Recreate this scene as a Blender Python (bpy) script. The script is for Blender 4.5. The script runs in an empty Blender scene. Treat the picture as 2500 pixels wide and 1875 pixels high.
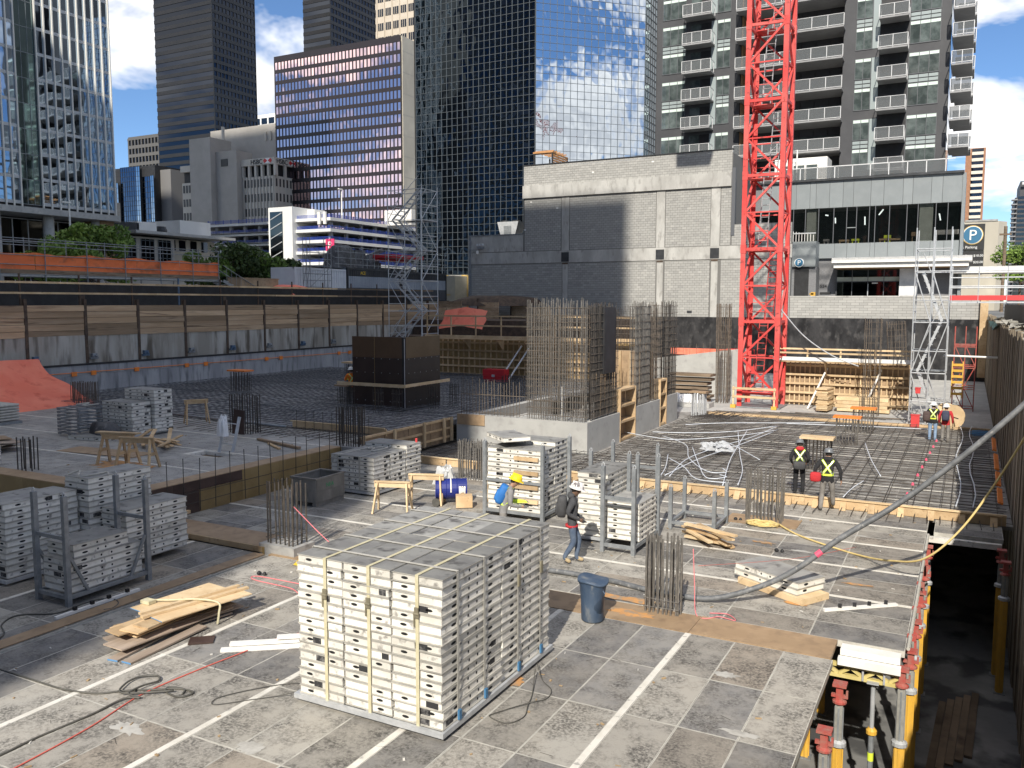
import bpy, math, random
from mathutils import Vector, Matrix
from mathutils.bvhtree import BVHTree
RNG = random.Random(11)
U = RNG.uniform
scene = bpy.context.scene
COL = scene.collection

# ------------------------------------------------------------------ camera, sky, sun, exposure
cam_d = bpy.data.cameras.new('camera')
cam_d.sensor_width = 36.0
cam_d.lens = 36.0 * 2086.0 / 2500.0
cam_d.clip_start = 0.1
cam_d.clip_end = 6000.0
cam = bpy.data.objects.new('camera', cam_d)
COL.objects.link(cam)
cam.location = (0.0, 0.0, 5.65)
cam.rotation_euler = (math.radians(90 - 5.49), math.radians(-0.09), math.radians(28.02))
scene.camera = cam

SUN_EL = 37.5
SUN_H = Vector((0.215, -0.977, 0.0)).normalized()          # horizontal direction towards the sun
SUN_DIR = (SUN_H * math.cos(math.radians(SUN_EL)) + Vector((0, 0, math.sin(math.radians(SUN_EL))))).normalized()
sun_d = bpy.data.lights.new('sun', 'SUN')
sun_d.energy = 2.9
sun_d.angle = math.radians(0.53)
sun_d.color = (1.0, 0.94, 0.84)
sun = bpy.data.objects.new('sun', sun_d)
sun.rotation_euler = (-SUN_DIR).to_track_quat('-Z', 'Y').to_euler()
sun.location = (20, -60, 80)
COL.objects.link(sun)

world = bpy.data.worlds.new('World')
scene.world = world
world.use_nodes = True
wn = world.node_tree.nodes
wl = world.node_tree.links
wn.clear()
w_out = wn.new('ShaderNodeOutputWorld')
w_bg = wn.new('ShaderNodeBackground')
w_sky = wn.new('ShaderNodeTexSky')
w_sky.sky_type = 'NISHITA'
w_sky.sun_disc = False
w_sky.sun_elevation = math.radians(SUN_EL)
w_sky.sun_rotation = math.atan2(SUN_H.x, SUN_H.y)
w_sky.altitude = 2500
w_sky.air_density = 1.0
w_sky.dust_density = 0.1
w_sky.ozone_density = 4.0
w_tc = wn.new('ShaderNodeTexCoord')
w_sep = wn.new('ShaderNodeSeparateXYZ')
wl.new(w_tc.outputs['Generated'], w_sep.inputs[0])
# cloud layer: project the view direction on a flat layer overhead, softened near the horizon
w_z = wn.new('ShaderNodeMath'); w_z.operation = 'ADD'; w_z.inputs[1].default_value = 0.30
wl.new(w_sep.outputs['Z'], w_z.inputs[0])
w_max = wn.new('ShaderNodeMath'); w_max.operation = 'MAXIMUM'; w_max.inputs[1].default_value = 0.08
wl.new(w_z.outputs[0], w_max.inputs[0])
w_dx = wn.new('ShaderNodeMath'); w_dx.operation = 'DIVIDE'
w_dy = wn.new('ShaderNodeMath'); w_dy.operation = 'DIVIDE'
wl.new(w_sep.outputs['X'], w_dx.inputs[0]); wl.new(w_max.outputs[0], w_dx.inputs[1])
wl.new(w_sep.outputs['Y'], w_dy.inputs[0]); wl.new(w_max.outputs[0], w_dy.inputs[1])
w_cmb = wn.new('ShaderNodeCombineXYZ')
wl.new(w_dx.outputs[0], w_cmb.inputs[0]); wl.new(w_dy.outputs[0], w_cmb.inputs[1])
w_map = wn.new('ShaderNodeMapping'); w_map.inputs['Location'].default_value = (18.365, 10.241, 0.0)
wl.new(w_cmb.outputs[0], w_map.inputs[0])
w_n1 = wn.new('ShaderNodeTexNoise'); w_n1.inputs['Scale'].default_value = 1.9; w_n1.inputs['Detail'].default_value = 6.0
w_n1.inputs['Roughness'].default_value = 0.56; w_n1.inputs['Distortion'].default_value = 0.35
wl.new(w_map.outputs[0], w_n1.inputs['Vector'])
w_r1 = wn.new('ShaderNodeValToRGB')
w_r1.color_ramp.elements[0].position = 0.485; w_r1.color_ramp.elements[1].position = 0.60
w_r1.color_ramp.elements[0].color = (0, 0, 0, 1); w_r1.color_ramp.elements[1].color = (1, 1, 1, 1)
wl.new(w_n1.outputs['Fac'], w_r1.inputs[0])
w_n2 = wn.new('ShaderNodeTexNoise'); w_n2.inputs['Scale'].default_value = 2.6; w_n2.inputs['Detail'].default_value = 3.0
wl.new(w_map.outputs[0], w_n2.inputs['Vector'])
w_r2 = wn.new('ShaderNodeValToRGB')
w_r2.color_ramp.elements[0].position = 0.36; w_r2.color_ramp.elements[0].color = (3.0, 3.02, 3.1, 1)
w_r2.color_ramp.elements[1].position = 0.62; w_r2.color_ramp.elements[1].color = (6.2, 6.0, 5.7, 1)
wl.new(w_n2.outputs['Fac'], w_r2.inputs[0])
w_mix = wn.new('ShaderNodeMix'); w_mix.data_type = 'RGBA'
wl.new(w_r1.outputs[0], w_mix.inputs['Factor'])
w_hs = wn.new('ShaderNodeHueSaturation'); w_hs.inputs['Saturation'].default_value = 1.06; w_hs.inputs['Value'].default_value = 0.47
wl.new(w_sky.outputs[0], w_hs.inputs['Color'])
wl.new(w_hs.outputs[0], w_mix.inputs[6])
wl.new(w_r2.outputs[0], w_mix.inputs[7])
wl.new(w_mix.outputs[2], w_bg.inputs[0])
w_bg.inputs[1].default_value = 0.15
wl.new(w_bg.outputs[0], w_out.inputs[0])

scene.view_settings.view_transform = 'Standard'
scene.view_settings.look = 'None'
scene.view_settings.exposure = 1.02
scene.view_settings.gamma = 1.0
scene.view_settings.use_curve_mapping = False

# ------------------------------------------------------------------ materials
MATS = {}
def mat(name, c, c2=None, scale=4.0, rough=0.75, metal=0.0, lo=0.42, hi=0.62, bump=0.0, bscale=None,
        rand=0.0, stretch=(1, 1, 1), detail=6.0, c3=None, scale3=14.0, lo3=0.6, hi3=0.7, spec=0.5, emit=None, transm=0.0, alpha=1.0, rwarp=0.0):
    """procedural material: two or three colours mixed by object-space noise, per-object value shift, optional fine relief"""
    if name in MATS:
        return MATS[name]
    m = bpy.data.materials.new(name); m.use_nodes = True
    n = m.node_tree.nodes; l = m.node_tree.links
    b = n['Principled BSDF']
    b.inputs['Roughness'].default_value = rough
    b.inputs['Metallic'].default_value = metal
    b.inputs['Specular IOR Level'].default_value = spec
    if transm: b.inputs['Transmission Weight'].default_value = transm
    if alpha < 1: b.inputs['Alpha'].default_value = alpha
    if emit:
        b.inputs['Emission Color'].default_value = (*emit[0], 1); b.inputs['Emission Strength'].default_value = emit[1]
    tc = n.new('ShaderNodeTexCoord'); oi = n.new('ShaderNodeObjectInfo')
    mul = n.new('ShaderNodeMath'); mul.operation = 'MULTIPLY'; mul.inputs[1].default_value = 61.0
    l.new(oi.outputs['Random'], mul.inputs[0])
    add = n.new('ShaderNodeVectorMath'); add.operation = 'ADD'
    l.new(tc.outputs['Object'], add.inputs[0]); l.new(mul.outputs[0], add.inputs[1])
    mp = n.new('ShaderNodeMapping'); mp.inputs['Scale'].default_value = stretch
    l.new(add.outputs[0], mp.inputs[0])
    col = None
    if c2 is not None:
        nz = n.new('ShaderNodeTexNoise'); nz.inputs['Scale'].default_value = scale; nz.inputs['Detail'].default_value = detail
        nz.inputs['Roughness'].default_value = 0.62
        l.new(mp.outputs[0], nz.inputs['Vector'])
        rp = n.new('ShaderNodeValToRGB')
        rp.color_ramp.elements[0].position = lo; rp.color_ramp.elements[0].color = (*c, 1)
        rp.color_ramp.elements[1].position = hi; rp.color_ramp.elements[1].color = (*c2, 1)
        l.new(nz.outputs['Fac'], rp.inputs[0]); col = rp.outputs[0]
        if c3 is not None:
            nz3 = n.new('ShaderNodeTexNoise'); nz3.inputs['Scale'].default_value = scale3; nz3.inputs['Detail'].default_value = 5
            l.new(mp.outputs[0], nz3.inputs['Vector'])
            rp3 = n.new('ShaderNodeValToRGB'); rp3.color_ramp.elements[0].position = lo3; rp3.color_ramp.elements[1].position = hi3
            rp3.color_ramp.elements[0].color = (0, 0, 0, 1); rp3.color_ramp.elements[1].color = (1, 1, 1, 1)
            l.new(nz3.outputs['Fac'], rp3.inputs[0])
            mx = n.new('ShaderNodeMix'); mx.data_type = 'RGBA'
            l.new(rp3.outputs[0], mx.inputs['Factor']); l.new(col, mx.inputs[6]); mx.inputs[7].default_value = (*c3, 1)
            col = mx.outputs[2]
    if rand:
        hs = n.new('ShaderNodeHueSaturation')
        mr = n.new('ShaderNodeMapRange'); mr.inputs['To Min'].default_value = 1 - rand; mr.inputs['To Max'].default_value = 1 + rand
        l.new(oi.outputs['Random'], mr.inputs['Value']); l.new(mr.outputs[0], hs.inputs['Value'])
        if col is None: hs.inputs['Color'].default_value = (*c, 1)
        else: l.new(col, hs.inputs['Color'])
        col = hs.outputs[0]
    if col is None: b.inputs['Base Color'].default_value = (*c, 1)
    else: l.new(col, b.inputs['Base Color'])
    if bump:
        nb = n.new('ShaderNodeTexNoise'); nb.inputs['Scale'].default_value = bscale or scale * 4; nb.inputs['Detail'].default_value = 4
        l.new(mp.outputs[0], nb.inputs['Vector'])
        bp = n.new('ShaderNodeBump'); bp.inputs['Strength'].default_value = bump; bp.inputs['Distance'].default_value = 0.02
        l.new(nb.outputs['Fac'], bp.inputs['Height']); l.new(bp.outputs[0], b.inputs['Normal'])
    MATS[name] = m
    return m

def deck_mat(name, cols, dark, scale=3.0, sx=1.0, sy=1.0):
    """worn ply face of a deck panel: each panel its own tone, with dark cement stains and scratches"""
    m = bpy.data.materials.new(name); m.use_nodes = True
    n = m.node_tree.nodes; l = m.node_tree.links; b = n['Principled BSDF']
    tc = n.new('ShaderNodeTexCoord'); oi = n.new('ShaderNodeObjectInfo')
    mul = n.new('ShaderNodeMath'); mul.operation = 'MULTIPLY'; mul.inputs[1].default_value = 83.0
    l.new(oi.outputs['Random'], mul.inputs[0])
    add = n.new('ShaderNodeVectorMath'); add.operation = 'ADD'
    l.new(tc.outputs['Object'], add.inputs[0]); l.new(mul.outputs[0], add.inputs[1])
    mp = n.new('ShaderNodeMapping'); mp.inputs['Scale'].default_value = (sx, sy, 1)
    l.new(add.outputs[0], mp.inputs[0])
    rp = n.new('ShaderNodeValToRGB'); rp.color_ramp.interpolation = 'CONSTANT'
    e = rp.color_ramp.elements
    while len(e) < len(cols): e.new(0.5)
    for i, c in enumerate(cols):
        e[i].position = i / len(cols); e[i].color = (*c, 1)
    l.new(oi.outputs['Random'], rp.inputs[0])
    def noise(s, lo, hi, d=8, vec=None, dist=0.0):
        z = n.new('ShaderNodeTexNoise'); z.inputs['Scale'].default_value = s; z.inputs['Detail'].default_value = d
        z.inputs['Roughness'].default_value = 0.68; z.inputs['Distortion'].default_value = dist
        l.new(vec or mp.outputs[0], z.inputs['Vector'])
        r = n.new('ShaderNodeValToRGB'); r.color_ramp.elements[0].position = lo; r.color_ramp.elements[1].position = hi
        r.color_ramp.elements[0].color = (0, 0, 0, 1); r.color_ramp.elements[1].color = (1, 1, 1, 1)
        l.new(z.outputs['Fac'], r.inputs[0]); return r.outputs[0]
    def mixc(fac, a, bcol, mode='MIX', amt=1.0):
        x = n.new('ShaderNodeMix'); x.data_type = 'RGBA'; x.blend_type = mode
        if amt < 1:
            mm = n.new('ShaderNodeMath'); mm.operation = 'MULTIPLY'; mm.inputs[1].default_value = amt
            l.new(fac, mm.inputs[0]); fac = mm.outputs[0]
        l.new(fac, x.inputs['Factor']); l.new(a, x.inputs[6])
        if isinstance(bcol, tuple): x.inputs[7].default_value = (*bcol, 1)
        else: l.new(bcol, x.inputs[7])
        return x.outputs[2]
    c = rp.outputs[0]
    c = mixc(noise(scale * 0.8, 0.30, 0.70), c, (0.42, 0.39, 0.335), amt=0.45)
    patch = noise(scale * 0.75, 0.40, 0.60); speck = noise(scale * 8, 0.40, 0.58)
    pm_ = n.new('ShaderNodeMath'); pm_.operation = 'MULTIPLY'; l.new(patch, pm_.inputs[0]); l.new(speck, pm_.inputs[1])
    c = mixc(pm_.outputs[0], c, dark, amt=0.85)
    c = mixc(noise(scale * 22, 0.55, 0.75), c, dark, amt=0.35)
    mp2 = n.new('ShaderNodeMapping'); mp2.inputs['Scale'].default_value = (sx * 1.0, sy * 3.2, 1); mp2.inputs['Rotation'].default_value = (0, 0, 0.12)
    l.new(add.outputs[0], mp2.inputs[0])
    c = mixc(noise(scale * 5, 0.58, 0.74, vec=mp2.outputs[0]), c, dark, amt=0.5)
    c = mixc(noise(scale * 12, 0.66, 0.74), c, (0.52, 0.50, 0.46), amt=0.55)
    ge = n.new('ShaderNodeNewGeometry')                 # dust and boot traffic that runs on across the joints
    c = mixc(noise(0.55, 0.48, 0.68, d=6, vec=ge.outputs['Position']), c, (0.40, 0.355, 0.29), amt=0.28)
    c = mixc(noise(1.7, 0.60, 0.72, d=7, vec=ge.outputs['Position'], dist=0.6), c, dark, amt=0.4)
    l.new(c, b.inputs['Base Color'])
    b.inputs['Roughness'].default_value = 0.62
    b.inputs['Specular IOR Level'].default_value = 0.35
    MATS[name] = m
    return m

def sheet_deck_mat(name, px, py, ox, oy, base, base2, joint):
    """far deck seen under the steel: panel joints drawn by a brick pattern, worn tone per panel"""
    m = bpy.data.materials.new(name); m.use_nodes = True
    n = m.node_tree.nodes; l = m.node_tree.links; b = n['Principled BSDF']
    tc = n.new('ShaderNodeTexCoord'); mp = n.new('ShaderNodeMapping'); mp.inputs['Location'].default_value = (ox, oy, 0)
    l.new(tc.outputs['Object'], mp.inputs[0])
    br = n.new('ShaderNodeTexBrick'); br.offset = 0.0; br.inputs['Brick Width'].default_value = px; br.inputs['Row Height'].default_value = py
    br.inputs['Mortar Size'].default_value = 0.008; br.inputs['Scale'].default_value = 1.0
    br.inputs['Color1'].default_value = (*base, 1); br.inputs['Color2'].default_value = (*base2, 1); br.inputs['Mortar'].default_value = (*joint, 1)
    l.new(mp.outputs[0], br.inputs['Vector'])
    nz = n.new('ShaderNodeTexNoise'); nz.inputs['Scale'].default_value = 2.3; nz.inputs['Detail'].default_value = 9
    l.new(tc.outputs['Object'], nz.inputs['Vector'])
    r = n.new('ShaderNodeValToRGB'); r.color_ramp.elements[0].position = .42; r.color_ramp.elements[1].position = .68
    r.color_ramp.elements[0].color = (1, 1, 1, 1); r.color_ramp.elements[1].color = (.42, .40, .38, 1)
    l.new(nz.outputs['Fac'], r.inputs[0])
    x = n.new('ShaderNodeMix'); x.data_type = 'RGBA'; x.blend_type = 'MULTIPLY'; x.inputs['Factor'].default_value = 1
    l.new(br.outputs['Color'], x.inputs[6]); l.new(r.outputs[0], x.inputs[7]); l.new(x.outputs[2], b.inputs['Base Color'])
    b.inputs['Roughness'].default_value = .7
    MATS[name] = m
    return m

def glass_mat(name, tint, rough=0.03, wav=0.0, wscale=0.4, base=(0.01, 0.012, 0.015), refl=0.8, wy=1.0):
    """coated facade glass: dark body with a tinted mirror coat and slight pane distortion"""
    m = bpy.data.materials.new(name); m.use_nodes = True
    n = m.node_tree.nodes; l = m.node_tree.links; b = n['Principled BSDF']
    b.inputs['Base Color'].default_value = (*[c * refl for c in tint], 1); b.inputs['Metallic'].default_value = 1.0
    b.inputs['Roughness'].default_value = rough
    if wav:
        tc = n.new('ShaderNodeTexCoord'); oi = n.new('ShaderNodeObjectInfo')
        mul = n.new('ShaderNodeMath'); mul.operation = 'MULTIPLY'; mul.inputs[1].default_value = 37.0
        l.new(oi.outputs['Random'], mul.inputs[0])
        add = n.new('ShaderNodeVectorMath'); add.operation = 'ADD'
        l.new(tc.outputs['Object'], add.inputs[0]); l.new(mul.outputs[0], add.inputs[1])
        mp = n.new('ShaderNodeMapping'); mp.inputs['Scale'].default_value = (1, 1, wy); l.new(add.outputs[0], mp.inputs[0])
        nz = n.new('ShaderNodeTexNoise'); nz.inputs['Scale'].default_value = wscale; nz.inputs['Detail'].default_value = 1
        l.new(mp.outputs[0], nz.inputs['Vector'])
        bp = n.new('ShaderNodeBump'); bp.inputs['Strength'].default_value = 1.0; bp.inputs['Distance'].default_value = wav
        l.new(nz.outputs['Fac'], bp.inputs['Height']); l.new(bp.outputs[0], b.inputs['Normal'])
    MATS[name] = m
    return m

# ------------------------------------------------------------------ mesh building
class MB:
    """collects shapes; build() links them as ONE mesh object"""
    def __init__(s): s.v = []; s.f = []; s.mi = []; s.cur = 0
    def add(s, vs, fs):
        o = len(s.v); s.v.extend([tuple(p) for p in vs])
        for f in fs: s.f.append(tuple(i + o for i in f)); s.mi.append(s.cur)
        return s
    def box(s, x0, y0, z0, x1, y1, z1):
        vs = [(x0,y0,z0),(x1,y0,z0),(x1,y1,z0),(x0,y1,z0),(x0,y0,z1),(x1,y0,z1),(x1,y1,z1),(x0,y1,z1)]
        return s.add(vs, [(0,3,2,1),(4,5,6,7),(0,1,5,4),(1,2,6,5),(2,3,7,6),(3,0,4,7)])
    def bar(s, p, q, w, t, up=(0, 0, 1)):
        p = Vector(p); q = Vector(q); d = (q - p).normalized(); u = Vector(up)
        if abs(d.dot(u)) > .98: u = Vector((1, 0, 0)) if abs(d.x) < .9 else Vector((0, 1, 0))
        a = d.cross(u).normalized() * (w / 2); b = a.cross(d).normalized() * (t / 2)
        vs = [p-a-b, p+a-b, p+a+b, p-a+b, q-a-b, q+a-b, q+a+b, q-a+b]
        return s.add(vs, [(0,1,2,3),(7,6,5,4),(0,4,5,1),(1,5,6,2),(2,6,7,3),(3,7,4,0)])
    def tube(s, p, q, r, n=6, r2=None, caps=True):
        p = Vector(p); q = Vector(q); d = (q - p)
        if d.length < 1e-6: return s
        d.normalize(); u = Vector((0, 0, 1)) if abs(d.z) < .95 else Vector((1, 0, 0))
        a = d.cross(u).normalized(); b = d.cross(a); r2 = r if r2 is None else r2
        vs = []
        for k in range(n):
            t = 2 * math.pi * k / n; w = a * math.cos(t) + b * math.sin(t); vs.append(p + w * r); vs.append(q + w * r2)
        fs = [(2*k, 2*((k+1) % n), 2*((k+1) % n)+1, 2*k+1) for k in range(n)]
        if caps: fs += [tuple(2*k for k in range(n))[::-1], tuple(2*k+1 for k in range(n))]
        return s.add(vs, fs)
    def path(s, pts, r, n=6):
        pts = [Vector(p) for p in pts]; m = len(pts); vs = []; prev = None
        for i, p in enumerate(pts):
            d = (pts[min(i+1, m-1)] - pts[max(i-1, 0)]).normalized()
            if prev is None:
                u = Vector((0, 0, 1)) if abs(d.z) < .95 else Vector((1, 0, 0)); a = d.cross(u).normalized()
            else:
                a = (prev - d * prev.dot(d)).normalized()
            prev = a; b = d.cross(a); rr = r[i] if isinstance(r, (list, tuple)) else r
            for k in range(n):
                t = 2 * math.pi * k / n; vs.append(p + (a * math.cos(t) + b * math.sin(t)) * rr)
        fs = [(i*n+k, i*n+(k+1) % n, (i+1)*n+(k+1) % n, (i+1)*n+k) for i in range(m-1) for k in range(n)]
        fs += [tuple(range(n))[::-1], tuple(range((m-1)*n, m*n))]
        return s.add(vs, fs)
    def lathe(s, prof, n=16, o=(0, 0, 0), ax='z', sx=1.0, sy=1.0):
        vs = []
        for r, h in prof:
            for k in range(n):
                t = 2 * math.pi * k / n; c, sn = r*math.cos(t)*sx, r*math.sin(t)*sy
                p = (c, sn, h) if ax == 'z' else ((h, c, sn) if ax == 'x' else (c, h, sn))
                vs.append((p[0]+o[0], p[1]+o[1], p[2]+o[2]))
        m = len(prof)
        fs = [(i*n+k, i*n+(k+1) % n, (i+1)*n+(k+1) % n, (i+1)*n+k) for i in range(m-1) for k in range(n)]
        fs += [tuple(range(n))[::-1], tuple(range((m-1)*n, m*n))]
        return s.add(vs, fs)
    def prism(s, poly, z0, z1):
        n = len(poly); vs = [(x, y, z0) for x, y in poly] + [(x, y, z1) for x, y in poly]
        return s.add(vs, [tuple(range(n))[::-1], tuple(range(n, 2*n))] + [(k, (k+1) % n, (k+1) % n+n, k+n) for k in range(n)])
    def extr(s, poly3, d):
        n = len(poly3); d = Vector(d); vs = [Vector(p) for p in poly3] + [Vector(p) + d for p in poly3]
        return s.add(vs, [tuple(range(n))[::-1], tuple(range(n, 2*n))] + [(k, (k+1) % n, (k+1) % n+n, k+n) for k in range(n)])
    def quad(s, a, b, c, d): return s.add([a, b, c, d], [(0, 1, 2, 3)])
    def mesh(s, name, mats, smooth=False):
        me = bpy.data.meshes.new(name); me.from_pydata(s.v, [], s.f)
        for m in (mats if isinstance(mats, (list, tuple)) else [mats]): me.materials.append(m)
        if any(s.mi): me.polygons.foreach_set('material_index', s.mi)
        if smooth: me.polygons.foreach_set('use_smooth', [True] * len(me.polygons))
        me.update(); return me
    def build(s, name, mats, parent=None, loc=(0, 0, 0), rz=0.0, smooth=False):
        return place(s.mesh(name, mats, smooth), name, parent, loc, rz)

def place(me, name, parent=None, loc=(0, 0, 0), rz=0.0, rot=None, scale=None):
    o = bpy.data.objects.new(name, me); COL.objects.link(o)
    o.location = loc; o.rotation_euler = rot if rot else (0, 0, rz)
    if scale: o.scale = scale
    if parent is not None: o.parent = parent
    return o
def tag(o, label, cat, group=None):
    o['label'] = label; o['category'] = cat
    if group: o['group'] = group
    return o
def thing(name, label, cat, loc=(0, 0, 0), rz=0.0, group=None):
    o = bpy.data.objects.new(name, None); COL.objects.link(o); o.empty_display_size = .2
    o.location = loc; o.rotation_euler = (0, 0, rz)
    return tag(o, label, cat, group)
def struct(o): o['kind'] = 'structure'; return o
def stuff(o): o['kind'] = 'stuff'; return o
def copy_tree(o, parent=None):
    c = o.copy(); COL.objects.link(c); c.parent = parent
    for ch in list(o.children): copy_tree(ch, c)
    return c
def spline(pts, k=6):
    """Catmull-Rom through pts"""
    P = [Vector(p) for p in pts]; out = []
    for i in range(len(P) - 1):
        p0 = P[max(i-1, 0)]; p1 = P[i]; p2 = P[i+1]; p3 = P[min(i+2, len(P)-1)]
        for j in range(k):
            t = j / k
            out.append(0.5 * ((2*p1) + (p2-p0)*t + (2*p0-5*p1+4*p2-p3)*t*t + (3*p1-p0-3*p2+p3)*t**3))
    out.append(P[-1]); return out
def text_mesh(txt, size, depth=0.02, m=None, align='LEFT'):
    cu = bpy.data.curves.new('lettering', 'FONT'); cu.body = txt; cu.size = size; cu.extrude = depth; cu.align_x = align
    ob = bpy.data.objects.new('lettering', cu); COL.objects.link(ob)
    dg = bpy.context.evaluated_depsgraph_get()
    me = bpy.data.meshes.new_from_object(ob.evaluated_get(dg))
    bpy.data.objects.remove(ob); bpy.data.curves.remove(cu)
    me.materials.clear()
    if m: me.materials.append(m)
    return me
FACE_S = (math.pi/2, 0, 0)                 # lettering that faces -Y
FACE_E = (math.pi/2, 0, math.pi/2)         # lettering that faces +X

# common materials
def std():
    mat('concrete', (.30,.295,.28), (.40,.39,.37), 1.2, .85, c3=(.22,.21,.2), scale3=5, lo3=.55, hi3=.75, bump=.15, bscale=30)
    mat('concrete_light', (.40,.395,.375), (.50,.49,.46), .8, .85, c3=(.32,.31,.29), scale3=4, lo3=.55, hi3=.75, bump=.1, bscale=25)
    mat('concrete_old', (.20,.185,.16), (.33,.315,.29), .9, .9, c3=(.10,.09,.075), scale3=2.5, lo3=.5, hi3=.68, bump=.3, bscale=18, stretch=(1,1,.35))
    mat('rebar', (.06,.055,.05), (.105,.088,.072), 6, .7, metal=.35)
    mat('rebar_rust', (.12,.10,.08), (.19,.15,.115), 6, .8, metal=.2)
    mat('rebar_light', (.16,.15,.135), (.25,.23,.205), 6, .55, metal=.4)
    mat('lumber', (.48,.33,.18), (.60,.44,.26), 1.4, .8, stretch=(1,1,1), c3=(.36,.23,.12), scale3=9, lo3=.58, hi3=.75, rand=.22)
    mat('lumber_fresh', (.58,.42,.24), (.68,.52,.32), 2, .75, rand=.15, c3=(.45,.30,.16), scale3=10, lo3=.6, hi3=.75)
    mat('lumber_old', (.16,.115,.075), (.25,.185,.125), 2.2, .9, stretch=(.25,.25,2), c3=(.07,.05,.035), scale3=5, lo3=.55, hi3=.7, rand=.25, bump=.3)
    mat('ply', (.32,.22,.13), (.38,.265,.16), 1.5, .6, rand=.1, c3=(.24,.165,.10), scale3=5, lo3=.5, hi3=.75)
    mat('ply_dark', (.045,.025,.02), (.075,.045,.035), 1.5, .5, rand=.15)
    mat('ply_ochre', (.27,.18,.07), (.34,.235,.10), 1.4, .5, rand=.15)
    mat('white_panel', (.78,.755,.69), (.66,.63,.56), 2.6, .5, c3=(.34,.32,.29), scale3=8, lo3=.58, hi3=.70, rand=.16)
    mat('panel_lip', (.47,.45,.40), (.33,.315,.28), 4, .55, rand=.18)
    mat('hole', (.012,.012,.012), rough=.9)
    mat('white_paint', (.82,.80,.76), (.74,.72,.67), 3, .5)
    mat('galv', (.46,.475,.485), (.56,.57,.58), 5, .45, metal=.3)
    mat('galv_dark', (.22,.235,.245), (.30,.315,.325), 5, .5, metal=.3)
    mat('red_crane', (.60,.04,.036), (.66,.11,.095), .30, .6, c3=(.22,.035,.03), scale3=5, lo3=.57, hi3=.74, lo=.36, hi=.62)
    mat('red_head', (.40,.075,.06), (.34,.14,.11), 8, .55)
    mat('yellow_prop', (.66,.38,.05), (.56,.33,.06), 3, .45, rand=.1)
    mat('orange_tarp', (.86,.20,.12), (.92,.26,.16), .7, .6, bump=.35, bscale=3, c3=(.62,.095,.05), scale3=2.0, lo3=.55, hi3=.8)
    mat('orange', (.85,.24,.03), (.72,.2,.04), 3, .6)
    mat('black', (.012,.012,.013), (.022,.022,.024), 2, .6)
    mat('dark_metal', (.04,.042,.046), (.06,.062,.066), 2, .45, metal=.3)
    mat('strap', (.52,.47,.30), (.60,.55,.38), 6, .7)
    mat('strap_grey', (.42,.40,.35), (.5,.48,.43), 6, .7)
    mat('conduit', (.62,.66,.72), (.72,.75,.80), 4, .45)
    mat('green_leaf', (.11,.18,.03), (.16,.25,.05), .8, .6, rand=.2)
    mat('bark', (.10,.07,.05), (.15,.11,.08), 5, .9)
    mat('white_bag', (.74,.74,.74), (.84,.84,.84), 3, .45, bump=.4, bscale=8)
std()
# ================================================================== THE SETTING
mat('street', (.16,.16,.158), (.22,.218,.21), .15, .9)
g = MB(); B = 4000
GZ = 4.6
PX0, PX1, PY0, PY1 = -43.0, 1.62, -4.0, 70.6
for (x0, x1, y0, y1) in ((-B, B, -B, PY0), (-B, B, PY1, B), (-B, PX0, PY0, PY1), (PX1, B, PY0, PY1)):
    g.quad((x0, y0, GZ), (x1, y0, GZ), (x1, y1, GZ), (x0, y1, GZ))
struct(g.build('ground', MATS['street']))
FZ = -3.1
fl = MB().box(PX0, PY0, FZ - .4, PX1 + .3, PY1, FZ)
mat('slab_patchy', (.17,.17,.165), (.27,.265,.25), .5, .8, c3=(.07,.07,.07), scale3=.9, lo3=.5, hi3=.6)  # grey slab tones with random darker patches
struct(fl.build('lower_slab', MATS['slab_patchy']))
fs = MB().box(-40.0, 42.9, -.35, 1.25, 69.85, -.012)
struct(fs.build('far_slab', MATS['concrete_light']))
nw = MB().box(PX0, PY0 - .3, FZ, PX1, PY0, GZ)
struct(nw.build('near_pit_wall', MATS['concrete_old']))

# ------------------------------------------------------------------ formwork decks
FACE = deck_mat('deck_face', [(.27,.255,.23), (.40,.38,.34), (.185,.18,.175), (.31,.265,.215), (.42,.395,.35), (.225,.22,.215), (.34,.32,.285), (.15,.148,.15), (.36,.34,.30), (.24,.215,.185)], (.045,.042,.038))
FACE_L = deck_mat('deck_face_upper', [(.38,.375,.36), (.32,.315,.305), (.42,.41,.39), (.36,.35,.33)], (.12,.12,.115))  # same panels in lighter tones, raised to lift the shade on this deck
mat('deck_rim', (.56,.54,.48), (.38,.36,.32), 4, .6)
def deck_panel_mesh(name, w, d, face, t=.11, rim=.011):
    m = MB(); a, b = w/2, d/2
    m.cur = 1; m.box(-a, -b, -t, a, b, -.001)
    m.cur = 1
    for (x0, x1, y0, y1) in ((-a, a, -b, -b+rim), (-a, a, b-rim, b), (-a, -a+rim, -b+rim, b-rim), (a-rim, a, -b+rim, b-rim)):
        m.quad((x0, y0, .0015), (x1, y0, .0015), (x1, y1, .0015), (x0, y1, .0015))
    m.cur = 0; m.quad((-a+rim, -b+rim, 0), (a-rim, -b+rim, 0), (a-rim, b-rim, 0), (-a+rim, b-rim, 0))
    return m.mesh(name, [face, MATS['deck_rim']])
def strip_mesh(name, lx, ly):
    return MB().box(-lx/2, -ly/2, -.1, lx/2, ly/2, .006).mesh(name, MATS['white_strip'])
mat('white_strip', (.74,.71,.64), (.62,.59,.52), 2.5, .55, c3=(.38,.36,.33), scale3=9, lo3=.62, hi3=.72)
front_deck = struct(thing('front_formwork_deck', '', ''))
for k in ('label', 'category'): del front_deck[k]
PW, PD, X0 = .797, 1.615, -3.98
pm = deck_panel_mesh('deck_panel', PW - .004, PD - .004, FACE)
pmw = deck_panel_mesh('deck_panel_beside_strip', PW - .052, PD - .004, FACE)
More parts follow.
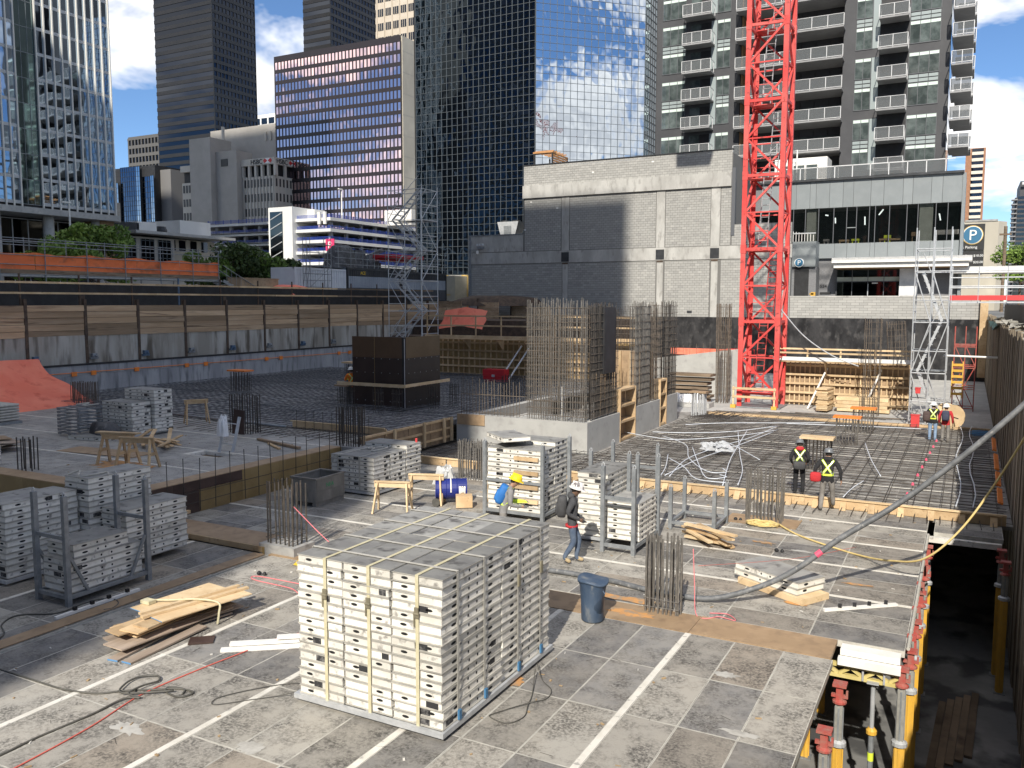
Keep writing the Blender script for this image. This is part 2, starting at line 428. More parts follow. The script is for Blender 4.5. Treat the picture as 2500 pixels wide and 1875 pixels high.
sm = strip_mesh('beam_strip', .095, PD - .003)
for i in range(-18, 3):
    for j in range(6):
        y = 13.93 - PD * (j + .5)
        xl = X0 + PW * i
        if i % 3 == 0:
            place(pmw, 'deck_panel', front_deck, (xl + .048 + (PW - .048) / 2, y, U(-.003, .001)), math.pi if RNG.random() < .5 else 0)
            xs = X0 + PW * i
            if i == -12:
                continue
            place(sm, 'beam_strip', front_deck, (xs, y, 0))
        elif i % 3 == 2:
            place(pmw, 'deck_panel', front_deck, (xl + (PW - .048) / 2, y, U(-.003, .001)), math.pi if RNG.random() < .5 else 0)
        else:
            place(pm, 'deck_panel', front_deck, (xl + PW/2, y, U(-.003, .001)), math.pi if RNG.random() < .5 else 0)
MB().box(-14.0, 4.2, .004, -13.66, 13.9, .018).build('infill_plywood', MATS['ply'], front_deck)
MB().box(-3.98, 13.95, -.06, -1.68, 14.82, .012).build('infill_plywood', MATS['ply'], front_deck)
MB().box(-7.4, 13.95, -.06, -3.99, 14.80, .010).build('infill_plywood', MATS['ply'], front_deck)
MB().box(-13.6, 13.95, -.06, -7.41, 14.80, .008).build('infill_plywood', MATS['ply'], front_deck)

rear_deck = struct(thing('rear_formwork_deck', '', ''))
for k in ('label', 'category'): del rear_deck[k]
ys = [14.85, 15.60, 16.34, 17.08]; rows = [(14.85, 15.60), (15.60, 16.34), (16.34, 17.07)]
strips = [17.12, 19.17, 21.20, 23.14]
for a, b in zip(strips[:-1], strips[1:]):
    h = (b - a - .09) / 3
    for k in range(3): rows.append((a + .045 + k * h, a + .045 + (k + 1) * h))
rows += [(23.185, 23.86), (23.86, 24.55)]
rm = {}
for (a, b) in rows:
    key = round(b - a, 2)
    if key not in rm: rm[key] = deck_panel_mesh('rear_deck_panel', 1.5 - .004, (b - a) - .004, FACE)
    for k in range(12):
        x1 = -.65 - 1.5 * k
        place(rm[key], 'deck_panel', rear_deck, (x1 - .75, (a + b) / 2, U(-.003, .001)), math.pi if RNG.random() < .5 else 0)
    if a > 22.85: place(rm[key], 'deck_panel', rear_deck, (.25, (a + b) / 2, -.006))
s15 = strip_mesh('beam_strip_long', 1.495, .085)
for y in strips:
    for k in range(12): place(s15, 'beam_strip', rear_deck, (-.65 - 1.5 * k - .75, y, 0))
# plywood closure pieces around the column starters
for (x0, y0, x1, y1) in ((-5.35, 21.75, -3.55, 22.7), (-11.0, 24.3, -10.2, 24.5)):
    MB().box(x0, y0, .003, x1, y1, .013).build('infill_plywood', MATS['ply'], rear_deck)
# rust-stained sand on the deck
mat('sand', (.55,.28,.10), (.40,.22,.10), 3, .95, c3=(.33,.24,.16), scale3=6, lo3=.5, hi3=.6)
def blotch(name, cx, cy, rx, ry, z=.012, n=26):
    m = MB(); vs = [(cx, cy, z + .004)]
    for k in range(n):
        t = 2*math.pi*k/n; r = U(.55, 1.05); vs.append((cx + rx*r*math.cos(t), cy + ry*r*math.sin(t), z))
    m.add(vs, [(0, k+1, (k+1) % n+1) for k in range(n)])
    return stuff(m.build(name, MATS['sand']))
for a in ((-5.5, 15.02, .85, .16), (-5.15, 14.35, .55, .2), (-6.1, 11.25, .28, .13), (-5.75, 10.85, .2, .22), (-3.1, 17.9, .3, .12), (-2.6, 16.3, .25, .10), (-1.7, 18.0, .35, .09), (-4.0, 20.2, .3, .1), (-20.9, 16.2, .0, .0)):
    if a[2] > 0: tag(blotch('spilled_sand', *a), 'rusty sand spilled on the formwork deck', 'sand', 'patches of spilled sand')

# upper deck (left), one step up
UZ = .87
upper_deck = struct(thing('upper_formwork_deck', '', ''))
for k in ('label', 'category'): del upper_deck[k]
um = deck_panel_mesh('upper_deck_panel', 1.5 - .004, .79 - .004, FACE_L)
us = strip_mesh('beam_strip_upper', 1.495, .085)
MB().box(-40, 14.3, UZ - .3, -18.6, 24.5, UZ - .115).build('deck_support', MATS['lumber_old'], upper_deck)
for r, y in enumerate((14.95, 15.74, 16.53, 17.41, 18.2, 18.99, 19.87, 20.66, 21.45, 22.33, 23.12, 23.9)):
    for k in range(14):
        x = -18.65 - 1.5 * k - .75
        if 20.0 < -x < 21.6 and 18.5 < y < 19.4: continue      # ladder hatch
        place(um, 'deck_panel', upper_deck, (x, y, UZ + U(-.003, .001)), math.pi if RNG.random() < .5 else 0)
for y in (16.97, 19.43, 21.89, 24.34):
    for k in range(14): place(us, 'beam_strip', upper_deck, (-18.65 - 1.5*k - .75, y, UZ))
MB().box(-21.4, 18.6, UZ-.11, -20.1, 18.66, UZ).build('hatch_edge', MATS['white_panel'], upper_deck)
MB().box(-21.4, 19.3, UZ-.11, -20.1, 19.36, UZ).build('hatch_edge', MATS['white_panel'], upper_deck)
MB().box(-21.65, 18.6, UZ-.11, -21.4, 19.36, UZ).build('hatch_panel', MATS['white_panel'], upper_deck)
MB().box(-18.66, 13.95, UZ-.02, -18.1, 22.0, UZ+.012).build('border_plywood', MATS['ply'], upper_deck)
MB().box(-40, 13.95, UZ-.02, -18.67, 14.54, UZ+.012).build('border_plywood', MATS['ply'], upper_deck)
# vertical plywood faces of the step
ys = [13.95, 15.2, 16.05, 17.6, 19.1, 20.5, 22.0]
for k, (a, b) in enumerate(zip(ys[:-1], ys[1:])):
    if k < 3:
        MB().box(-18.1, a+.003, UZ-.27, -18.08, b-.003, UZ-.005).build('face_board', MATS['ply_dark'], upper_deck)
        MB().box(-18.1, a+.003, 0, -18.085, b-.003, UZ-.28).build('face_board', MATS['ply_dark'] if k == 1 else MATS['ply_ochre'], upper_deck)
    else:
        MB().box(-18.1, a+.003, 0, -18.085, b-.003, UZ-.005).build('face_board', MATS['ply_ochre'], upper_deck)
for k in range(9):
    MB().box(-20.1-2.4*k+.003, 13.94, -.2, -18.11-2.4*k+.4 if k else -18.11, 13.96, UZ-.005).build('face_board', MATS['ply_ochre'], upper_deck) if k == 0 else MB().box(-20.1-2.4*k, 13.94, -.2, -20.1-2.4*(k-1)-.004, 13.96, UZ-.005).build('face_board', MATS['ply_ochre'], upper_deck)
# raised plywood box on the beam line
pb = tag(thing('plywood_beam_box', 'brown plywood beam box on a pale timber edge between the two decks', 'formwork', (-15.6, 14.4, 0)), 'brown plywood beam box on a pale timber edge between the two decks', 'formwork')
MB().box(-2.4, -.35, .10, 1.75, .55, .13).build('plywood_top', MATS['ply'], pb)
MB().box(-2.4, -.39, .0, 1.75, -.352, .128).build('timber_edge', MATS['lumber'], pb)
MB().box(1.76, -.39, -.25, 1.80, .55, .128).build('end_board', MATS['ply_ochre'], pb)
for k in range(3): MB().box(-2.2-.5*k, .3, .14, -2.1-.5*k, 1.0, .22).build('joist', MATS['lumber'], pb)

# ------------------------------------------------------------------ far decks below the steel mats
shm = sheet_deck_mat('far_deck_face', 1.5, .79, 0.1, 0.3, (.24,.23,.215), (.33,.315,.29), (.45,.43,.39))
struct(MB().box(-18.0, 24.62, -.1, 1.25, 42.88, .0).build('far_deck', shm))
shu = sheet_deck_mat('far_upper_deck_face', 1.5, .79, .4, .1, (.30,.30,.305), (.38,.38,.38), (.46,.45,.43))
struct(MB().box(-39.9, 24.55, UZ-.2, -18.25, 50.0, UZ).build('far_upper_deck', shu))
mat('slurry', (.46,.445,.41), (.36,.345,.315), 6, .9)
for a in ((-3.0, 12.6, .22, .12), (-2.4, 10.9, .3, .1), (-9.6, 7.2, .35, .16), (-12.1, 11.6, .3, .14), (-3.1, 19.9, .3, .09), (-6.0, 22.9, .4, .1), (-10.8, 12.9, .35, .12), (-2.0, 21.9, .25, .08), (-7.8, 7.6, .25, .2)):
    o = blotch('cement_splash', *a, .003); o.data.materials.clear(); o.data.materials.append(MATS['slurry']); tag(o, 'pale dried cement splash on the formwork deck', 'splash', 'cement splashes')
fl_lines = MB()
for y in (26.6, 28.3, 29.9, 31.6, 33.4, 35.3, 37.3, 39.4, 41.5):
    fl_lines.box(-11.6, y-.035, .001, 1.2, y+.035, .006)
struct(fl_lines.build('far_deck_beam_strips', MATS['white_strip']))

def bars(mb, x0, x1, y0, y1, z, sx, sy, r=.010, jit=.03, hole=None, dr=0.0):
    y = y0
    while y <= y1:
        yy = y + U(-jit, jit); a, b = x0 + U(-.2, .2), x1 + U(-.2, .2)
        segs = [(a, b)]
        if hole and hole[2] < yy < hole[3]: segs = [(a, hole[0]), (hole[1], b)]
        for p, q in segs:
            if q - p > .2: mb.tube((p, yy, z), (q, yy + U(-jit, jit), z), r, 4, caps=False)
        y += sy
    x = x0
    while x <= x1:
        xx = x + U(-jit, jit); segs = [(y0 + U(-.2, .2), y1 + U(-.2, .2))]
        if hole and hole[0] < xx < hole[1]: segs = [(segs[0][0], hole[2]), (hole[3], segs[0][1])]
        for p, q in segs:
            if q - p > .2: mb.tube((xx, p, z + .022), (xx + U(-jit, jit), q, z + .022), r, 4, caps=False)
        x += sx
m = MB()
bars(m, -11.7, 1.1, 24.75, 42.6, .05, .55, .45, r=.009)
bars(m, -11.6, 1.0, 24.9, 42.6, .17, .75, .48, r=.009, jit=.05)
bars(m, -17.8, -12.4, 24.75, 28.7, .05, .4, .32, r=.009)
bars(m, -17.8, -11.0, 24.75, 28.7, .17, .4, .3, r=.009, jit=.05)
for _ in range(60):                                     # loose bars laid over the mat
    x, y = U(-11, -6), U(26, 41); a = U(-.15, .15) + (0 if RNG.random() < .6 else 1.5); L = U(.8, 2.5)
    m.tube((x, y, .2), (x + L*math.cos(a), y + L*math.sin(a), .205), .008, 4, caps=False)
for x in [-5.6 + .29*k for k in range(9)] + [-.9 + .3*k for k in range(5)]:
    pass
o = stuff(m.build('reinforcing_mat', MATS['rebar'])); tag(o, 'dark steel reinforcing mat laid on the far deck beside the core walls', 'rebar')
m = MB()
bars(m, -39.5, -18.4, 24.7, 47, UZ+.05, .5, .4, r=.010)
bars(m, -39.5, -18.4, 24.8, 47, UZ+.20, .5, .38, r=.010, jit=.06)
for _ in range(180):
    x, y = U(-39, -20), U(25, 46); a = U(-.12, .12) + (0 if RNG.random() < .6 else 1.5); L = U(1, 4)
    m.tube((x, y, UZ+.24), (x + L*math.cos(a), y + L*math.sin(a), UZ+.245), .009, 4, caps=False)
mat('rebar_blue', (.09,.095,.105), (.15,.155,.165), 5, .55, metal=.3)
o = stuff(m.build('reinforcing_mat', MATS['rebar_blue'])); tag(o, 'dark steel reinforcing mat on the upper deck below the concrete wall', 'rebar')
m = MB()
for k in range(34):                                    # short bars reaching out over the upper deck edge
    x = -19 - .42*k; m.tube((x, 22.6 + U(-.5, .4), UZ+.03), (x + U(-.1, .1), 24.7, UZ+.05), .010, 4, caps=False)
for k in range(6): m.tube((-24 + U(-.3,.3), 22.9+.3*k, UZ+.05), (-18.6, 22.9+.3*k + U(-.05,.05), UZ+.05), .010, 4, caps=False)
o = stuff(m.build('starter_bars', MATS['rebar'])); tag(o, 'bar ends reaching over the upper deck edge', 'rebar')
# grey pipes at the edge of the upper mat
for k, (y, x0, x1) in enumerate(((24.35, -29.5, -25.2), (24.15, -27, -22.5))):
    o = MB().tube((x0, y+.3, UZ+.09), (x1, y, UZ+.09), .055, 8).build('pipe', MATS['galv_dark'], smooth=True)
    tag(o, ('long' if k == 0 else 'shorter') + ' grey pipe lying at the edge of the upper mat', 'pipe')
o = tag(thing('edge_form', 'low timber edge form along the front of the upper steel mat', 'formwork', (0, 0, 0)), 'low timber edge form along the front of the upper steel mat', 'formwork')
for k in range(4): MB().box(-22.5+1.1*k, 24.52, UZ+.005, -21.42+1.1*k, 24.57, UZ+.24).build('board', MATS['lumber'], o)
MB().box(-22.6, 24.5, UZ+.245, -18.2, 24.58, UZ+.285).build('top_rail', MATS['lumber_fresh'], o)

# timber form along the joint on the right deck
ef = thing('joint_form', 'timber joint form with brackets along the edge of the right steel mat', 'formwork')
x = -11.0; k = 0
while x < 1.1:
    L = min(2.4, 1.1 - x)
    MB().box(x+.003, 24.60, .0, x+L-.003, 24.625, .24).build('form_board', MATS['lumber'], ef)
    MB().box(x+.003, 24.56, .245, x+L-.003, 24.66, .285).build('top_rail', MATS['lumber_fresh'], ef)
    x += L
for k in range(17):
    xx = -10.7 + .72*k
    MB().extr([(xx-.08, 24.595, .22), (xx-.08, 24.595, .006), (xx-.08, 24.36, .006)], (.16, 0, 0)).build('bracket', MATS['lumber'], ef)
x = -17.9
while x < -11.1:
    MB().box(x+.003, 24.64, .0, x+2.2, 24.665, .24).build('form_board', MATS['lumber'], ef); x += 2.25
MB().box(-17.9, 24.60, .245, -11.1, 24.68, .285).build('top_rail', MATS['lumber_fresh'], ef)
m = MB()
for k in range(40):
    xx = -10.9 + .3*k; m.tube((xx, 24.6, .08), (xx + U(-.06, .06), 23.75 + U(-.25, .15), .07), .011, 5)
o = stuff(m.build('dowel_bars', MATS['rebar'])); tag(o, 'row of dowel bars sticking out through the joint form', 'rebar')

# ------------------------------------------------------------------ left shoring wall
lw = thing('shoring_wall', 'timber lagging wall between rusty steel piles along the left side', 'wall')
mat('lagging', (.36,.245,.145), (.50,.36,.23), 2.0, .9, stretch=(1,.12,1.6), c3=(.19,.125,.075), scale3=4, lo3=.55, hi3=.7, rand=.38, bump=.3)
mat('pile_steel', (.075,.053,.04), (.13,.088,.06), 3, .75, metal=.3)
piles = [9.6 + 3.185 * k for k in range(18)]
pl = MB().box(-40.30, 0, 0, -40.22, 3.02, .302).mesh('lagging_plank', MATS['lagging'])
for k, y in enumerate(piles):
    p = MB(); p.box(-40.36, y-.11, 2.2, -40.34, y+.11, 5.75 if k % 3 else 5.95); p.box(-40.22, y-.08, 2.2, -40.19, y+.08, 5.75); p.box(-40.34, y-.012, 2.2, -40.22, y+.012, 5.75)
    p.build('steel_pile', MATS['pile_steel'], lw)
    if k < len(piles) - 1:
        for j in range(5):
            o = place(pl, 'plank', lw, (U(-.035, .035), y + .08, 3.86 + .317*j + U(-.006, .006))); o.rotation_euler = (U(-.003, .003), 0, 0)
mat('shotcrete', (.30,.275,.23), (.46,.435,.385), .55, .95, c3=(.13,.11,.085), scale3=1.6, lo3=.5, hi3=.66, bump=.5, bscale=9, stretch=(1,1.2,.22))
MB().box(-40.6, 6, .9, -40.24, 66, 3.9).build('concrete_face', MATS['shotcrete'], lw)
MB().box(-43, 6, 3.9, -40.37, 66, 5.3).build('soil_back', MATS['pile_steel'], lw)
mat('anchor_blue', (.07,.12,.19), (.13,.18,.24), 4, .6)
for k in range(3, 13):
    y = piles[k] + .35
    a = MB(); a.box(-40.23, y-.22, 2.65, -40.1, y+.22, 2.75); a.box(-40.22, y-.15, 2.75, -40.05, y+.12, 2.95); a.tube((-40.2, y, 2.85), (-39.9, y, 2.8), .04, 6)
    a.build('tie_back_anchor', MATS['anchor_blue'] if k % 2 else MATS['galv_dark'], lw)
# cast basement wall in front of it
bw = thing('basement_wall', 'low cast concrete basement wall below the timber lagging', 'wall')
mat('cast_wall', (.29,.295,.30), (.42,.42,.42), .6, .85, c3=(.16,.165,.17), scale3=2.4, lo3=.5, hi3=.72, stretch=(1,1.6,.3))
MB().box(-40.2, 8, .6, -39.9, 58, 1.9).build('lower_lift', MATS['cast_wall'], bw)
for k in range(28): MB().box(-40.2, 8+1.8*k+.004, 1.905, -39.905, 9.8+1.8*k-.004, 2.38).build('wall_panel', MATS['cast_wall'], bw)
MB().box(-40.22, 8, 2.385, -39.86, 58, 2.46).build('membrane_cap', MATS['black'], bw)
m = MB().tube((-39.8, 22, 2.05), (-39.8, 56, 1.95), .02, 5)
for y in (27.5, 28.6, 31.2, 34.6, 36, 41, 42.3, 48.2, 49.4):
    m.box(-39.83, y, 1.86, -39.78, y+.28, 2.08)
tag(m.build('flag_line', MATS['orange']), 'orange safety line with flags in front of the basement wall', 'safety line')

# ------------------------------------------------------------------ right shoring wall (vertical boards, in its own shade)
rw = thing('sheeted_wall', 'tall shaded wall of vertical boards along the right side of the pit', 'wall')
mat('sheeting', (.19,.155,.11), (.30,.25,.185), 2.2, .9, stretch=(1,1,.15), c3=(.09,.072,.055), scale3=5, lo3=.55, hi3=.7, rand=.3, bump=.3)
rest = MB(); y = 3.0; k = 0
while y < 69.5:
    w = U(.20, .30); t = U(0, .05); zt = 4.75 + U(-.12, .12)
    if 20 < y < 58 and k < 170:
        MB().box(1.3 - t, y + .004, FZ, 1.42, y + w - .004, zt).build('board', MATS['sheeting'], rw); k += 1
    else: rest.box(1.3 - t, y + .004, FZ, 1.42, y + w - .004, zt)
    y += w
stuff(rest.build('boards', MATS['sheeting'], rw))
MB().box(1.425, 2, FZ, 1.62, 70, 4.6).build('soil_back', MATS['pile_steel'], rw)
mat('torn_plastic', (.42,.40,.35), (.22,.21,.18), 3, .7, bump=.5)
for i in range(16):                                      # torn plastic and spoil along the top
    y = 22 + 1.6*i; m = MB(); n = 5
    vs = [(1.15 + U(-.1, .5), y + U(-.5, .6), 4.75 + U(0, .28)) for _ in range(7)]
    for a in range(5): m.add([vs[a], vs[a+1], vs[a+2], (vs[a][0]+.02, vs[a][1], vs[a][2]-.05)], [(0, 1, 2), (0, 2, 3)])
    m.build('torn_sheet', MATS['torn_plastic'], rw)
# dark netting above
tag(MB().box(2.0, 24, 4.6, 2.06, 62, 5.55).build('site_fence', MATS['black']), 'dark screened fence on top of the right wall', 'fence')
mat('green_tarp', (.02,.055,.05), (.04,.09,.08), 2, .6, bump=.4, bscale=4)
m = MB(); vs = []
for i in range(9):
    for j in range(4): vs.append((1.05 + .18*j + U(-.04, .04), 44 + 1.4*i, 4.55 + .12*j + U(-.08, .1) - .25*math.sin(i*.8)**2))
m.add(vs, [(i*4+j, (i+1)*4+j, (i+1)*4+j+1, i*4+j+1) for i in range(8) for j in range(3)])
tag(m.build('green_sheet', MATS['green_tarp'], smooth=True), 'dark green sheet thrown over the top of the right wall', 'tarpaulin')
# black waterproofed wall at the far side
bwp = MB().box(-24.5, 69.86, -.5, 1.28, 70.0, 4.43)
mat('membrane', (.010,.010,.011), (.040,.039,.040), .9, .38, c3=(.06,.058,.057), scale3=2.6, lo3=.52, hi3=.66, bump=.6, bscale=3.5, stretch=(1,1,.6))
tag(bwp.build('waterproofed_wall', MATS['membrane']), 'black bitumen coated foundation wall below the grey block wall', 'wall')
tag(MB().box(.75, 69.5, .3, 1.25, 69.85, 6.0).build('timber_post', MATS['lumber']), 'tall brown timber post in the far right corner of the pit', 'post')

bank = MB().box(-40.1, 58.0, 0, -24.6, 69.8, 4.2); bank.box(-40.1, 55.0, 0, -30.0, 57.99, 3.0)
struct(bank.build('earth_bank', MATS['pile_steel']))
# scraps of timber, wire and paper dropped on the decks
mat('scrap_wood', (.42,.30,.17), (.30,.21,.12), 5, .9); mat('scrap_pale', (.62,.60,.55), rough=.8)
for nm, mm, n_ in (('wood_chips', 'scrap_wood', 170), ('paper_scraps', 'scrap_pale', 60), ('wire_ends', 'rebar', 120)):
    q = MB()
    for _ in range(n_):
        x, y, z = (U(-13, -1.8), U(6, 13.8), .004) if RNG.random() < .45 else ((U(-13, -.9), U(15, 24), .004) if RNG.random() < .7 else (U(-30, -19), U(15, 23.5), UZ + .004))
        a = U(0, 6.28); L = U(.02, .09) if nm != 'wire_ends' else U(.06, .2); w = U(.008, .03) if nm != 'wire_ends' else .004
        q.bar((x, y, z + w*.3), (x + L*math.cos(a), y + L*math.sin(a), z + w*.3), w, w*.6)
    tag(stuff(q.build(nm, MATS[mm])), {'wood_chips': 'small wood chips scattered over the decks', 'paper_scraps': 'pale scraps scattered over the decks', 'wire_ends': 'snipped tie wire ends scattered over the decks'}[nm], 'debris')
# ================================================================== BUILDINGS
def facade(parent, p0, u, W, z0, z1, nc, nr, pm, fm, mull=.06, gap=0.0, indiv=300, tilt=.004, proud=.05, hbar=None, pane='pane', gridname='mullions', vproud=None, skip=None):
    """a grid of separate glass panes with mullions standing proud of them, on the plane through p0 along u"""
    ux, uy = u; L = math.hypot(ux, uy); ux /= L; uy /= L; nx, ny = uy, -ux
    cw = W / nc; rh = (z1 - z0) / nr; pw, ph = cw - .01, rh - gap - .01
    ang = math.atan2(uy, ux)
    me = MB().add([(-pw/2, 0, -ph/2), (pw/2, 0, -ph/2), (pw/2, 0, ph/2), (-pw/2, 0, ph/2), (-pw/2, .03, -ph/2), (pw/2, .03, -ph/2), (pw/2, .03, ph/2), (-pw/2, .03, ph/2)],
                  [(0, 1, 2, 3), (0, 4, 5, 1), (1, 5, 6, 2), (2, 6, 7, 3), (3, 7, 4, 0)]).mesh(pane, pm)
    jo = MB(); k = 0
    for r in range(nr - 1, -1, -1):
        for c in range(nc):
            if skip and skip(c, r): continue
            d = (c + .5) * cw; x, y, z = p0[0] + ux*d, p0[1] + uy*d, z0 + r*rh + gap + (rh - gap)/2
            tx, tz = RNG.gauss(0, tilt), RNG.gauss(0, tilt)
            if k < indiv: place(me, pane, parent, (x, y, z), rot=(tx, 0, ang + tz))
            else:
                M = Matrix.Translation((x, y, z)) @ Matrix.Rotation(ang + tz, 4, 'Z') @ Matrix.Rotation(tx, 4, 'X')
                jo.add([M @ Vector(v) for v in ((-pw/2, 0, -ph/2), (pw/2, 0, -ph/2), (pw/2, 0, ph/2), (-pw/2, 0, ph/2))], [(0, 1, 2, 3)])
            k += 1
    if jo.v: stuff(jo.build(pane + 's', pm, parent))
    gm = MB()
    def bx(d0, d1, za, zb, pr):
        a = (p0[0] + ux*d0 + nx*pr, p0[1] + uy*d0 + ny*pr); b = (p0[0] + ux*d1 + nx*pr, p0[1] + uy*d1 + ny*pr)
        c = (b[0] - nx*(pr+.1), b[1] - ny*(pr+.1)); d = (a[0] - nx*(pr+.1), a[1] - ny*(pr+.1))
        gm.prism([a, b, c, d], za, zb)
    for c in range(nc + 1): bx(c*cw - mull/2, c*cw + mull/2, z0, z1, vproud if vproud else proud)
    hb = hbar if hbar else mull
    for r in range(nr + 1): bx(0, W, z0 + r*rh + (0 if gap else -hb/2), z0 + r*rh + (gap if gap else hb/2), proud - .004)
    stuff(gm.build(gridname, fm, parent))

# ---------- grey block building with the concrete frame
cmu = thing('block_building', 'grey concrete block building with cast beams and columns at the far side', 'building')
TONES = [mat('block_a', (0.355, 0.348, 0.325), rough=.9), mat('block_b', (0.335, 0.328, 0.307), rough=.9), mat('block_c', (0.395, 0.386, 0.36), rough=.9), mat('block_d', (0.3, 0.294, 0.278), rough=.9)]
mat('mortar', (.16,.155,.145), rough=.95)
CY = 70.0
cnt = [0]
def blocks(x0, x1, z0, z1, part=False, bw=.4, bh=.2, w=(5, 5, 1, 1)):
    jo = MB(); z = z0; r = 0
    while z < z1 - .03:
        zz = min(z + bh, z1); x = x0 - (bw/2 if r % 2 else 0)
        while x < x1 - .02:
            a, b = max(x, x0), min(x + bw, x1)
            if b - a > .03:
                t = RNG.choices(range(4), weights=w)[0]; pr = U(0, .006)
                if part and cnt[0] < 300:
                    MB().box(a+.009, CY-.012-pr, z+.009, b-.009, CY+.03, zz-.009).build('block', TONES[t], cmu); cnt[0] += 1
                else:
                    jo.cur = t; jo.box(a+.009, CY-.012-pr, z+.009, b-.009, CY+.03, zz-.009)
            x += bw
        z += bh; r += 1
    if jo.v: stuff(jo.build('blocks', TONES, cmu))
body = MB(); body.box(-41.75, CY+.001, 3.5, -17.2, CY+8, 9.0); body.box(-17.2, CY+.001, 3.5, -12.46, CY+.5, 9.0); body.box(-36.05, CY+.001, 9.0, -17.2, CY+8, 17.6); body.box(-41.75, CY+.001, 9, -36.05, CY+6, 11.6); body.box(-17.2, CY+.001, 9, -12.46, CY+.5, 11.9)
body.box(-12.46, CY+.001, 3.5, .92, CY+.5, 6.1)
body.build('wall_core', MATS['mortar'], cmu)
blocks(-22.72, -18.9, 4.43, 9.1, part=True)
blocks(-17.98, -12.5, 4.43, 9.1)
blocks(-31.6, -23.5, 4.43, 9.1); blocks(-41.6, -32.2, 4.43, 9.1)
blocks(-35.95, -32.3, 10.25, 14.9, w=(5, 6, .4, 1)); blocks(-31.46, -23.55, 10.25, 14.9, w=(5, 6, .4, 1)); blocks(-22.7, -18.92, 10.25, 14.9); blocks(-18.08, -17.25, 10.25, 14.9); blocks(-17.15, -12.5, 10.25, 11.9)
blocks(-36.05, -17.25, 16.06, 17.85, w=(5, 2, 4, 0))
blocks(-12.44, .9, 4.43, 6.02, w=(5, 3, 3, 0), bw=.6, bh=.2)
CF = mat('frame_concrete', (.36,.35,.325), (.47,.46,.43), .9, .85, c3=(.27,.26,.24), scale3=3, lo3=.55, hi3=.72, bump=.2, bscale=20, stretch=(1,1,.4))
MB().box(-36.08, CY-.22, 14.95, -17.25, CY+.1, 16.05).build('roof_beam', CF, cmu)
MB().box(-41.8, CY-.06, 9.15, -12.4, CY+.1, 10.2).build('floor_beam', CF, cmu)
MB().box(-41.8, CY-.05, 10.25, -36.1, CY+.1, 11.75).build('roof_beam', CF, cmu)
for a, b in ((-32.24, -31.52), (-23.49, -22.76), (-18.87, -18.13)):
    MB().box(a, CY-.05, 10.21, b, CY+.1, 14.94).build('column', CF, cmu)
    MB().box(a+.1, CY-.045, 4.43, b-.1, CY+.1, 9.14).build('column', CF, cmu)
    MB().box(a, CY-.09, 9.22, b, CY-.062, 10.05).build('steel_plate', MATS['dark_metal'], cmu)
    MB().box(a+.1, CY-.09, 9.0, b-.1, CY-.047, 9.14).build('bearing', MATS['pile_steel'], cmu)
MB().box(-36.12, CY-.1, 17.86, -17.2, CY+.35, 17.92).build('parapet_cap', MATS['dark_metal'], cmu)
MB().box(-12.46, CY-.03, 6.03, .92, CY+.5, 6.15).build('wall_cap', CF, cmu)
MB().box(-41.85, CY-.1, 11.76, -36.1, CY+.3, 11.84).build('parapet_cap', MATS['galv_dark'], cmu)
MB().box(-41.86, CY-.12, 4.0, -41.6, CY+.1, 11.7).build('end_trim', MATS['galv_dark'], cmu)
for (x, z) in ((-35.4, 14.55), (-32.8, 13.9), (-29.4, 16.8), (-24.0, 17.3), (-36.0, 12.1)):
    MB().box(x, CY-.03, z, x+.2, CY-.022, z+.12).build('survey_target', MATS['white_paint'], cmu)
MB().box(-20.7, CY-.05, 4.75, -20.3, CY-.022, 4.95).build('vent', MATS['dark_metal'], cmu)
mat('steel_trim', (.10,.105,.115), rough=.5)
MB().box(-17.22, CY-.06, 11.0, -16.95, CY+.3, 16.4).build('downpipe_chase', MATS['steel_trim'], cmu)
# pergola on its roof
pg = thing('roof_pergola', 'slatted cedar pergola on the roof of the block building', 'pergola', (0, 0, 0))
mat('cedar', (.42,.20,.07), (.52,.27,.11), 2, .6)
MB().box(-37.4, 74.5, 19.72, -35.3, 75.2, 19.86).build('roof_frame', MATS['cedar'], pg)
for k in range(8): MB().box(-35.42, 74.6+.0*k, 18.05+.22*k, -35.34, 78.0, 18.2+.22*k).build('slat', MATS['cedar'], pg)
for k in range(5): MB().box(-37.3, 74.7+.7*k, 19.86, -35.3, 74.8+.7*k, 19.96).build('rafter', MATS['cedar'], pg)
for x, y in ((-37.3, 74.6), (-35.4, 74.6), (-37.3, 78), (-35.4, 78)): MB().box(x-.06, y-.06, 17.6, x+.06, y+.06, 19.72).build('post', MATS['dark_metal'], pg)
# rooftop cooling unit
hv = thing('rooftop_cooler', 'grey dry cooler unit on the low roof beside the block building', 'cooler', (-39.6, 74, 11.6))
MB().extr([(-.75, -.5, .3), (.75, -.5, .3), (1.15, -.5, 1.75), (-1.15, -.5, 1.75)], (0, 1.4, 0)).build('casing', MATS['galv'], hv)
MB().box(-.4, -.56, .3, .4, -.5, 1.35).build('access_panel', MATS['galv_dark'], hv)
for x in (-.6, .6): MB().lathe([(.4, 1.76), (.4, 1.9)], 14, (x, .2, 0)).build('fan', MATS['dark_metal'], hv)
for x in (-.6, .6): MB().box(x-.05, -.4, 0, x+.05, .8, .3).build('leg', MATS['galv_dark'], hv)
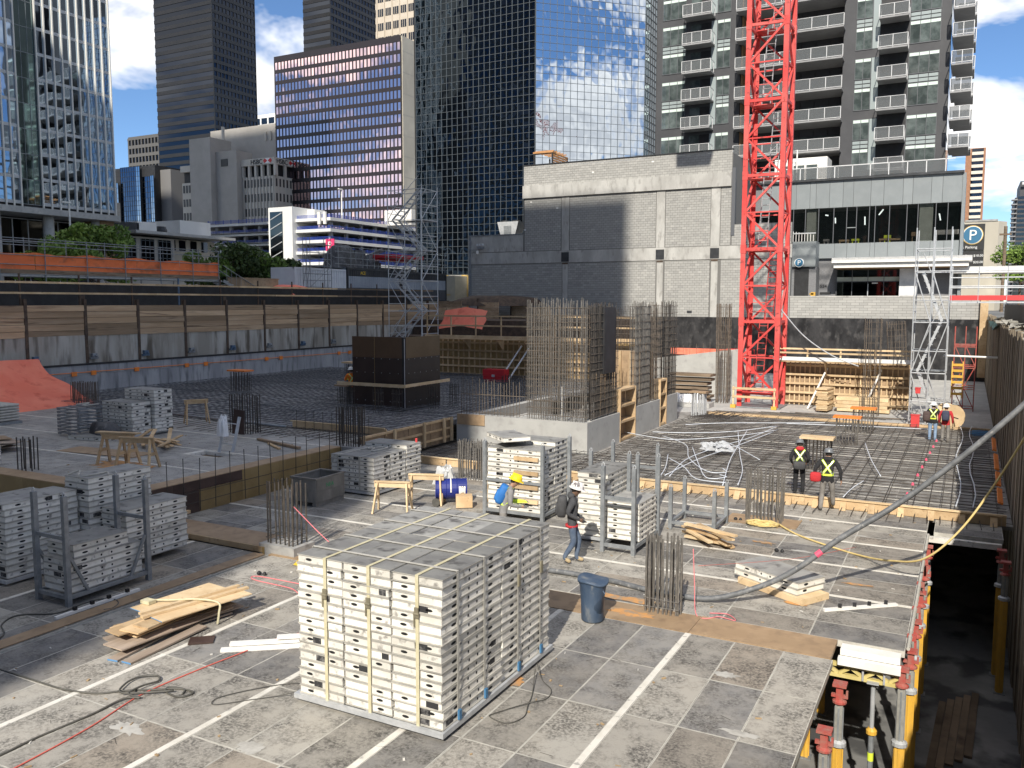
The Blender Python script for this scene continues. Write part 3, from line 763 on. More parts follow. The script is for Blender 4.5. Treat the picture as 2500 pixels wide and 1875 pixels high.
# camera mast on the low roof edge
cmn = thing('camera_mount', 'security camera on an arm at the corner of the block building', 'camera', (-40.3, 69.7, 10.4))
MB().tube((-1.2, .2, .1), (.3, -.2, .1), .03, 6).build('arm', MATS['galv_dark'], cmn)
MB().box(-.3, -.35, .15, .3, .0, .35).build('bracket', MATS['galv_dark'], cmn)
for x in (-.3, 0, .3): MB().lathe([(.0, .5), (.1, .5), (.12, .3), (.0, .28)], 8, (x, -.3, .12)).build('lamp', MATS['galv'], cmn)
MB().lathe([(.0, -.25), (.12, -.2), (.13, 0), (.08, .1)], 10, (-.35, -.2, -.1)).build('dome_camera', MATS['white_paint'], cmn)

# ---------- podium (glazed, grey panels) and its entrance
pod = thing('podium_building', 'grey panelled podium with a long dark window band and white canopy', 'building')
mat('grey_panel', (.215,.235,.24), (.235,.255,.26), 1, .45, rand=.05)
mat('dark_brick', (.17,.17,.175), (.22,.22,.225), 6, .85, stretch=(1,1,4))
GD = mat('glass_dark', (.004,.006,.006), rough=.03, alpha=.38, spec=.35)
PYf = 86.0
MB().box(-21, PYf+.3, 4, -.9, PYf+3, 11.1).build('core_wall', MATS['dark_brick'], pod)
MB().box(-21, PYf+.3, 14.5, -.9, PYf+6, 17.1).build('core_upper', MATS['dark_brick'], pod)
MB().box(-21, PYf+3.9, 11.1, -.9, PYf+6, 14.5).build('room_back', MATS['dark_metal'], pod)
MB().box(-21, PYf+.35, 11.0, -.9, PYf+6, 11.12).build('room_floor', MATS['concrete'], pod)
xs = [-18.2, -16.4, -15.0, -13.75, -13.2, -12.0, -10.8, -9.9, -8.4, -7.3, -5.7, -4.9, -3.4, -2.5, -.95]
for a, b in zip(xs[:-1], xs[1:]): MB().box(a+.012, PYf-.02, 14.5, b-.012, PYf+.28, 17.0).build('cladding_panel', MATS['grey_panel'], pod)
xs2 = [-13.1, -11.4, -10.3, -9.5, -8.3, -7.9, -6.8, -5.3, -4.6, -3.3, -2.2, -1.0]
for a, b in zip(xs2[:-1], xs2[1:]): MB().box(a+.012, PYf-.02, 9.8, b-.012, PYf+.28, 11.15).build('cladding_panel', MATS['grey_panel'], pod)
MB().box(-21, PYf-.3, 17.0, -.85, PYf+6, 17.2).build('roof_edge', MATS['dark_metal'], pod)
MB().box(-.95, PYf-.1, 6, -.7, PYf+6, 17.0).build('corner_trim', MATS['grey_panel'], pod)
wx = [-18.2, -16.5, -15.2, -14.1, -12.9, -11.55, -10.4, -9.55, -8.45, -7.95, -6.75, -5.3, -4.4, -2.95, -2.0, -1.05]
for a, b in zip(wx[:-1], wx[1:]):
    w = MB().box(a+.03, PYf+.02, 11.2, b-.03, PYf+.04, 14.44).build('window', GD, pod)
    MB().box(a-.03, PYf-.06, 11.16, a+.03, PYf+.06, 14.48).build('window_frame', MATS['steel_trim'], w)
MB().box(-10.35, PYf-.05, 12.55, -9.6, PYf+.03, 12.62).build('transom', MATS['grey_panel'], pod)
mat('pale_column', (.42,.46,.40), (.48,.52,.46), 2, .7)
for a, b in ((-14.05, -13.2), (-4.3, -3.2)): MB().box(a, PYf+.4, 11.12, b, PYf+1.2, 14.5).build('room_column', MATS['pale_column'], pod)
mat('tube_light', (.8,.82,.8), emit=((.9,1,.95), 1.2))
for (x, z, dx, dz) in ((-12.4, 13.9, .25, -.05), (-11.5, 13.6, .02, -.5), (-8.9, 13.6, .02, -.75), (-7.7, 13.7, .35, .5), (-2.7, 13.6, .12, -.6)):
    MB().tube((x, PYf+.6, z), (x+dx, PYf+.7, z+dz), .06, 6).build('room_light', MATS['tube_light'], pod)
mat('hi_vis', (.75,.85,.05), (.65,.78,.06), 4, .6)
for (x, w, h, mm) in ((-12.5, .5, .5, 'concrete'), (-11.1, .9, .4, 'lumber'), (-10.0, .7, .45, 'hi_vis'), (-9.0, .3, .7, 'ply_dark'), (-7.6, 1.8, .4, 'lumber'), (-7.2, .6, .7, 'hi_vis'), (-6.2, .4, .6, 'dark_metal'), (-4.9, .7, .9, 'ply'), (-2.9, 2.0, 1.0, 'concrete_light')):
    m = MB(); m.box(x, PYf+.5, 11.13+h*.6, x+w, PYf+1.1, 11.13+h); m.box(x+.05, PYf+.55, 11.13, x+.12, PYf+1.05, 11.13+h*.6); m.box(x+w-.12, PYf+.55, 11.13, x+w-.05, PYf+1.05, 11.13+h*.6)
    m.build('room_furniture', MATS[mm], pod)
# entrance level
MB().box(-11.2, 83.0, 9.22, .1, PYf, 9.68).build('canopy_fascia', MATS['white_paint'], pod)
MB().box(-11.05, 83.3, 8.78, -.15, PYf, 9.2).build('canopy_lower', MATS['white_paint'], pod)
mat('soffit', (.40,.24,.12), (.46,.29,.15), 3, .6)
MB().box(-10.95, 83.4, 8.72, -.25, PYf, 8.775).build('soffit', MATS['soffit'], pod)
MB().box(-1.4, 84, 8.2, 4.2, 88, 8.75).build('rear_canopy', MATS['white_paint'], pod)
GP = glass_mat('glass_lobby', (.30,.36,.34), .03, refl=.4)
for k in range(4):
    a = -11.1 + 1.37*k
    w = MB().box(a+.03, PYf+.0, 6.1, a+1.34, PYf+.02, 8.7).build('lobby_window', GP, pod)
    MB().box(a-.03, PYf-.05, 6.1, a+.03, PYf+.05, 8.7).build('lobby_frame', MATS['steel_trim'], w)
MB().box(-11.1, PYf-.06, 7.55, -5.7, PYf+.04, 7.62).build('lobby_transom', MATS['steel_trim'], pod)
MB().box(-11.1, PYf-.03, 7.62, -5.7, PYf-.005, 8.0).build('lobby_frosted_band', MATS['pale_column'], pod)
d = MB().box(-8.3, PYf-.04, 6.1, -7.0, PYf-.005, 7.3).build('lobby_door', GP, pod)
MB().box(-8.36, PYf-.07, 6.1, -8.3, PYf-.0, 7.36).build('door_frame', MATS['galv'], d)
MB().box(-8.0, PYf-.05, 7.38, -7.5, PYf-.03, 7.48).build('lit_sign', MATS['white_paint'], pod)
mat('marble', (.55,.56,.57), (.75,.75,.75), 1.1, .35, lo=.35, hi=.6)
MB().box(-5.65, PYf-.6, 6, -4.2, PYf+.1, 8.75).build('marble_pier', MATS['marble'], pod)
MB().box(-4.15, PYf+.5, 6, -.9, PYf+.7, 8.7).build('entrance_recess', MATS['dark_metal'], pod)
o = place(text_mesh('524', .42, .02, MATS['black']), 'house_number', pod, (-12.62, PYf+.27, 7.05), rot=FACE_S); o['label'] = 'black house number 524'
MB().box(-12.6, PYf+.2, 6.45, -11.6, PYf+.29, 6.62).build('mail_slot', MATS['black'], pod)
# stair/ramp kiosk with the blue P
kio = thing('stair_kiosk', 'grey kiosk with a dark doorway and round parking badge', 'kiosk', (0, 0, 0))
MB().box(-15.0, 84.3, 5, -12.7, 86.2, 8.95).build('side_wall', MATS['dark_brick'], kio)
MB().box(-15.0, 84.0, 8.97, -12.75, 86.2, 11.3).build('upper_wall', MATS['grey_panel'], kio)
MB().box(-14.65, 84.22, 5, -13.35, 84.29, 8.9).build('doorway', MATS['black'], kio)
mat('sign_blue', (.03,.14,.25), rough=.5); mat('sign_white', (.8,.8,.78), rough=.5); mat('sign_gold', (.6,.42,.14), rough=.5)
def disc(mb, x, y, z, r, d=.03, n=28): return mb.extr([(x + r*math.cos(2*math.pi*k/n), y, z + r*math.sin(2*math.pi*k/n)) for k in range(n)], (0, d, 0))
b = disc(MB(), -14.2, 83.90, 9.35, .42, .08).build('parking_badge', MATS['sign_white'], kio)
disc(MB(), -14.2, 83.87, 9.35, .36, .02).build('badge_face', MATS['sign_blue'], b)
place(text_mesh('P', .6, .01, MATS['sign_white'], 'CENTER'), 'badge_letter', b, (-14.2, 83.85, 9.15), rot=FACE_S)
for k in range(9): MB().box(-15.1+.26*k, 83.95, 11.3, -15.06+.26*k, 84.0, 12.3-.05*k).build('baluster', MATS['white_paint'], kio)
MB().box(-15.1, 83.93, 12.0, -12.8, 84.02, 12.1).build('handrail', MATS['galv'], kio)
tag(MB().box(-13.0, 83.5, 6.1, -12.6, 83.7, 6.6).extr([(-13.1, 83.5, 6.35), (-12.75, 83.5, 6.35), (-12.75, 83.5, 6.5), (-13.1, 83.5, 6.5)], (0, .1, 0)).build('standpipe', MATS['yellow_prop']), 'small yellow standpipe beside the kiosk doorway', 'standpipe')

# ---------- residential tower with balconies
con = thing('condo_tower', 'dark grey residential tower with white railed balconies', 'building')
mat('condo_panel', (.045,.046,.051), (.058,.059,.064), .5, .6)
mat('spandrel_grey', (.30,.345,.345), rough=.35); mat('spandrel_white', (.62,.72,.66), rough=.35)
mat('condo_slab', (.26,.26,.26), (.31,.31,.31), .6, .8)
mat('rail_white', (.62,.62,.62), rough=.45)
GC = mat('glass_condo', (.055,.07,.068), (.13,.155,.15), 1.1, .06, spec=.9, lo=.4, hi=.65, rand=.25)
GR = mat('glass_rail', (.16,.17,.175), rough=.08, alpha=.55)
CYf = 92.0
MB().box(-31.2, CYf, 4, -22.1, CYf+10, 64).build('wall_west', MATS['condo_panel'], con)
MB().box(-22.1, CYf+2.0, 4, -12.05, CYf+10, 64).build('wall_recess', MATS['condo_panel'], con)
MB().box(-12.05, CYf, 4, -2.65, CYf+10, 64).build('wall_east', MATS['condo_panel'], con)
def cwin(x0, x1, z0, z1, n, white=True, spand=0.0):
    """window of n lights with a white spandrel on top"""
    w = (x1 - x0) / n; zt = z1 - (.32 if white else 0)
    fr = MB()
    for k in range(n + 1): fr.box(x0 + w*k - .025, CYf-.07, z0, x0 + w*k + .025, CYf+.01, z1)
    fr.box(x0, CYf-.065, z0-.03, x1, CYf+.01, z0+.03); fr.box(x0, CYf-.065, z1-.03, x1, CYf+.01, z1+.03)
    f = fr.build('window_frame', MATS['steel_trim'], con)
    for k in range(n):
        MB().box(x0 + w*k + .025, CYf-.045, z0+.03, x0 + w*(k+1) - .025, CYf-.03, zt-.02).build('pane', GC, f)
        if white: MB().box(x0 + w*k + .03, CYf-.06, zt, x0 + w*(k+1) - .03, CYf-.035, z1-.035).build('top_panel', MATS['spandrel_white'], f)
def spandrels(x0, x1, z0, n):
    w = (x1 - x0) / n
    for k in range(n):
        for dz in (0, .38): MB().box(x0 + w*k + .03, CYf-.06, z0+dz+.04, x0 + w*(k+1) - .03, CYf-.02, z0+dz+.33).build('spandrel_panel', MATS['spandrel_grey'], con)
def balcony(x0, x1, y0, y1, zb, bays, side=True, doors=True):
    """slab, framed glass railing on three sides"""
    b = MB().box(x0, y0, zb+.05, x1, y1, zb+.2).build('balcony', MATS['condo_slab'], con)
    r = MB(); zt = zb + 1.3
    w = (x1 - x0) / bays
    for k in range(bays + 1): r.box(x0 + w*k - .03, y0+.0, zb+.2, x0 + w*k + .03, y0+.06, zt)
    r.box(x0-.03, y0-.01, zt, x1+.03, y0+.07, zt+.04); r.box(x0, y0+.0, zb+.26, x1, y0+.05, zb+.31)
    if side:
        for x in (x0, x1-.05):
            r.box(x, y0+.07, zt, x+.05, y1, zt+.06)
            for yy in (y1-.3,): r.box(x, yy, zb+.2, x+.05, yy+.05, zt)
    r.build('railing', MATS['rail_white'], b)
    for k in range(bays): MB().box(x0 + w*k + .04, y0+.02, zb+.32, x0 + w*(k+1) - .04, y0+.035, zt-.01).build('rail_glass', GR, b)
    return b
for k in range(7):                                   # west bay: pairs of floors
    zb = 18.3 + 2.87*k
    if 17.5 < zb:
        balcony(-27.85, -24.8, 90.3, CYf, zb + 2.6 - 2.87, 3 if False else 3)
        dr = MB().box(-27.4, CYf-.03, zb+.05, -25.0, CYf-.005, zb+2.3).build('balcony_door', GC, con)
        MB().box(-26.3, CYf-.05, zb+.05, -25.2, CYf-.031, zb+2.3).build('door_leaf', MATS['black'], dr)
for (za, zb, kind) in ((18.9, 21.5, 1), (22.3, 23.3, 0), (24.35, 29.2, 2), (29.95, 34.85, 2), (35.7, 40.6, 2), (41.4, 46.3, 2)):
    pass
for z0 in (18.6, 24.4, 30.15, 35.8, 41.6):
    for (x0, x1, n) in ((-30.5, -27.95, 3), (-24.55, -23.2, 2), (-10.9, -9.45, 2), (-6.1, -3.5, 3)):
        cwin(x0, x1, z0, z0+2.05, n); cwin(x0, x1, z0+2.95, z0+4.9, n); spandrels(x0, x1, z0+2.12, n)
    MB().box(-25.2, CYf-.05, z0, -24.62, CYf-.01, z0+4.9).build('light_panel', MATS['spandrel_grey'], con)
    MB().box(-9.4, CYf-.05, z0, -8.75, CYf-.01, z0+4.9).build('light_panel', MATS['spandrel_grey'], con)
    MB().box(-8.7, CYf-.05, z0+.0, -6.2, CYf-.01, z0+5.6).build('recess_panel', MATS['black'], con)
mat('cedar_soffit', (.30,.17,.08), rough=.6)
for k in range(9):                                   # wide balconies in the middle
    zb = 20.45 + 2.93*k - 2.93
    balcony(-22.3, -11.9, 90.5, CYf+2.0, zb, 7, side=False)
    for j in range(7):
        x0 = -21.9 + 1.4*j
        w = MB().box(x0, CYf+1.93, zb+.25, x0+1.32, CYf+1.96, zb+2.2).build('terrace_window', GC, con)
        MB().box(x0-.04, CYf+1.9, zb+.2, x0, CYf+1.99, zb+2.75).build('terrace_mullion', MATS['black'], w)
    MB().box(-22.05, CYf+.1, zb+.2, -21.9, CYf+1.9, zb+2.93).build('cedar_wall', MATS['cedar_soffit'], con)
    MB().box(-17.0, 90.7, zb+.2, -16.9, CYf+1.9, zb+2.2).build('privacy_screen', GR, con)
for k in range(6): balcony(-8.7, -6.15, 90.0, CYf, 18.1 + 2.83*k, 2)
for k in range(6): balcony(-2.4, -.7, 89.5, 94, 19.7 + 2.46*k*1.0, 2)
for k in range(6):
    b = balcony(-2.2, -.55, 95, 99, 20.3 + 2.5*k, 2)
    MB().box(-2.65, 92.5, 19 + 2.5*k, -2.6, 99, 21 + 2.5*k).build('side_window', GC, con)
tr = thing('terrace_railing', 'white framed glass railing along the podium roof terrace', 'railing', (0, 0, 0))
r = MB()
for k in range(10): r.box(-16.3+1.55*k-.04, PYf+.2, 17.2, -16.3+1.55*k+.04, PYf+.28, 18.35)
r.box(-16.4, PYf+.2, 18.3, -1.6, PYf+.28, 18.38); r.build('frame', MATS['rail_white'], tr)
for k in range(9): MB().box(-16.26+1.55*k, PYf+.23, 17.3, -14.82+1.55*k, PYf+.25, 18.28).build('glass', GR, tr)
pv = thing('terrace_pavilion', 'white pavilion with windows on the podium roof terrace', 'pavilion', (0, 0, 0))
MB().box(-17.5, 88, 17.2, -12.6, 91, 19.6).build('walls', MATS['white_paint'], pv)
for k in range(3): MB().box(-16.9+1.2*k, 87.95, 17.4, -15.9+1.2*k, 87.99, 18.9).build('window', GC, pv)
for x in (-16.5, -15.2):
    tag(MB().tube((x, 86.8, 17.2), (x, 86.8, 21.3 if x < -16 else 20.2), .07, 8).build('light_pole', MATS['white_paint']), ('taller' if x < -16 else 'shorter') + ' white pole for string lights on the podium terrace', 'pole')
pts = spline([(-22, 86.8, 20.6), (-19, 86.8, 19.6), (-16.5, 86.8, 21.2), (-15.9, 86.8, 20.2), (-15.2, 86.8, 20.2)], 8)
sl = MB().path(pts, .015, 4)
for p in pts[::3]: sl.lathe([(.01, -.12), (.05, -.08), (.02, 0)], 6, p)
tag(sl.build('string_lights', MATS['galv']), 'festoon of string lights above the podium terrace', 'lights')

# ---------- blue mirrored tower with the chamfered corner
gt = thing('mirror_tower', 'blue mirror glass tower with a chamfered corner reflecting clouds', 'building')
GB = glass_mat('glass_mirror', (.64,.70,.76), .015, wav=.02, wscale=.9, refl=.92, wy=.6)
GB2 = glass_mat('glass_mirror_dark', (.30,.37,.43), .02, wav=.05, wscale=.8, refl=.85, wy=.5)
mat('mullion_grey', (.15,.17,.185), rough=.45, metal=.4)
# corner at (-39.8, 79.8), chamfer at 45 degrees, then along +Y
Q = [(-54.7, 79.93), (-39.84, 79.93), (-31.36, 88.41), (-31.36, 94), (-54.7, 94)]
MB().prism(Q, 4.6, 48).build('core', MATS['black'], gt)
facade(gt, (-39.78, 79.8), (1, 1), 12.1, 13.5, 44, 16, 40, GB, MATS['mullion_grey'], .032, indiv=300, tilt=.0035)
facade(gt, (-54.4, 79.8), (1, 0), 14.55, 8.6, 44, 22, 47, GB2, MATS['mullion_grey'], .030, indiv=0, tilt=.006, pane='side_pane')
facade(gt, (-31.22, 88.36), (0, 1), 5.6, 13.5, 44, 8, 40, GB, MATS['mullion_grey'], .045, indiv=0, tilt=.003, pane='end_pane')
MB().box(-54.4, 79.3, 4.6, -39.6, 79.9, 8.5).build('base_wall', MATS['concrete_light'], gt)
for x in (-50.2, -47.7, -44.9): MB().tube((x, 78.9, 4.6), (x, 78.9, 8.5), .38, 12).build('base_column', MATS['sign_gold'], gt)
o = thing('shop_front', 'pale shop canopy with white and gold script lettering below the mirror tower', 'shop', (-49.3, 76.2, 4.6))
mat('shop_cream', (.50,.45,.34), (.56,.50,.38), 2, .7)
MB().box(-2.0, 0, 0, 2.0, 2.4, 3.75).build('wall', MATS['shop_cream'], o)
place(text_mesh('byxit', .57, .02, MATS['sign_white']), 'sign_lettering', o, (-.3, -.05, 2.6), rot=FACE_S)
place(text_mesh('Orient Flowers', .32, .02, MATS['sign_gold']), 'sign_lettering', o, (-.5, -.05, 1.7), rot=FACE_S)

# ---------- bronze mirrored block
br = thing('bronze_building', 'bronze mirror glass office block with a blank beige end wall', 'building')
GBZ = glass_mat('glass_bronze', (.84,.62,.64), .02, wav=.012, wscale=.7, refl=.93, wy=.5)
mat('bronze_frame', (.018,.013,.016), rough=.5)
mat('beige_wall', (.42,.385,.315), (.48,.445,.37), .12, .75, c3=(.54,.50,.41), scale3=.35, lo3=.5, hi3=.7, stretch=(1,1,.6))
MB().box(-121.7, 130.12, 4.6, -91.9, 139, 53).build('core', MATS['black'], br)
facade(br, (-121.75, 130), (1, 0), 29.9, 7.7, 52.0, 36, 21, GBZ, MATS['bronze_frame'], .20, gap=.68, indiv=300, tilt=.0028, proud=.08)
MB().box(-121.8, 129.88, 52.0, -91.9, 139.1, 53.1).build('roof_band', MATS['bronze_frame'], br)
MB().box(-91.89, 130.2, 4.6, -91.6, 138.4, 53.0).build('end_wall', MATS['beige_wall'], br)
for k in range(13): MB().box(-91.6, 130.2, 6+3.7*k, -91.585, 138.4, 6.03+3.7*k).build('wall_joint', MATS['concrete'], br)

# ---------- dark towers behind
mat('dk_span', (.011,.010,.009), (.015,.013,.012), .3, .4)
mat('dk_span2', (.008,.008,.009), rough=.35)
mat('blind', (.42,.40,.35), (.30,.29,.26), 2, .7)
GK = glass_mat('glass_smoke', (.07,.078,.095), .03, refl=.8)
GK2 = glass_mat('glass_smoke_blue', (.05,.06,.08), .03, refl=.8)
def dark_tower(label, x0, x1, y0, y1, z0, z1, nr, ncl, ncr):
    t = thing('dark_tower', label, 'building')
    MB().box(x0+.05, y0+.15, 4.6, x1-.15, y1, z1).build('core', MATS['black'], t)
    rh = (z1 - z0) / nr
    band = MB().box(x0, 0, 0, x1, .08, rh*.52).mesh('window_band', GK)
    spn = MB().box(x0, -.12, 0, x1, .08, rh*.46).mesh('spandrel', MATS['dk_span'])
    for r in range(nr):
        b = place(band, 'window_band', t, (0, y0, z0 + rh*r + rh*.47)); place(spn, 'spandrel', t, (0, y0, z0 + rh*r))
        bl = MB(); x = x0 + U(0, 2)
        while x < x1 - 1:
            if RNG.random() < .55:
                w = U(.15, .5); bl.box(x, y0-.03, z0 + rh*r + rh*.48, x + w, y0-.005, z0 + rh*r + rh*U(.75, .97))
            x += U(.9, 2.4)
        if bl.v: bl.build('blinds', MATS['blind'], b)
    facade(t, (x1, y0), (0, 1), y1 - y0, z0, z1, ncr, nr, GK2, MATS['dk_span2'], .22, gap=rh*.42, indiv=0, tilt=.003, proud=.15)
    return t
dark_tower('tallest dark brown glass tower left of the bronze block', -179.1, -159.6, 150, 163.7, 20, 92, 38, 20, 12)
dark_tower('dark tower rising behind the bronze block', -167.0, -157.4, 190, 210, 50, 100, 24, 10, 14)
bt = thing('beige_tower', 'beige stone tower with rows of square windows behind the bronze block', 'building')
mat('beige_stone', (.50,.43,.34), (.55,.48,.39), .4, .8); GS = glass_mat('glass_grey', (.20,.21,.22), .1, refl=.4)
MB().box(-176, 230.0, 4.6, -150, 250, 110).build('wall', MATS['beige_stone'], bt)
wm = MB().box(-1.05, -.02, -1.15, 1.05, .1, 1.15).mesh('window', GS); fm = MB().box(-.06, -.08, -1.15, .06, -.02, 1.15).mesh('window_bar', MATS['beige_stone'])
for i in range(8):
    for j in range(7):
        w = place(wm, 'window', bt, (-173 + 2.95*i, 229.94, 80 + 4.35*j)); place(fm, 'window_bar', w, (-.35, 0, 0)); place(fm, 'window_bar', w, (.35, 0, 0))
for i in range(9): MB().box(-174.6+2.95*i, 229.7, 70, -174.35+2.95*i, 229.98, 110).build('rib', MATS['beige_stone'], bt)

# ---------- bank building with the sign
hb = thing('bank_building', 'grey concrete bank building with rows of slit windows and roof sign', 'building')
mat('bank_wall', (.54,.50,.43), (.60,.56,.49), .5, .85, stretch=(1,1,.3)); mat('bank_shaft', (.38,.355,.315), (.43,.40,.36), .3, .85)
mat('slit_glass', (.035,.028,.025), rough=.3)
MB().box(-143, 125.2, 4.6, -117.95, 141, 29.6).build('body', MATS['bank_wall'], hb)
MB().box(-143, 125.8, 29.6, -118.5, 140.8, 32).build('penthouse_recess', MATS['black'], hb)
MB().box(-143.1, 124.9, 31.75, -117.7, 141, 33.0).build('fascia', MATS['bank_wall'], hb)
MB().box(-137.6, 122.5, 4.6, -131.9, 128, 37.5).build('shaft', MATS['bank_shaft'], hb)
MB().box(-131.9, 123.8, 4.6, -126.3, 128, 34.8).build('shaft_side', MATS['bank_shaft'], hb)
MB().box(-140.8, 131, 30, -112.5, 145, 40.8).build('plant_room', MATS['bank_shaft'], hb)
for k in range(3): MB().box(-125.5+1.3*k, 130.7, 37.6, -125.2+1.3*k, 131, 39.4).build('bracket', MATS['bank_wall'], hb)
MB().tube((-133, 127, 37.5), (-133, 127, 40.3), .3, 8).build('flue', MATS['bank_wall'], hb)
MB().box(-130.4, 123.72, 31.9, -128.6, 123.79, 33.3).build('louvre', MATS['dk_span'], hb)
for k in range(6): MB().box(-126+2.05*k*.8-.2, 125.0, 29.6, -126+2.05*k*.8+.25, 125.6, 31.75).build('top_pier', MATS['bank_wall'], hb)
for k in range(7): MB().box(-118.2, 125.4+2.4*k, 29.6, -117.8, 126.0+2.4*k, 31.75).build('top_pier', MATS['bank_wall'], hb)
sw = MB().box(-.24, -.05, 0, .24, .1, 1.5).mesh('slit_window', MATS['slit_glass']); swe = MB().box(-.1, -.2, 0, .0, .2, 1.5).mesh('slit_window_end', MATS['slit_glass'])
wr = MB().box(-.09, -.2, 0, .09, .0, 25).mesh('rib', MATS['bank_wall']); wre = MB().box(-.05, -.09, 0, .05, .09, 25).mesh('rib_end', MATS['bank_wall'])
for j in range(8):
    z = 27.6 - 2.75*j
    for i in range(9): place(sw, 'window', hb, (-125.4 + .84*i, 125.17, z))
    for i in range(6): place(sw, 'window', hb, (-142.5 + .82*i, 125.17, z))
    for i in range(16): place(swe, 'window', hb, (-117.9, 125.7 + .97*i, z))
for i in range(10): place(wr, 'rib', hb, (-125.82 + .84*i, 125.19, 4.6))
for i in range(17): place(wre, 'rib', hb, (-117.94, 125.2 + .97*i, 4.6))
mat('sign_black', (.02,.02,.02), rough=.5); mat('sign_red', (.6,.03,.03), rough=.5)
def hexagon(parent, at, rz):
    o = place(MB().box(-.7, 0, -.45, .7, .06, .45).mesh('emblem', MATS['sign_white']), 'emblem', parent, at, rz)
    r = MB()
    for s in (-1, 1):
        r.extr([(s*.7, -.02, .45), (s*.7, -.02, -.45), (s*1.12, -.02, 0)], (0, .04, 0)); r.extr([(s*.7, -.02, .45), (s*.7, -.02, -.45), (s*.05, -.02, 0)], (0, .04, 0))
    r.build('emblem_red', MATS['sign_red'], o)
place(text_mesh('HSBC', 1.25, .04, MATS['sign_black']), 'sign_lettering', hb, (-123.7, 124.85, 31.95), rot=FACE_S); hexagon(hb, (-119.3, 124.84, 32.42), 0)
place(text_mesh('HSBC', 1.25, .04, MATS['sign_black']), 'sign_lettering', hb, (-117.65, 125.5, 31.95), rot=FACE_E); hexagon(hb, (-117.64, 130.0, 32.42), math.pi/2)

# ---------- parkade with blue rails
pk = thing('parkade', 'white parking structure with blue rails on every level', 'building')
mat('blue_rail', (.02,.05,.30), (.03,.07,.36), 2, .45); mat('parkade_white', (.66,.66,.64), (.74,.74,.72), .4, .7)
for k in range(7):
    z = 15.65 - 1.36*k
    if k < 6: MB().box(-96, 84.2, z-1.0, -70.2, 106, z-.92).build('soffit', MATS['concrete'], pk)
    MB().box(-75.6, 83.8, z, -70.0, 106, z+.38).build('slab_edge', MATS['parkade_white'], pk)
    MB().box(-96, 84.4, z, -79.8, 106, z+.28).build('slab_edge', MATS['parkade_white'], pk)
    for j in range(3):
        zz = z + .42 + .14*j
        MB().box(-75.5, 83.92, zz, -70.06, 83.98, zz+.07).build('rail', MATS['blue_rail'], pk)
        MB().box(-70.12, 83.9, zz, -70.06, 106, zz+.07).build('rail', MATS['blue_rail'], pk)
        MB().box(-92, 84.5, zz, -79.9, 84.56, zz+.07).build('rail', MATS['blue_rail'], pk)
    pp = MB()
    for j in range(16): pp.box(-70.13, 84.2+1.4*j, z+.3, -70.05, 84.28+1.4*j, z+.85)
    for j in range(9): pp.box(-91.8+1.4*j, 84.5, z+.28, -91.72+1.4*j, 84.56, z+.85)
    stuff(pp.build('rail_posts', MATS['blue_rail'], pk))
for k in range(8): MB().box(-71.0, 84.6+3*k, 4.6, -70.6, 85.0+3*k, 15.6).build('column', MATS['concrete_light'], pk)
for k in range(5): MB().box(-91+2.6*k, 85, 4.6, -90.6+2.6*k, 85.4, 15.6).build('column', MATS['concrete_light'], pk)
MB().box(-96, 94, 4.6, -71.5, 105.9, 15.6).build('inner_wall', MATS['dark_metal'], pk)
MB().box(-79.6, 83.2, 4.6, -75.62, 88, 17.55).build('stair_shaft', MATS['parkade_white'], pk)
st = MB().box(-79.3, 83.14, 5, -77.2, 83.19, 17.0).build('stair_glazing', glass_mat('glass_stair', (.22,.26,.27), .08, refl=.4), pk)
for k in range(10): MB().bar((-79.2, 83.1, 5.2+1.2*k), (-77.3, 83.1, 6.0+1.2*k), .06, .1).build('stair_flight', MATS['galv'], st)
MB().box(-75.6, 86, 15.7, -74.4, 88, 17.4).build('lift_head', MATS['parkade_white'], pk)
MB().box(-70.4, 95.5, 15.9, -66, 99, 17.9).build('roof_box', MATS['white_paint'], pk)
mat('pink_sign', (.75,.05,.16), rough=.5)
s_ = MB().box(-70.6, 83.55, 11.9, -69.3, 83.68, 13.35).build('parking_sign', MATS['pink_sign'], pk)
place(text_mesh('P', 1.2, .02, MATS['sign_white'], 'CENTER'), 'sign_letter', s_, (-69.95, 83.52, 12.2), rot=FACE_S)
for dx in (0, .9): MB().box(-71.8+dx, 83.5, 15.2, -71.4+dx, 83.75, 16.7).build('antenna', MATS['white_paint'], pk)
# ---------- finned glass tower at the left
ft = thing('finned_tower', 'blue glass office tower with white vertical fins at the left edge', 'building')
GF = glass_mat('glass_fin', (.42,.52,.64), .02, wav=.006, wscale=.6, refl=.88)
GFt = glass_mat('glass_teal', (.26,.36,.38), .03, refl=.75)
mat('fin_white', (.74,.72,.66), rough=.45)
XF = -75.0
MB().box(-100, 36, 14.1, XF-.15, 57.3, 60).build('core', MATS['black'], ft)
facade(ft, (XF, 49.79), (0, 1), 7.5, 14.3, 58.7, 9, 20, GF, MATS['galv'], .03, gap=.28, indiv=180, tilt=.002, proud=.03, gridname='spandrel_rails')
facade(ft, (XF, 43.0), (0, 1), 4.8, 14.3, 58.7, 7, 20, GF, MATS['galv'], .03, gap=.28, indiv=60, tilt=.003, proud=.03, pane='west_pane', gridname='spandrel_rails')
facade(ft, (XF-.08, 47.8), (0, 1), 1.95, 14.3, 58.7, 3, 20, GFt, MATS['galv_dark'], .03, gap=.05, indiv=60, tilt=.002, proud=.03, pane='recess_pane', gridname='spandrel_rails')
fin = MB().box(0, -.055, 0, .14, .055, 46).mesh('fin', MATS['fin_white'])
for y in [49.79 + 7.55*k/9 for k in range(10)] + [47.78 - .71*k for k in range(7)]: place(fin, 'fin', ft, (XF+.02, y, 14.0))
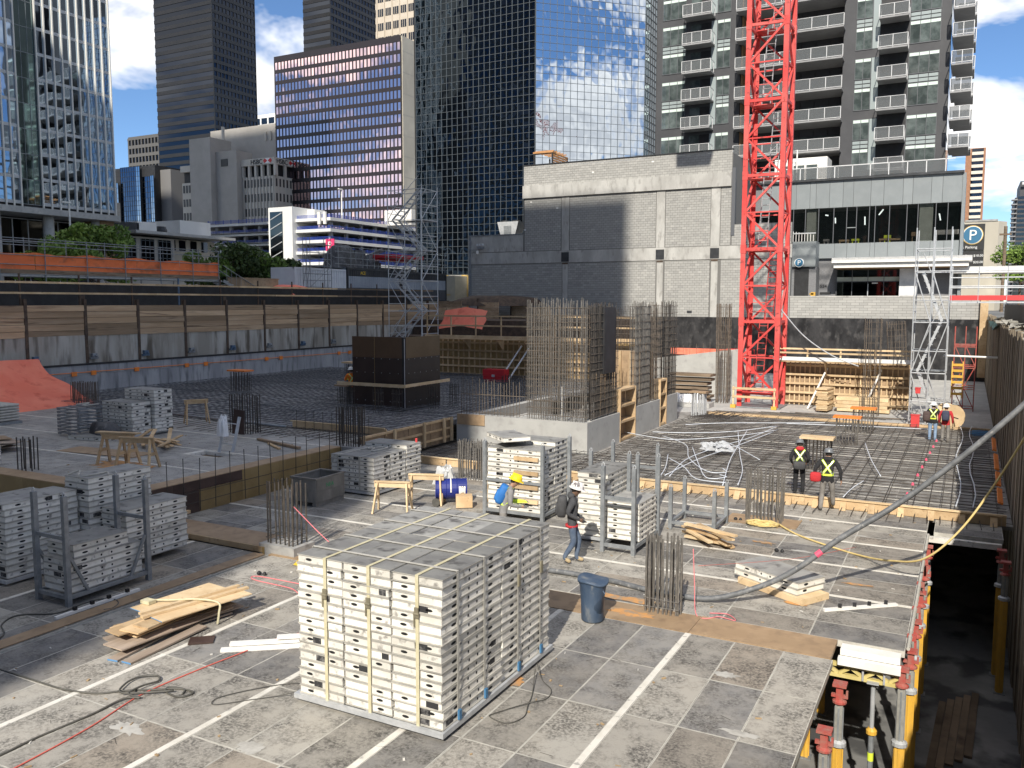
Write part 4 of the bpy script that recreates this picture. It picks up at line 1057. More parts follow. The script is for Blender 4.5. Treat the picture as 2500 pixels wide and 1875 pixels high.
MB().box(-100, 36, 13.5, XF+.4, 57.6, 14.05).build('soffit_edge', MATS['concrete_light'], ft)
MB().box(-99, 36, 4.6, XF-4, 57, 13.5).build('lobby_wall', MATS['dark_metal'], ft)
facade(ft, (XF-3.5, 40), (0, 1), 15, 4.6, 13.3, 10, 4, glass_mat('glass_lobby_b', (.16,.15,.13), .04, refl=.6), MATS['galv'], .08, indiv=40, pane='lobby_pane', gridname='lobby_mullions')
for y in (45.9, 50.9, 55.9): MB().tube((XF-1.0, y, 4.6), (XF-1.0, y, 13.5), .48, 18).build('column', MATS['concrete_light'], ft, smooth=True)
mat('brown_brick', (.22,.14,.075), (.28,.18,.10), 5, .85)
MB().box(XF-3, 55.9, 9.5, XF-.4, 57.4, 13.5).build('brick_pier', MATS['brown_brick'], ft)
# ---------- low pavilion building, blue glass block and pale slabs further back
lb = thing('low_office', 'low stone building with tall gridded windows and thin flat roof behind the trees', 'building')
mat('pale_stone', (.40,.375,.33), (.45,.42,.37), .8, .85, stretch=(1,1,5))
MB().box(-92, 57.8, 4.6, -78.1, 67, 12.5).build('wall', MATS['pale_stone'], lb)
MB().box(-92, 59.5, 12.5, -80, 64, 14.1).build('penthouse', MATS['dark_metal'], lb)
for k, y in enumerate((58.5, 60.3, 62.6, 64.8)):
    w = MB().box(-78.1, y, 8.5, -78.05, y+1.65, 12.3).build('window', GK, lb)
    f = MB()
    for j in range(4): f.box(-78.06, y+.55*j-.03, 8.5, -78.0, y+.55*j+.03, 12.3)
    for j in range(5): f.box(-78.06, y, 8.5+.9*j, -78.0, y+1.65, 8.56+.9*j)
    f.build('window_grid', MATS['mullion_grey'], w)
MB().box(-90, 66.4, 4.6, -79, 73.6, 12.6).build('wing_wall', MATS['beige_wall'], lb)
MB().box(-92, 60.8, 12.75, -76.5, 74.5, 13.05).build('flat_roof', MATS['concrete_light'], lb)
for y in (67, 68.4, 70.0, 71.6): MB().box(-79.0, y, 11.3, -78.95, y+.9, 12.5).build('wing_window', GK, lb)
for (y0, y1, z1) in ((63.8, 66.3, 14.3), (69.5, 74, 14.9)): MB().box(-88, y0, 13.05, -80, y1, z1).build('roof_plant', MATS['parkade_white'], lb)
MB().lathe([(.5, 0), (.7, .4), (.5, .9)], 10, (-80.5, 67.3, 13.1)).build('roof_fan', MATS['dark_metal'], lb)
cn = MB(); cn.extr([(-79, 58.2, 13.9), (-79, 61, 13.9), (-79, 61, 15.9), (-79, 60.2, 15.9)], (-3, 0, 0))
tag(cn.build('roof_skylight', MATS['pale_stone']), 'slanted pale skylight box on the low office roof', 'skylight')
bgl = thing('blue_glass_block', 'dark blue stepped glass block between the finned and dark towers', 'building')
GBl = glass_mat('glass_deepblue', (.10,.16,.26), .03, refl=.85); GBp = glass_mat('glass_paleblue', (.42,.55,.70), .03, refl=.8)
mat('bg_grey', (.16,.155,.15), rough=.8)
MB().box(-190, 141, 4.6, -170, 160, 37.5).build('core', MATS['black'], bgl)
facade(bgl, (-182, 140.9), (1, 0), 6.2, 10, 37.6, 8, 24, GBl, MATS['dk_span2'], .08, indiv=0, pane='deep_pane'); facade(bgl, (-175.8, 140.3), (1, 0), 1.4, 10, 37.4, 2, 24, GBp, MATS['dk_span2'], .06, indiv=48, pane='pale_pane')
facade(bgl, (-174.3, 140.9), (1, 0), 3.4, 10, 35, 4, 20, GBl, MATS['dk_span2'], .08, indiv=0, pane='deep_pane'); facade(bgl, (-170.9, 140.3), (1, 0), 1.2, 10, 35, 2, 20, GBp, MATS['dk_span2'], .06, indiv=40, pane='pale_pane')
facade(bgl, (-183.6, 140.3), (1, 0), 1.4, 10, 34, 2, 20, GBp, MATS['dk_span2'], .06, indiv=40, pane='pale_pane')
MB().box(-174.5, 142.5, 4.6, -166.5, 160, 36.5).build('rear_wall', MATS['bg_grey'], bgl)
gb = thing('grey_gridded_block', 'dark grey gridded office block behind the blue glass block', 'building')
MB().box(-200, 170, 4.6, -200+16, 190, 49).build('core', MATS['black'], gb)
mat('grid_grey', (.10,.098,.095), rough=.8)
facade(gb, (-215, 169.8), (1, 0), 22, 20, 51.5, 16, 13, GK, MATS['grid_grey'], .35, gap=.9, indiv=208, proud=.3)
MB().box(-216, 170, 51.5, -193, 185, 52.2).build('roof', MATS['grid_grey'], gb)
MB().box(-216, 170.1, 4.6, -193, 185, 51.5).build('body', MATS['black'], gb)
for nm, lab, x0, x1, y, z0, z1, cols in (('white_slab', 'slim white building with curved balconies beside the tallest dark tower', -241.5, -236, 200, 20, 58.6, 1), ('white_block', 'white gridded block seen between the dark tower and bronze block', -216, -200, 220, 40, 68, 5)):
    t = thing(nm, lab, 'building'); MB().box(x0, y, 4.6, x1, y+14, z1).build('wall', MATS['parkade_white'], t)
    n = 10 if cols == 1 else 6
    for r in range(n):
        z = z1 - 3.2 - 3.6*r
        for c in range(cols):
            w = (x1 - x0) / cols; MB().box(x0 + w*c + .35, y-.04, z, x0 + w*(c+1) - .35, y+.1, z+2.0).build('window', GS, t)
        if cols == 1: MB().box(x0-.5, y-1.2, z-.6, x1, y, z-.2).build('balcony', MATS['parkade_white'], t)
# ---------- right side
stw = thing('striped_tower', 'tall brown brick tower with cream balcony bands at the right', 'building')
mat('brick_red', (.30,.15,.085), (.36,.19,.11), 3, .85); mat('cream_band', (.66,.60,.50), rough=.7)
MB().box(-1.45, 150, 4.6, 1.25, 165, 29).build('wall', MATS['brick_red'], stw)
for k in range(22): MB().box(-.6, 149.75, 8.0+.95*k, .95, 150, 8.45+.95*k).build('balcony_band', MATS['cream_band'], stw)
for k in range(22): MB().box(-.6, 149.95, 8.46+.95*k, .95, 149.99, 8.94+.95*k).build('window_band', GK, stw)
rd = thing('dark_condo', 'dark tower with stepped balconies at the right edge', 'building')
MB().box(7.2, 200, 4.6, 22, 215, 26.5).build('wall', MATS['condo_panel'], rd); MB().box(8.0, 201, 26.5, 22, 215, 29.8).build('upper', MATS['condo_panel'], rd)
for k in range(22):
    MB().box(6.6, 199, 7+.9*k, 7.6, 201, 7.2+.9*k).build('balcony', MATS['condo_slab'], rd); MB().box(7.7, 199.95, 7.3+.9*k, 9.5, 199.99, 7.8+.9*k).build('window', GS, rd)
MB().box(8.3, 199.9, 29.0, 10, 200, 29.5).build('roof_frame', MATS['rail_white'], rd)
sg = thing('parking_sign_building', 'beige building carrying a black public parking sign board', 'building')
MB().prism([(-1.0, 130), (3.0, 130), (4.0, 131.5), (4.0, 140), (-1.0, 140)], 4.6, 16.3).build('wall', MATS['beige_wall'], sg)
MB().box(-.9, 129.9, 16.3, 2.9, 140, 16.55).build('parapet', MATS['concrete'], sg)
b_ = MB().box(-1.5, 129.7, 12.6, 1.45, 129.95, 16.0).build('sign_board', MATS['sign_black'], sg)
o = MB(); disc(o, .05, 129.6, 14.55, 1.25, .08); b2 = o.build('sign_ring', MATS['sign_gold'], b_)
o = MB(); disc(o, .05, 129.55, 14.55, 1.15, .03); o.build('sign_white_ring', MATS['sign_white'], b_)
o = MB(); disc(o, .05, 129.5, 14.55, 1.08, .03); o.build('sign_disc', MATS['sign_blue'], b_)
place(text_mesh('P', 1.9, .02, MATS['sign_white'], 'CENTER'), 'sign_letter', b_, (.05, 129.44, 13.9), rot=FACE_S)
place(text_mesh('Public Parking', .48, .01, MATS['sign_white']), 'sign_lettering', b_, (-2.05, 129.66, 12.8), rot=FACE_S)
b3 = MB().box(-1.5, 129.7, 9.6, 1.45, 129.95, 12.4).build('rate_board', MATS['sign_black'], sg)
for k, (a, c) in enumerate((('Rate', '$10.00'), ('', '$20.00'), ('', '$2.00'))):
    if a: place(text_mesh(a, .42, .01, MATS['sign_white']), 'sign_lettering', b3, (-.7, 129.66, 11.7), rot=FACE_S)
    place(text_mesh(c, .42, .01, MATS['sign_white']), 'sign_lettering', b3, (.25, 129.66, 11.7-.85*k), rot=FACE_S)
# ---------- office tower behind the photographer (it throws the shade over the left half of the site); second slab added unseen to shade the bank
for (lab, x0, x1, y0, y1, zt) in (('concrete office tower behind the viewpoint shading the left of the site', -62, -1.8, -70, -40, 101.0), ('unseen taller slab tower added further behind to shade the bank building', -150, -66, -90, -60, 190.0)):
    bt2 = thing('office_tower', lab, 'building')
    MB().box(x0, y0, GZ, x1, y1, zt).build('core', MATS['dk_span'], bt2)
    for k in range(int((zt - 8) / 3.6)):
        MB().box(x0+.5, y1, 8+3.6*k, x1-.5, y1+.06, 9.9+3.6*k).build('window_band', GK, bt2)
# ================================================================== STACKED FORMWORK PANELS
mat('panel_top', (.30,.295,.275), (.22,.215,.205), 2.2, .6, c3=(.09,.085,.08), scale3=4, lo3=.56, hi3=.7, rand=.25)
mat('scuff', (.03,.03,.032), (.16,.155,.15), 9, .7, lo=.5, hi=.62)
PM = [MATS['white_panel'], MATS['panel_lip'], MATS['panel_top'], MATS['hole'], MATS['scuff']]
def oval(m, c, ax, rx, rz, n=12):
    """dark hand hole in a panel side; ax = 'x' side faces +-X, 'y' faces +-Y"""
    pts = [(rx*math.cos(2*math.pi*k/n), rz*math.sin(2*math.pi*k/n)) for k in range(n)]
    if ax == 'y': m.add([(c[0]+a, c[1], c[2]+b) for a, b in pts], [tuple(range(n))])
    else: m.add([(c[0], c[1]+a, c[2]+b) for a, b in pts], [tuple(range(n))])
def panel_mesh(w, d, seed, t=.1245):
    r = random.Random(seed); m = MB(); a, b = w/2, d/2; i = .012
    m.cur = 0; m.box(-a+i, -b+i, .016, a-i, b-i, t-.016)
    m.cur = 1; m.box(-a, -b, 0, a, b, .0155); m.box(-a, -b, t-.0155, a, b, t-.003)
    m.cur = 2; m.box(-a+.006, -b+.006, t-.004, a-.006, b-.006, t)
    e = .0015; zc = t*.5
    for s in (-1, 1):
        y = s*(b-i+e); x = s*(a-i+e)
        m.cur = 3
        oval(m, (-.25*w if d > w else -.3*w, y, zc), 'y', .055 if w < 1 else .062, .020)
        if w > 1:
            oval(m, (.3*w, y, zc), 'y', .062, .020)
            for q in (-.07, .07): oval(m, (q*w, y, zc), 'y', .02, .022)
        if d > 1:
            oval(m, (x, .3*d, zc), 'x', .062, .020); oval(m, (x, -.3*d, zc), 'x', .062, .020)
            for q in (-.07, .07): oval(m, (x, q*d, zc), 'x', .02, .022)
        else: oval(m, (x, -.2*d, zc), 'x', .062, .026)
        m.cur = 4
        if r.random() < .3:
            c = r.uniform(-.15, .38)*w; h = r.uniform(.05, .11)
            m.add([(c-h, y, .02), (c+h, y, .02), (c+h, y, t-.02), (c-h, y, t-.02)], [(0, 1, 2, 3)])
        if r.random() < .22:
            c = r.uniform(-.4, .4)*d; h = r.uniform(.05, .10)
            m.add([(x, c-h, .02), (x, c+h, .02), (x, c+h, t-.02), (x, c-h, t-.02)], [(0, 1, 2, 3)])
    return m.mesh('formwork_panel', PM)
PMY = [panel_mesh(.79, 1.59, s) for s in range(9)]
PMX = [panel_mesh(1.59, .79, s+20) for s in range(7)]
PMS = [panel_mesh(.79, 1.19, s+40) for s in range(3)]
LT = .126
ORD = ['first', 'second', 'third', 'fourth', 'fifth', 'sixth', 'seventh', 'eighth', 'ninth', 'tenth', 'eleventh', 'twelfth', 'thirteenth', 'fourteenth', 'fifteenth', 'sixteenth']
def pcol(meshes, x, y, z, n, label, group, jit=.008, rz=0.0, only=None):
    out = []
    for k in range(n):
        o = place(RNG.choice(meshes), 'formwork_panel', None, (x + RNG.gauss(0, jit), y + RNG.gauss(0, jit), z + LT*k), rz + RNG.gauss(0, .004) + (math.pi if RNG.random() < .35 else 0))
        tag(o, '%s panel up in the %s' % (ORD[k], label), 'formwork panel', group); out.append(o)
    return out
def pallet(name, label, x0, x1, y0, y1, z0=0, h=.12):
    t = thing(name, label, 'pallet', ((x0+x1)/2, (y0+y1)/2, z0)); a, b = (x1-x0)/2, (y1-y0)/2
    fr = MB(); fr.box(-a, -b, h-.07, a, -b+.05, h-.002); fr.box(-a, b-.05, h-.07, a, b, h-.002); fr.box(-a, -b+.05, h-.07, -a+.05, b-.05, h-.002); fr.box(a-.05, -b+.05, h-.07, a, b-.05, h-.002); fr.box(-.03, -b+.05, h-.07, .03, b-.05, h-.003)
    fr.build('frame', MATS['galv'], t)
    for sx in (-1, 1):
        for sy in (-.85, .85): MB().box(sx*(a-.25)-.05, sy*b-.05, 0, sx*(a-.25)+.05, sy*b+.05, h-.07).build('foot', MATS['galv'], t)
    return t
# -- the big strapped block in the foreground
LB = 'white edged formwork panel in the big strapped foreground block'; GBk = 'panels of the foreground block'
pallet('steel_pallet', 'galvanised pallet carrying the big strapped foreground block', -8.19, -5.69, 8.83, 12.12, 0, .13)
for ix in range(3):
    for iy in range(2):
        n = 16
        if iy == 1 and ix < 2:                # hidden columns: only their top panels can be seen
            for o in pcol(PMY, -7.73 + .8*ix, 9.68 + 1.6*iy, .13 + LT*14, 2, '', GBk): o['label'] = ('upper' if o.location.z > .13 + LT*14.5 else 'lower') + ' top panel of the %s rear column of the strapped foreground block' % ('left', 'middle')[ix]
            continue
        pcol(PMY, -7.73 + .8*ix, 9.68 + 1.6*iy, .13, n, '%s %s column of the strapped foreground block' % (('front', 'rear')[iy], ('left', 'middle', 'right')[ix]), GBk)
fill = MB().box(-8.0, 10.6, .14, -6.6, 11.9, .13 + LT*14 - .005)  # added filler in place of the hidden columns, stops light leaking between panels
tag(fill.build('filler_block', MATS['lumber_old']), 'added unseen packing inside the big strapped foreground block', 'filler')
TZ = .13 + LT*16
mat('ratchet_steel', (.22,.20,.14), (.30,.27,.19), 8, .5, metal=.3)
def strap_y(x, y0, y1, zt, zb, w=.05, m='strap', ratchet=True, label=''):
    s = MB(); t = .004
    s.box(x-w/2, y0-.012-t, zb, x+w/2, y0-.012, zt+.006); s.box(x-w/2, y1+.012, zb, x+w/2, y1+.012+t, zt+.006); s.box(x-w/2, y0-.016, zt+.006, x+w/2, y1+.016, zt+.010)
    o = thing('lashing_strap', label, 'strap', group='straps on the foreground block'); s.build('webbing', MATS[m], o)
    if ratchet:
        q = MB(); q.box(x-.03, y0-.04, zt-.56, x+.03, y0-.017, zt-.42); q.tube((x-.04, y0-.035, zt-.5), (x+.04, y0-.035, zt-.5), .018, 8); q.box(x-.05, y0-.028, zt-.68, x-.03, y0-.017, zt-.5)
        q.build('ratchet', MATS['ratchet_steel'], o)
    return o
def strap_x(y, x0, x1, zt, zb, w=.05, m='strap_grey', ratchet=False, label=''):
    s = MB(); t = .004
    s.box(x1+.012, y-w/2, zb, x1+.012+t, y+w/2, zt+.012); s.box(x0-.012-t, y-w/2, zb, x0-.012, y+w/2, zt+.012); s.box(x0-.016, y-w/2, zt+.012, x1+.016, y+w/2, zt+.016)
    o = thing('lashing_strap', label, 'strap', group='straps on the foreground block'); s.build('webbing', MATS[m], o)
    if ratchet: MB().box(x1+.017, y-.03, zt-.7, x1+.045, y+.03, zt-.52).build('ratchet', MATS['ratchet_steel'], o)
    mat('buckle_blue', (.05,.16,.30), rough=.5)
    MB().box(x1+.018, y-.03, zb+.05, x1+.05, y+.03, zb+.18).build('hook', MATS['buckle_blue'], o)
    return o
for k, x in enumerate((-7.62, -6.88, -6.1)): strap_y(x, 8.88, 12.08, TZ, .10, label=('left', 'middle', 'right')[k] + ' sand coloured strap running front to back over the foreground block')
for k, y in enumerate((9.25, 9.95, 10.95, 11.7)): strap_x(y, -8.13, -5.73, TZ, .10, ratchet=k > 1, label=('nearest', 'second nearest', 'second farthest', 'farthest')[k] + ' grey strap running left to right over the foreground block')
# -- left foreground rack and stacks
def rack(label, x0, x1, y0, y1, h, z0=0, mid=1.0, brace=True):
    t = thing('post_rack', label, 'rack', ((x0+x1)/2, (y0+y1)/2, z0)); a, b = (x1-x0)/2, (y1-y0)/2; w = .09
    for sx in (-1, 1):
        for sy in (-1, 1):
            p = MB().box(sx*a-w/2, sy*b-w/2, 0, sx*a+w/2, sy*b+w/2, h).build('post', MATS['galv_dark'], t)
            MB().path([(sx*a-.03, sy*b, h), (sx*a-.03, sy*b, h+.05), (sx*a, sy*b, h+.08), (sx*a+.03, sy*b, h+.05), (sx*a+.03, sy*b, h)], .012, 5).build('lifting_eye', MATS['galv'], p)
    f = MB()
    for sy in (-1, 1): f.box(-a+w/2, sy*b-.035, .13, a-w/2, sy*b+.035, .20); 
    for sx in (-1, 1): f.box(sx*a-.035, -b+w/2, .13, sx*a+.035, b-w/2, .20)
    f.build('base_frame', MATS['galv_dark'], t)
    if mid:
        for sy in (-1, 1): MB().box(-a+w/2, sy*b-.02, mid, a-w/2, sy*b+.02, mid+.07).build('cross_rail', MATS['galv_dark'], t)
    if brace:
        for sx in (-1, 1):
            MB().bar((sx*(a+.0), -b+.05, .95), (sx*a, -b+.42, .17), .05, .05).build('brace', MATS['galv_dark'], t)
            MB().bar((sx*(a+.0), b-.05, .95), (sx*a, b-.42, .17), .05, .05).build('brace', MATS['galv_dark'], t)
    return t
rack('grey steel post rack holding panels at the left foreground', -15.39, -14.5, 9.74, 11.5, 2.08, 0, 1.25)
pcol(PMY, -14.95, 10.62, .21, 5, 'lower load of the left foreground rack', 'panels in the left rack', .004)
pcol(PMS, -15.0, 10.55, .21+LT*5, 2, 'short top load of the left foreground rack', 'short panels in the left rack', .01)
LL = 'formwork panel in the stack left of the foreground rack'
pallet('steel_pallet', 'steel pallet under the stack left of the foreground rack', -17.6, -16.6, 9.85, 11.6)
pcol(PMY, -17.05, 10.72, .13, 12, 'right column beside the foreground rack', 'stack left of the rack')
pcol(PMY, -16.75, 12.35, .13, 14, 'tallest stack behind the foreground rack', 'tallest stack behind the rack')
pcol(PMY, -15.85, 12.55, .13, 9, 'lower stack behind the foreground rack', 'lower stack behind the rack')
pcol(PMY, -17.95, 10.75, .13, 11, 'outer column beside the foreground rack', 'stack left of the rack')
m = MB().path(spline([(-17.1, 11.6, 1.9), (-16.9, 11.75, 1.98), (-16.7, 11.6, 1.9), (-16.5, 11.9, 1.93), (-16.6, 12.2, 1.9), (-16.3, 12.0, 1.9)], 5), .022, 5)
tag(m.build('loose_strap', MATS['strap_grey']), 'crumpled grey strap on top of the tallest left stack', 'strap')
# -- upper deck
LU = 'white formwork panel in the stack on the upper deck'
pallet('steel_pallet', 'steel pallet under the panel stack on the upper deck', -27.3, -25.68, 19.95, 21.65, UZ, .1)
pcol(PMX, -26.48, 20.35, UZ+.1, 9, 'front half of the upper deck stack', 'upper deck stack'); pcol(PMX, -26.35, 21.2, UZ+.1, 12, 'higher rear half of the upper deck stack', 'upper deck stack')
sp = None
for k in range(8):                               # nested steel crates
    z = UZ + .05 + .125*k; t = thing('steel_frame_pallet', ORD[k] + ' grey steel frame pallet up in the nested pile on the upper deck', 'pallet', (-27.95, 19.7, z), .0, 'nested steel pallets')
    f = MB()
    for sy in (-.58, .58): f.box(-.62, sy-.03, .04, .62, sy+.03, .085)
    for sx in (-.6, .6): f.box(sx-.03, -.55, .04, sx+.03, .55, .085)
    f.build('frame', MATS['galv_dark'], t); q = MB()
    for sx in (-.55, 0, .55):
        for sy in (-.58, .58): q.box(sx-.05, sy-.04, 0, sx+.05, sy+.04, .04)
    stuff(q.build('feet', MATS['galv_dark'], t))
m = MB().path(spline([(-28.2, 19.6, 1.95), (-27.9, 19.9, 2.0), (-27.7, 19.5, 1.95), (-27.5, 20.0, 1.97)], 5), .025, 5)
tag(m.build('loose_strap', MATS['strap_grey']), 'pale strap heaped on the nested steel pallets', 'strap')
# -- middle stack near the timber form
LM = 'weathered formwork panel in the strapped stack beside the wooden crate'
pallet('steel_pallet', 'steel pallet under the strapped stack beside the wooden crate', -16.65, -14.98, 19.65, 22.2)
for k in range(3): pcol(PMX, -15.8, 20.08 + .82*k, .13, 8 if k < 2 else 9, '%s row of the stack beside the crate' % ('front', 'middle', 'rear')[k], 'stack beside the crate')
for x in (-16.3, -15.5): tag(MB().box(x-.025, 19.64, .15, x+.025, 19.65, 1.14).box(x-.025, 19.64, 1.135, x+.025, 22.2, 1.142).build('lashing_strap', MATS['strap_grey']), ('left' if x < -16 else 'right') + ' grey strap on the stack beside the wooden crate', 'strap')
m = MB().path(spline([(-16.2, 20.6, 1.16), (-15.9, 20.9, 1.2), (-15.7, 20.5, 1.16), (-15.5, 21.0, 1.2), (-15.8, 21.2, 1.17), (-16.0, 20.7, 1.2)], 5), .025, 5)
tag(m.build('loose_strap', MATS['strap_grey']), 'tangled strap lying on the stack beside the wooden crate', 'strap')
mat('can_red', (.6,.06,.06), rough=.4)
tag(MB().lathe([(.03, 0), (.035, .01), (.035, .12), (.028, .13)], 10, (-15.1, 22.0, 1.26)).build('spray_can', MATS['can_red']), 'small red can on the corner of the strapped stack', 'can')
# -- racks by the workers
LA = 'white formwork panel in the tall rack behind the yellow hard hat'
rack('galvanised rack with a full load behind the yellow hard hat', -11.12, -9.42, 19.38, 21.05, 2.0, 0, .95, False)
for k in range(2): pcol(PMX, -10.27, 19.82 + .8*k, .2, 13 if k == 0 else 14, '%s half of the rack behind the yellow hat' % ('front', 'rear')[k], 'panels in the tall rack')
for k in range(4): tag(MB().box(-10.25, 19.36, .45+.37*k, -9.55, 19.41, .55+.37*k).build('timber_block', MATS['lumber']), 'timber spacer slipped between panels of the tall rack', 'timber', 'spacers in the tall rack')
o = place(PMS[0], 'formwork_panel', None, (-10.75, 20.0, 2.0), .9); tag(o, 'small white panel lying crosswise on top of the tall rack', 'formwork panel')
LC = 'white formwork panel in the stack beside the walking man'
pallet('steel_pallet', 'steel pallet under the stack beside the walking man', -8.05, -7.2, 18.35, 20.1)
pcol(PMY, -7.62, 19.2, .13, 12, 'stack beside the walking man', 'stack beside the walking man')
rack('galvanised post rack right of the walking man', -7.11, -6.37, 17.76, 19.45, 1.97, 0, .0, False)
MB  # (rails of this rack)
tag(MB().box(-7.06, 17.74, 1.22, -6.42, 17.78, 1.30).build('rack_rail', MATS['galv_dark']), 'loose front rail of the rack right of the walking man', 'rail')
pcol(PMS, -6.75, 18.7, .22, 7, 'rack right of the walking man', 'panels in the right rack', .006)
rack('low empty post rack behind the right rack', -6.35, -5.25, 20.4, 21.6, 1.05, 0, .0, False)
rack('taller empty post rack between the loaded racks', -8.6, -7.3, 20.6, 22.2, 1.75, 0, 1.1, False)
# -- loose panels on the right deck
for k in range(2): tag(place(PMX[k], 'formwork_panel', None, (-3.1+.02*k, 17.1, .13+LT*k), math.radians(-30)), ('lower' if k == 0 else 'upper') + ' of two white panels lying under the grey hose', 'formwork panel')
t = MB(); a = math.radians(-30); 
tag(place(MB().box(-.8, -.38, 0, .8, .38, .12).mesh('wooden_tray', MATS['lumber_fresh']), 'wooden_tray', None, (-2.98, 16.93, .005), a), 'wooden framed panel under the two white panels', 'formwork panel')
tag(place(PMY[2], 'formwork_panel', None, (-12.75, 6.3, .002), .02), 'single panel lying on the deck at the lower left edge', 'formwork panel')
# aluminium edge profiles with black clips
def profile(label, p, q):
    t = thing('edge_profile', label, 'profile', p); d = Vector(q) - Vector(p)
    MB().bar((0, 0, .03), d + Vector((0, 0, .03)), .07, .05).build('bar', MATS['white_paint'], t)
    for k in (.22, .42, .62, .85): c = d*k; MB().box(c.x-.03, c.y-.03, .056, c.x+.03, c.y+.03, .12).build('clip', MATS['black'], t)
profile('white edge profile with black clips on the right deck', (-2.09, 16.12, .0), (-.93, 17.07, .0))
profile('white edge profile with black clips beside the left plywood strip', (-14.1, 9.2, .0), (-14.1, 10.95, .0))
for k, (p, q) in enumerate((((-10.45, 9.6, .02), (-8.3, 11.2, .02)), ((-10.4, 9.75, .08), (-8.35, 11.3, .08)), ((-9.8, 10.2, .15), (-8.3, 11.4, .12)))):
    o = MB().bar(p, q, .11, .045).build('white_plank', MATS['white_paint']); tag(o, ('lowest', 'middle', 'topmost')[k] + ' of the white planks behind the foreground block', 'plank')

# ================================================================== COLUMN STARTERS
def cage(label, x, y, z0, z1, wx, wy, n, r=.016, m='rebar', indiv=True, ties=0, cap=None, lean=.012, sq=True, name='column_starter', tiem=None):
    t = thing(name, label, 'rebar cage', (x, y, z0)); jo = MB(); h = z1 - z0
    for k in range(n):
        s = k / n * 2 * (wx + wy)
        if s < wx: px, py = -wx/2 + s, -wy/2
        elif s < wx + wy: px, py = wx/2, -wy/2 + s - wx
        elif s < 2*wx + wy: px, py = wx/2 - (s - wx - wy), wy/2
        else: px, py = -wx/2, wy/2 - (s - 2*wx - wy)
        px += U(-.02, .02); py += U(-.02, .02); hh = h + U(-.06, .05)*h*(.6 if h < 2 else .15)
        q = (px + U(-lean, lean)*h, py + U(-lean, lean)*h, hh)
        if indiv: MB().tube((px, py, 0), q, r, 6).build('bar', MATS[m], t)
        else: jo.tube((px, py, 0), q, r, 5)
    if jo.v: jo.build('bars', MATS[m], t)
    if ties:
        tm = MB()
        for k in range(ties):
            z = h*(k + .5)/ties if ties > 2 else .12 + .16*k; a, b = wx/2 + r, wy/2 + r
            for p, q in (((-a, -b), (a, -b)), ((a, -b), (a, b)), ((a, b), (-a, b)), ((-a, b), (-a, -b))): tm.tube((*p, z), (*q, z + U(-.02, .02)), .007, 4)
        tm.build('ties', MATS[tiem or m], t)
    if cap: MB().box(-wx/2-.12, -wy/2-.1, h+.03, wx/2+.12, wy/2+.1, h+.10).build('safety_cap', MATS[cap], t)
    return t
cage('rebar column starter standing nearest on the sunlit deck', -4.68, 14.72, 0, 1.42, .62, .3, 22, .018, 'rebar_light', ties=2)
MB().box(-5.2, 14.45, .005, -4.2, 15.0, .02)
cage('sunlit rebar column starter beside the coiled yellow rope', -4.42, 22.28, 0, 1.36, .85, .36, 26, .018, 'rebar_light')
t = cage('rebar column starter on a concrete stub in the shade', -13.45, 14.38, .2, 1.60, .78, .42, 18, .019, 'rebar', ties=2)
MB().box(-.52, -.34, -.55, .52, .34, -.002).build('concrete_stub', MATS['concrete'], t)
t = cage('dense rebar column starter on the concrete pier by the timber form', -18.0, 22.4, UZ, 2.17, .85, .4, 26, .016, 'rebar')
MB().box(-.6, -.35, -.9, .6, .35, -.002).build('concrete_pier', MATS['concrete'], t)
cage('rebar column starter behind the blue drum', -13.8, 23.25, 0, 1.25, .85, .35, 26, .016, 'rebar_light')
t = cage('rebar column starter with a brown board leaning on it', -23.2, 22.8, UZ, 2.25, 1.0, .5, 24, .018, 'rebar', ties=1)
MB().extr([(-.1, -.55, .02), (.42, -.5, .02), (.3, -.34, .85), (-.15, -.38, .9)], (.02, .02, 0)).build('leaning_board', MATS['ply_dark'], t)
cage('dark rusty rebar starter beside the orange tarpaulin', -35.9, 25.4, UZ, 1.95, 1.2, .5, 40, .016, 'rebar_rust', indiv=False)
cage('sparse rebar starter at the left edge of the upper deck', -23.4, 14.7, UZ, 1.8, .5, .3, 8, .02, 'rebar')
cage('rebar starter with orange board cap in the left steel mat', -32.9, 32.1, UZ, 2.05, 1.0, .45, 26, .014, 'rebar', indiv=False, cap='orange')
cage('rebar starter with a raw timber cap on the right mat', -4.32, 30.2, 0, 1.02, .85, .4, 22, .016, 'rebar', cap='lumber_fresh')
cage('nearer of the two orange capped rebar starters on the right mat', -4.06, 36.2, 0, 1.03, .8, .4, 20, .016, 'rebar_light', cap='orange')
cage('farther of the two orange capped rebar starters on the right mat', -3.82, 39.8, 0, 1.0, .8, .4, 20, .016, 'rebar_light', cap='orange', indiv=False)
cage('capped rebar starter left of the black box form', -27.6, 34.5, UZ, 2.5, .6, .4, 16, .014, 'rebar', indiv=False, cap='lumber')
cage('low capped rebar starter at the left corner of the black box form', -24.9, 30.6, UZ, 1.8, .5, .4, 14, .014, 'rebar', indiv=False, cap='ply', ties=2)
for k, (x, y) in enumerate(((-23.9, 29.7), (-22.2, 29.5), (-21.3, 29.6), (-20.9, 31.8), (-20.7, 33.2))):
    cage(('first', 'second', 'third', 'fourth', 'fifth')[k] + ' small tied starter counted from the left around the black box form', x, y, UZ, UZ+1.05, .35, .25, 8, .012, 'rebar', indiv=False, ties=3)
cage('shaded rebar starter in front of the braced timber form', -19.2, 36.5, UZ, 2.1, 1.3, .5, 30, .012, 'rebar', indiv=False)
cage('galvanised tube bundle with a folded brown cover by the core', -11.5, 41.2, 0, 1.2, .6, .4, 16, .03, 'galv', indiv=False, cap='ply')
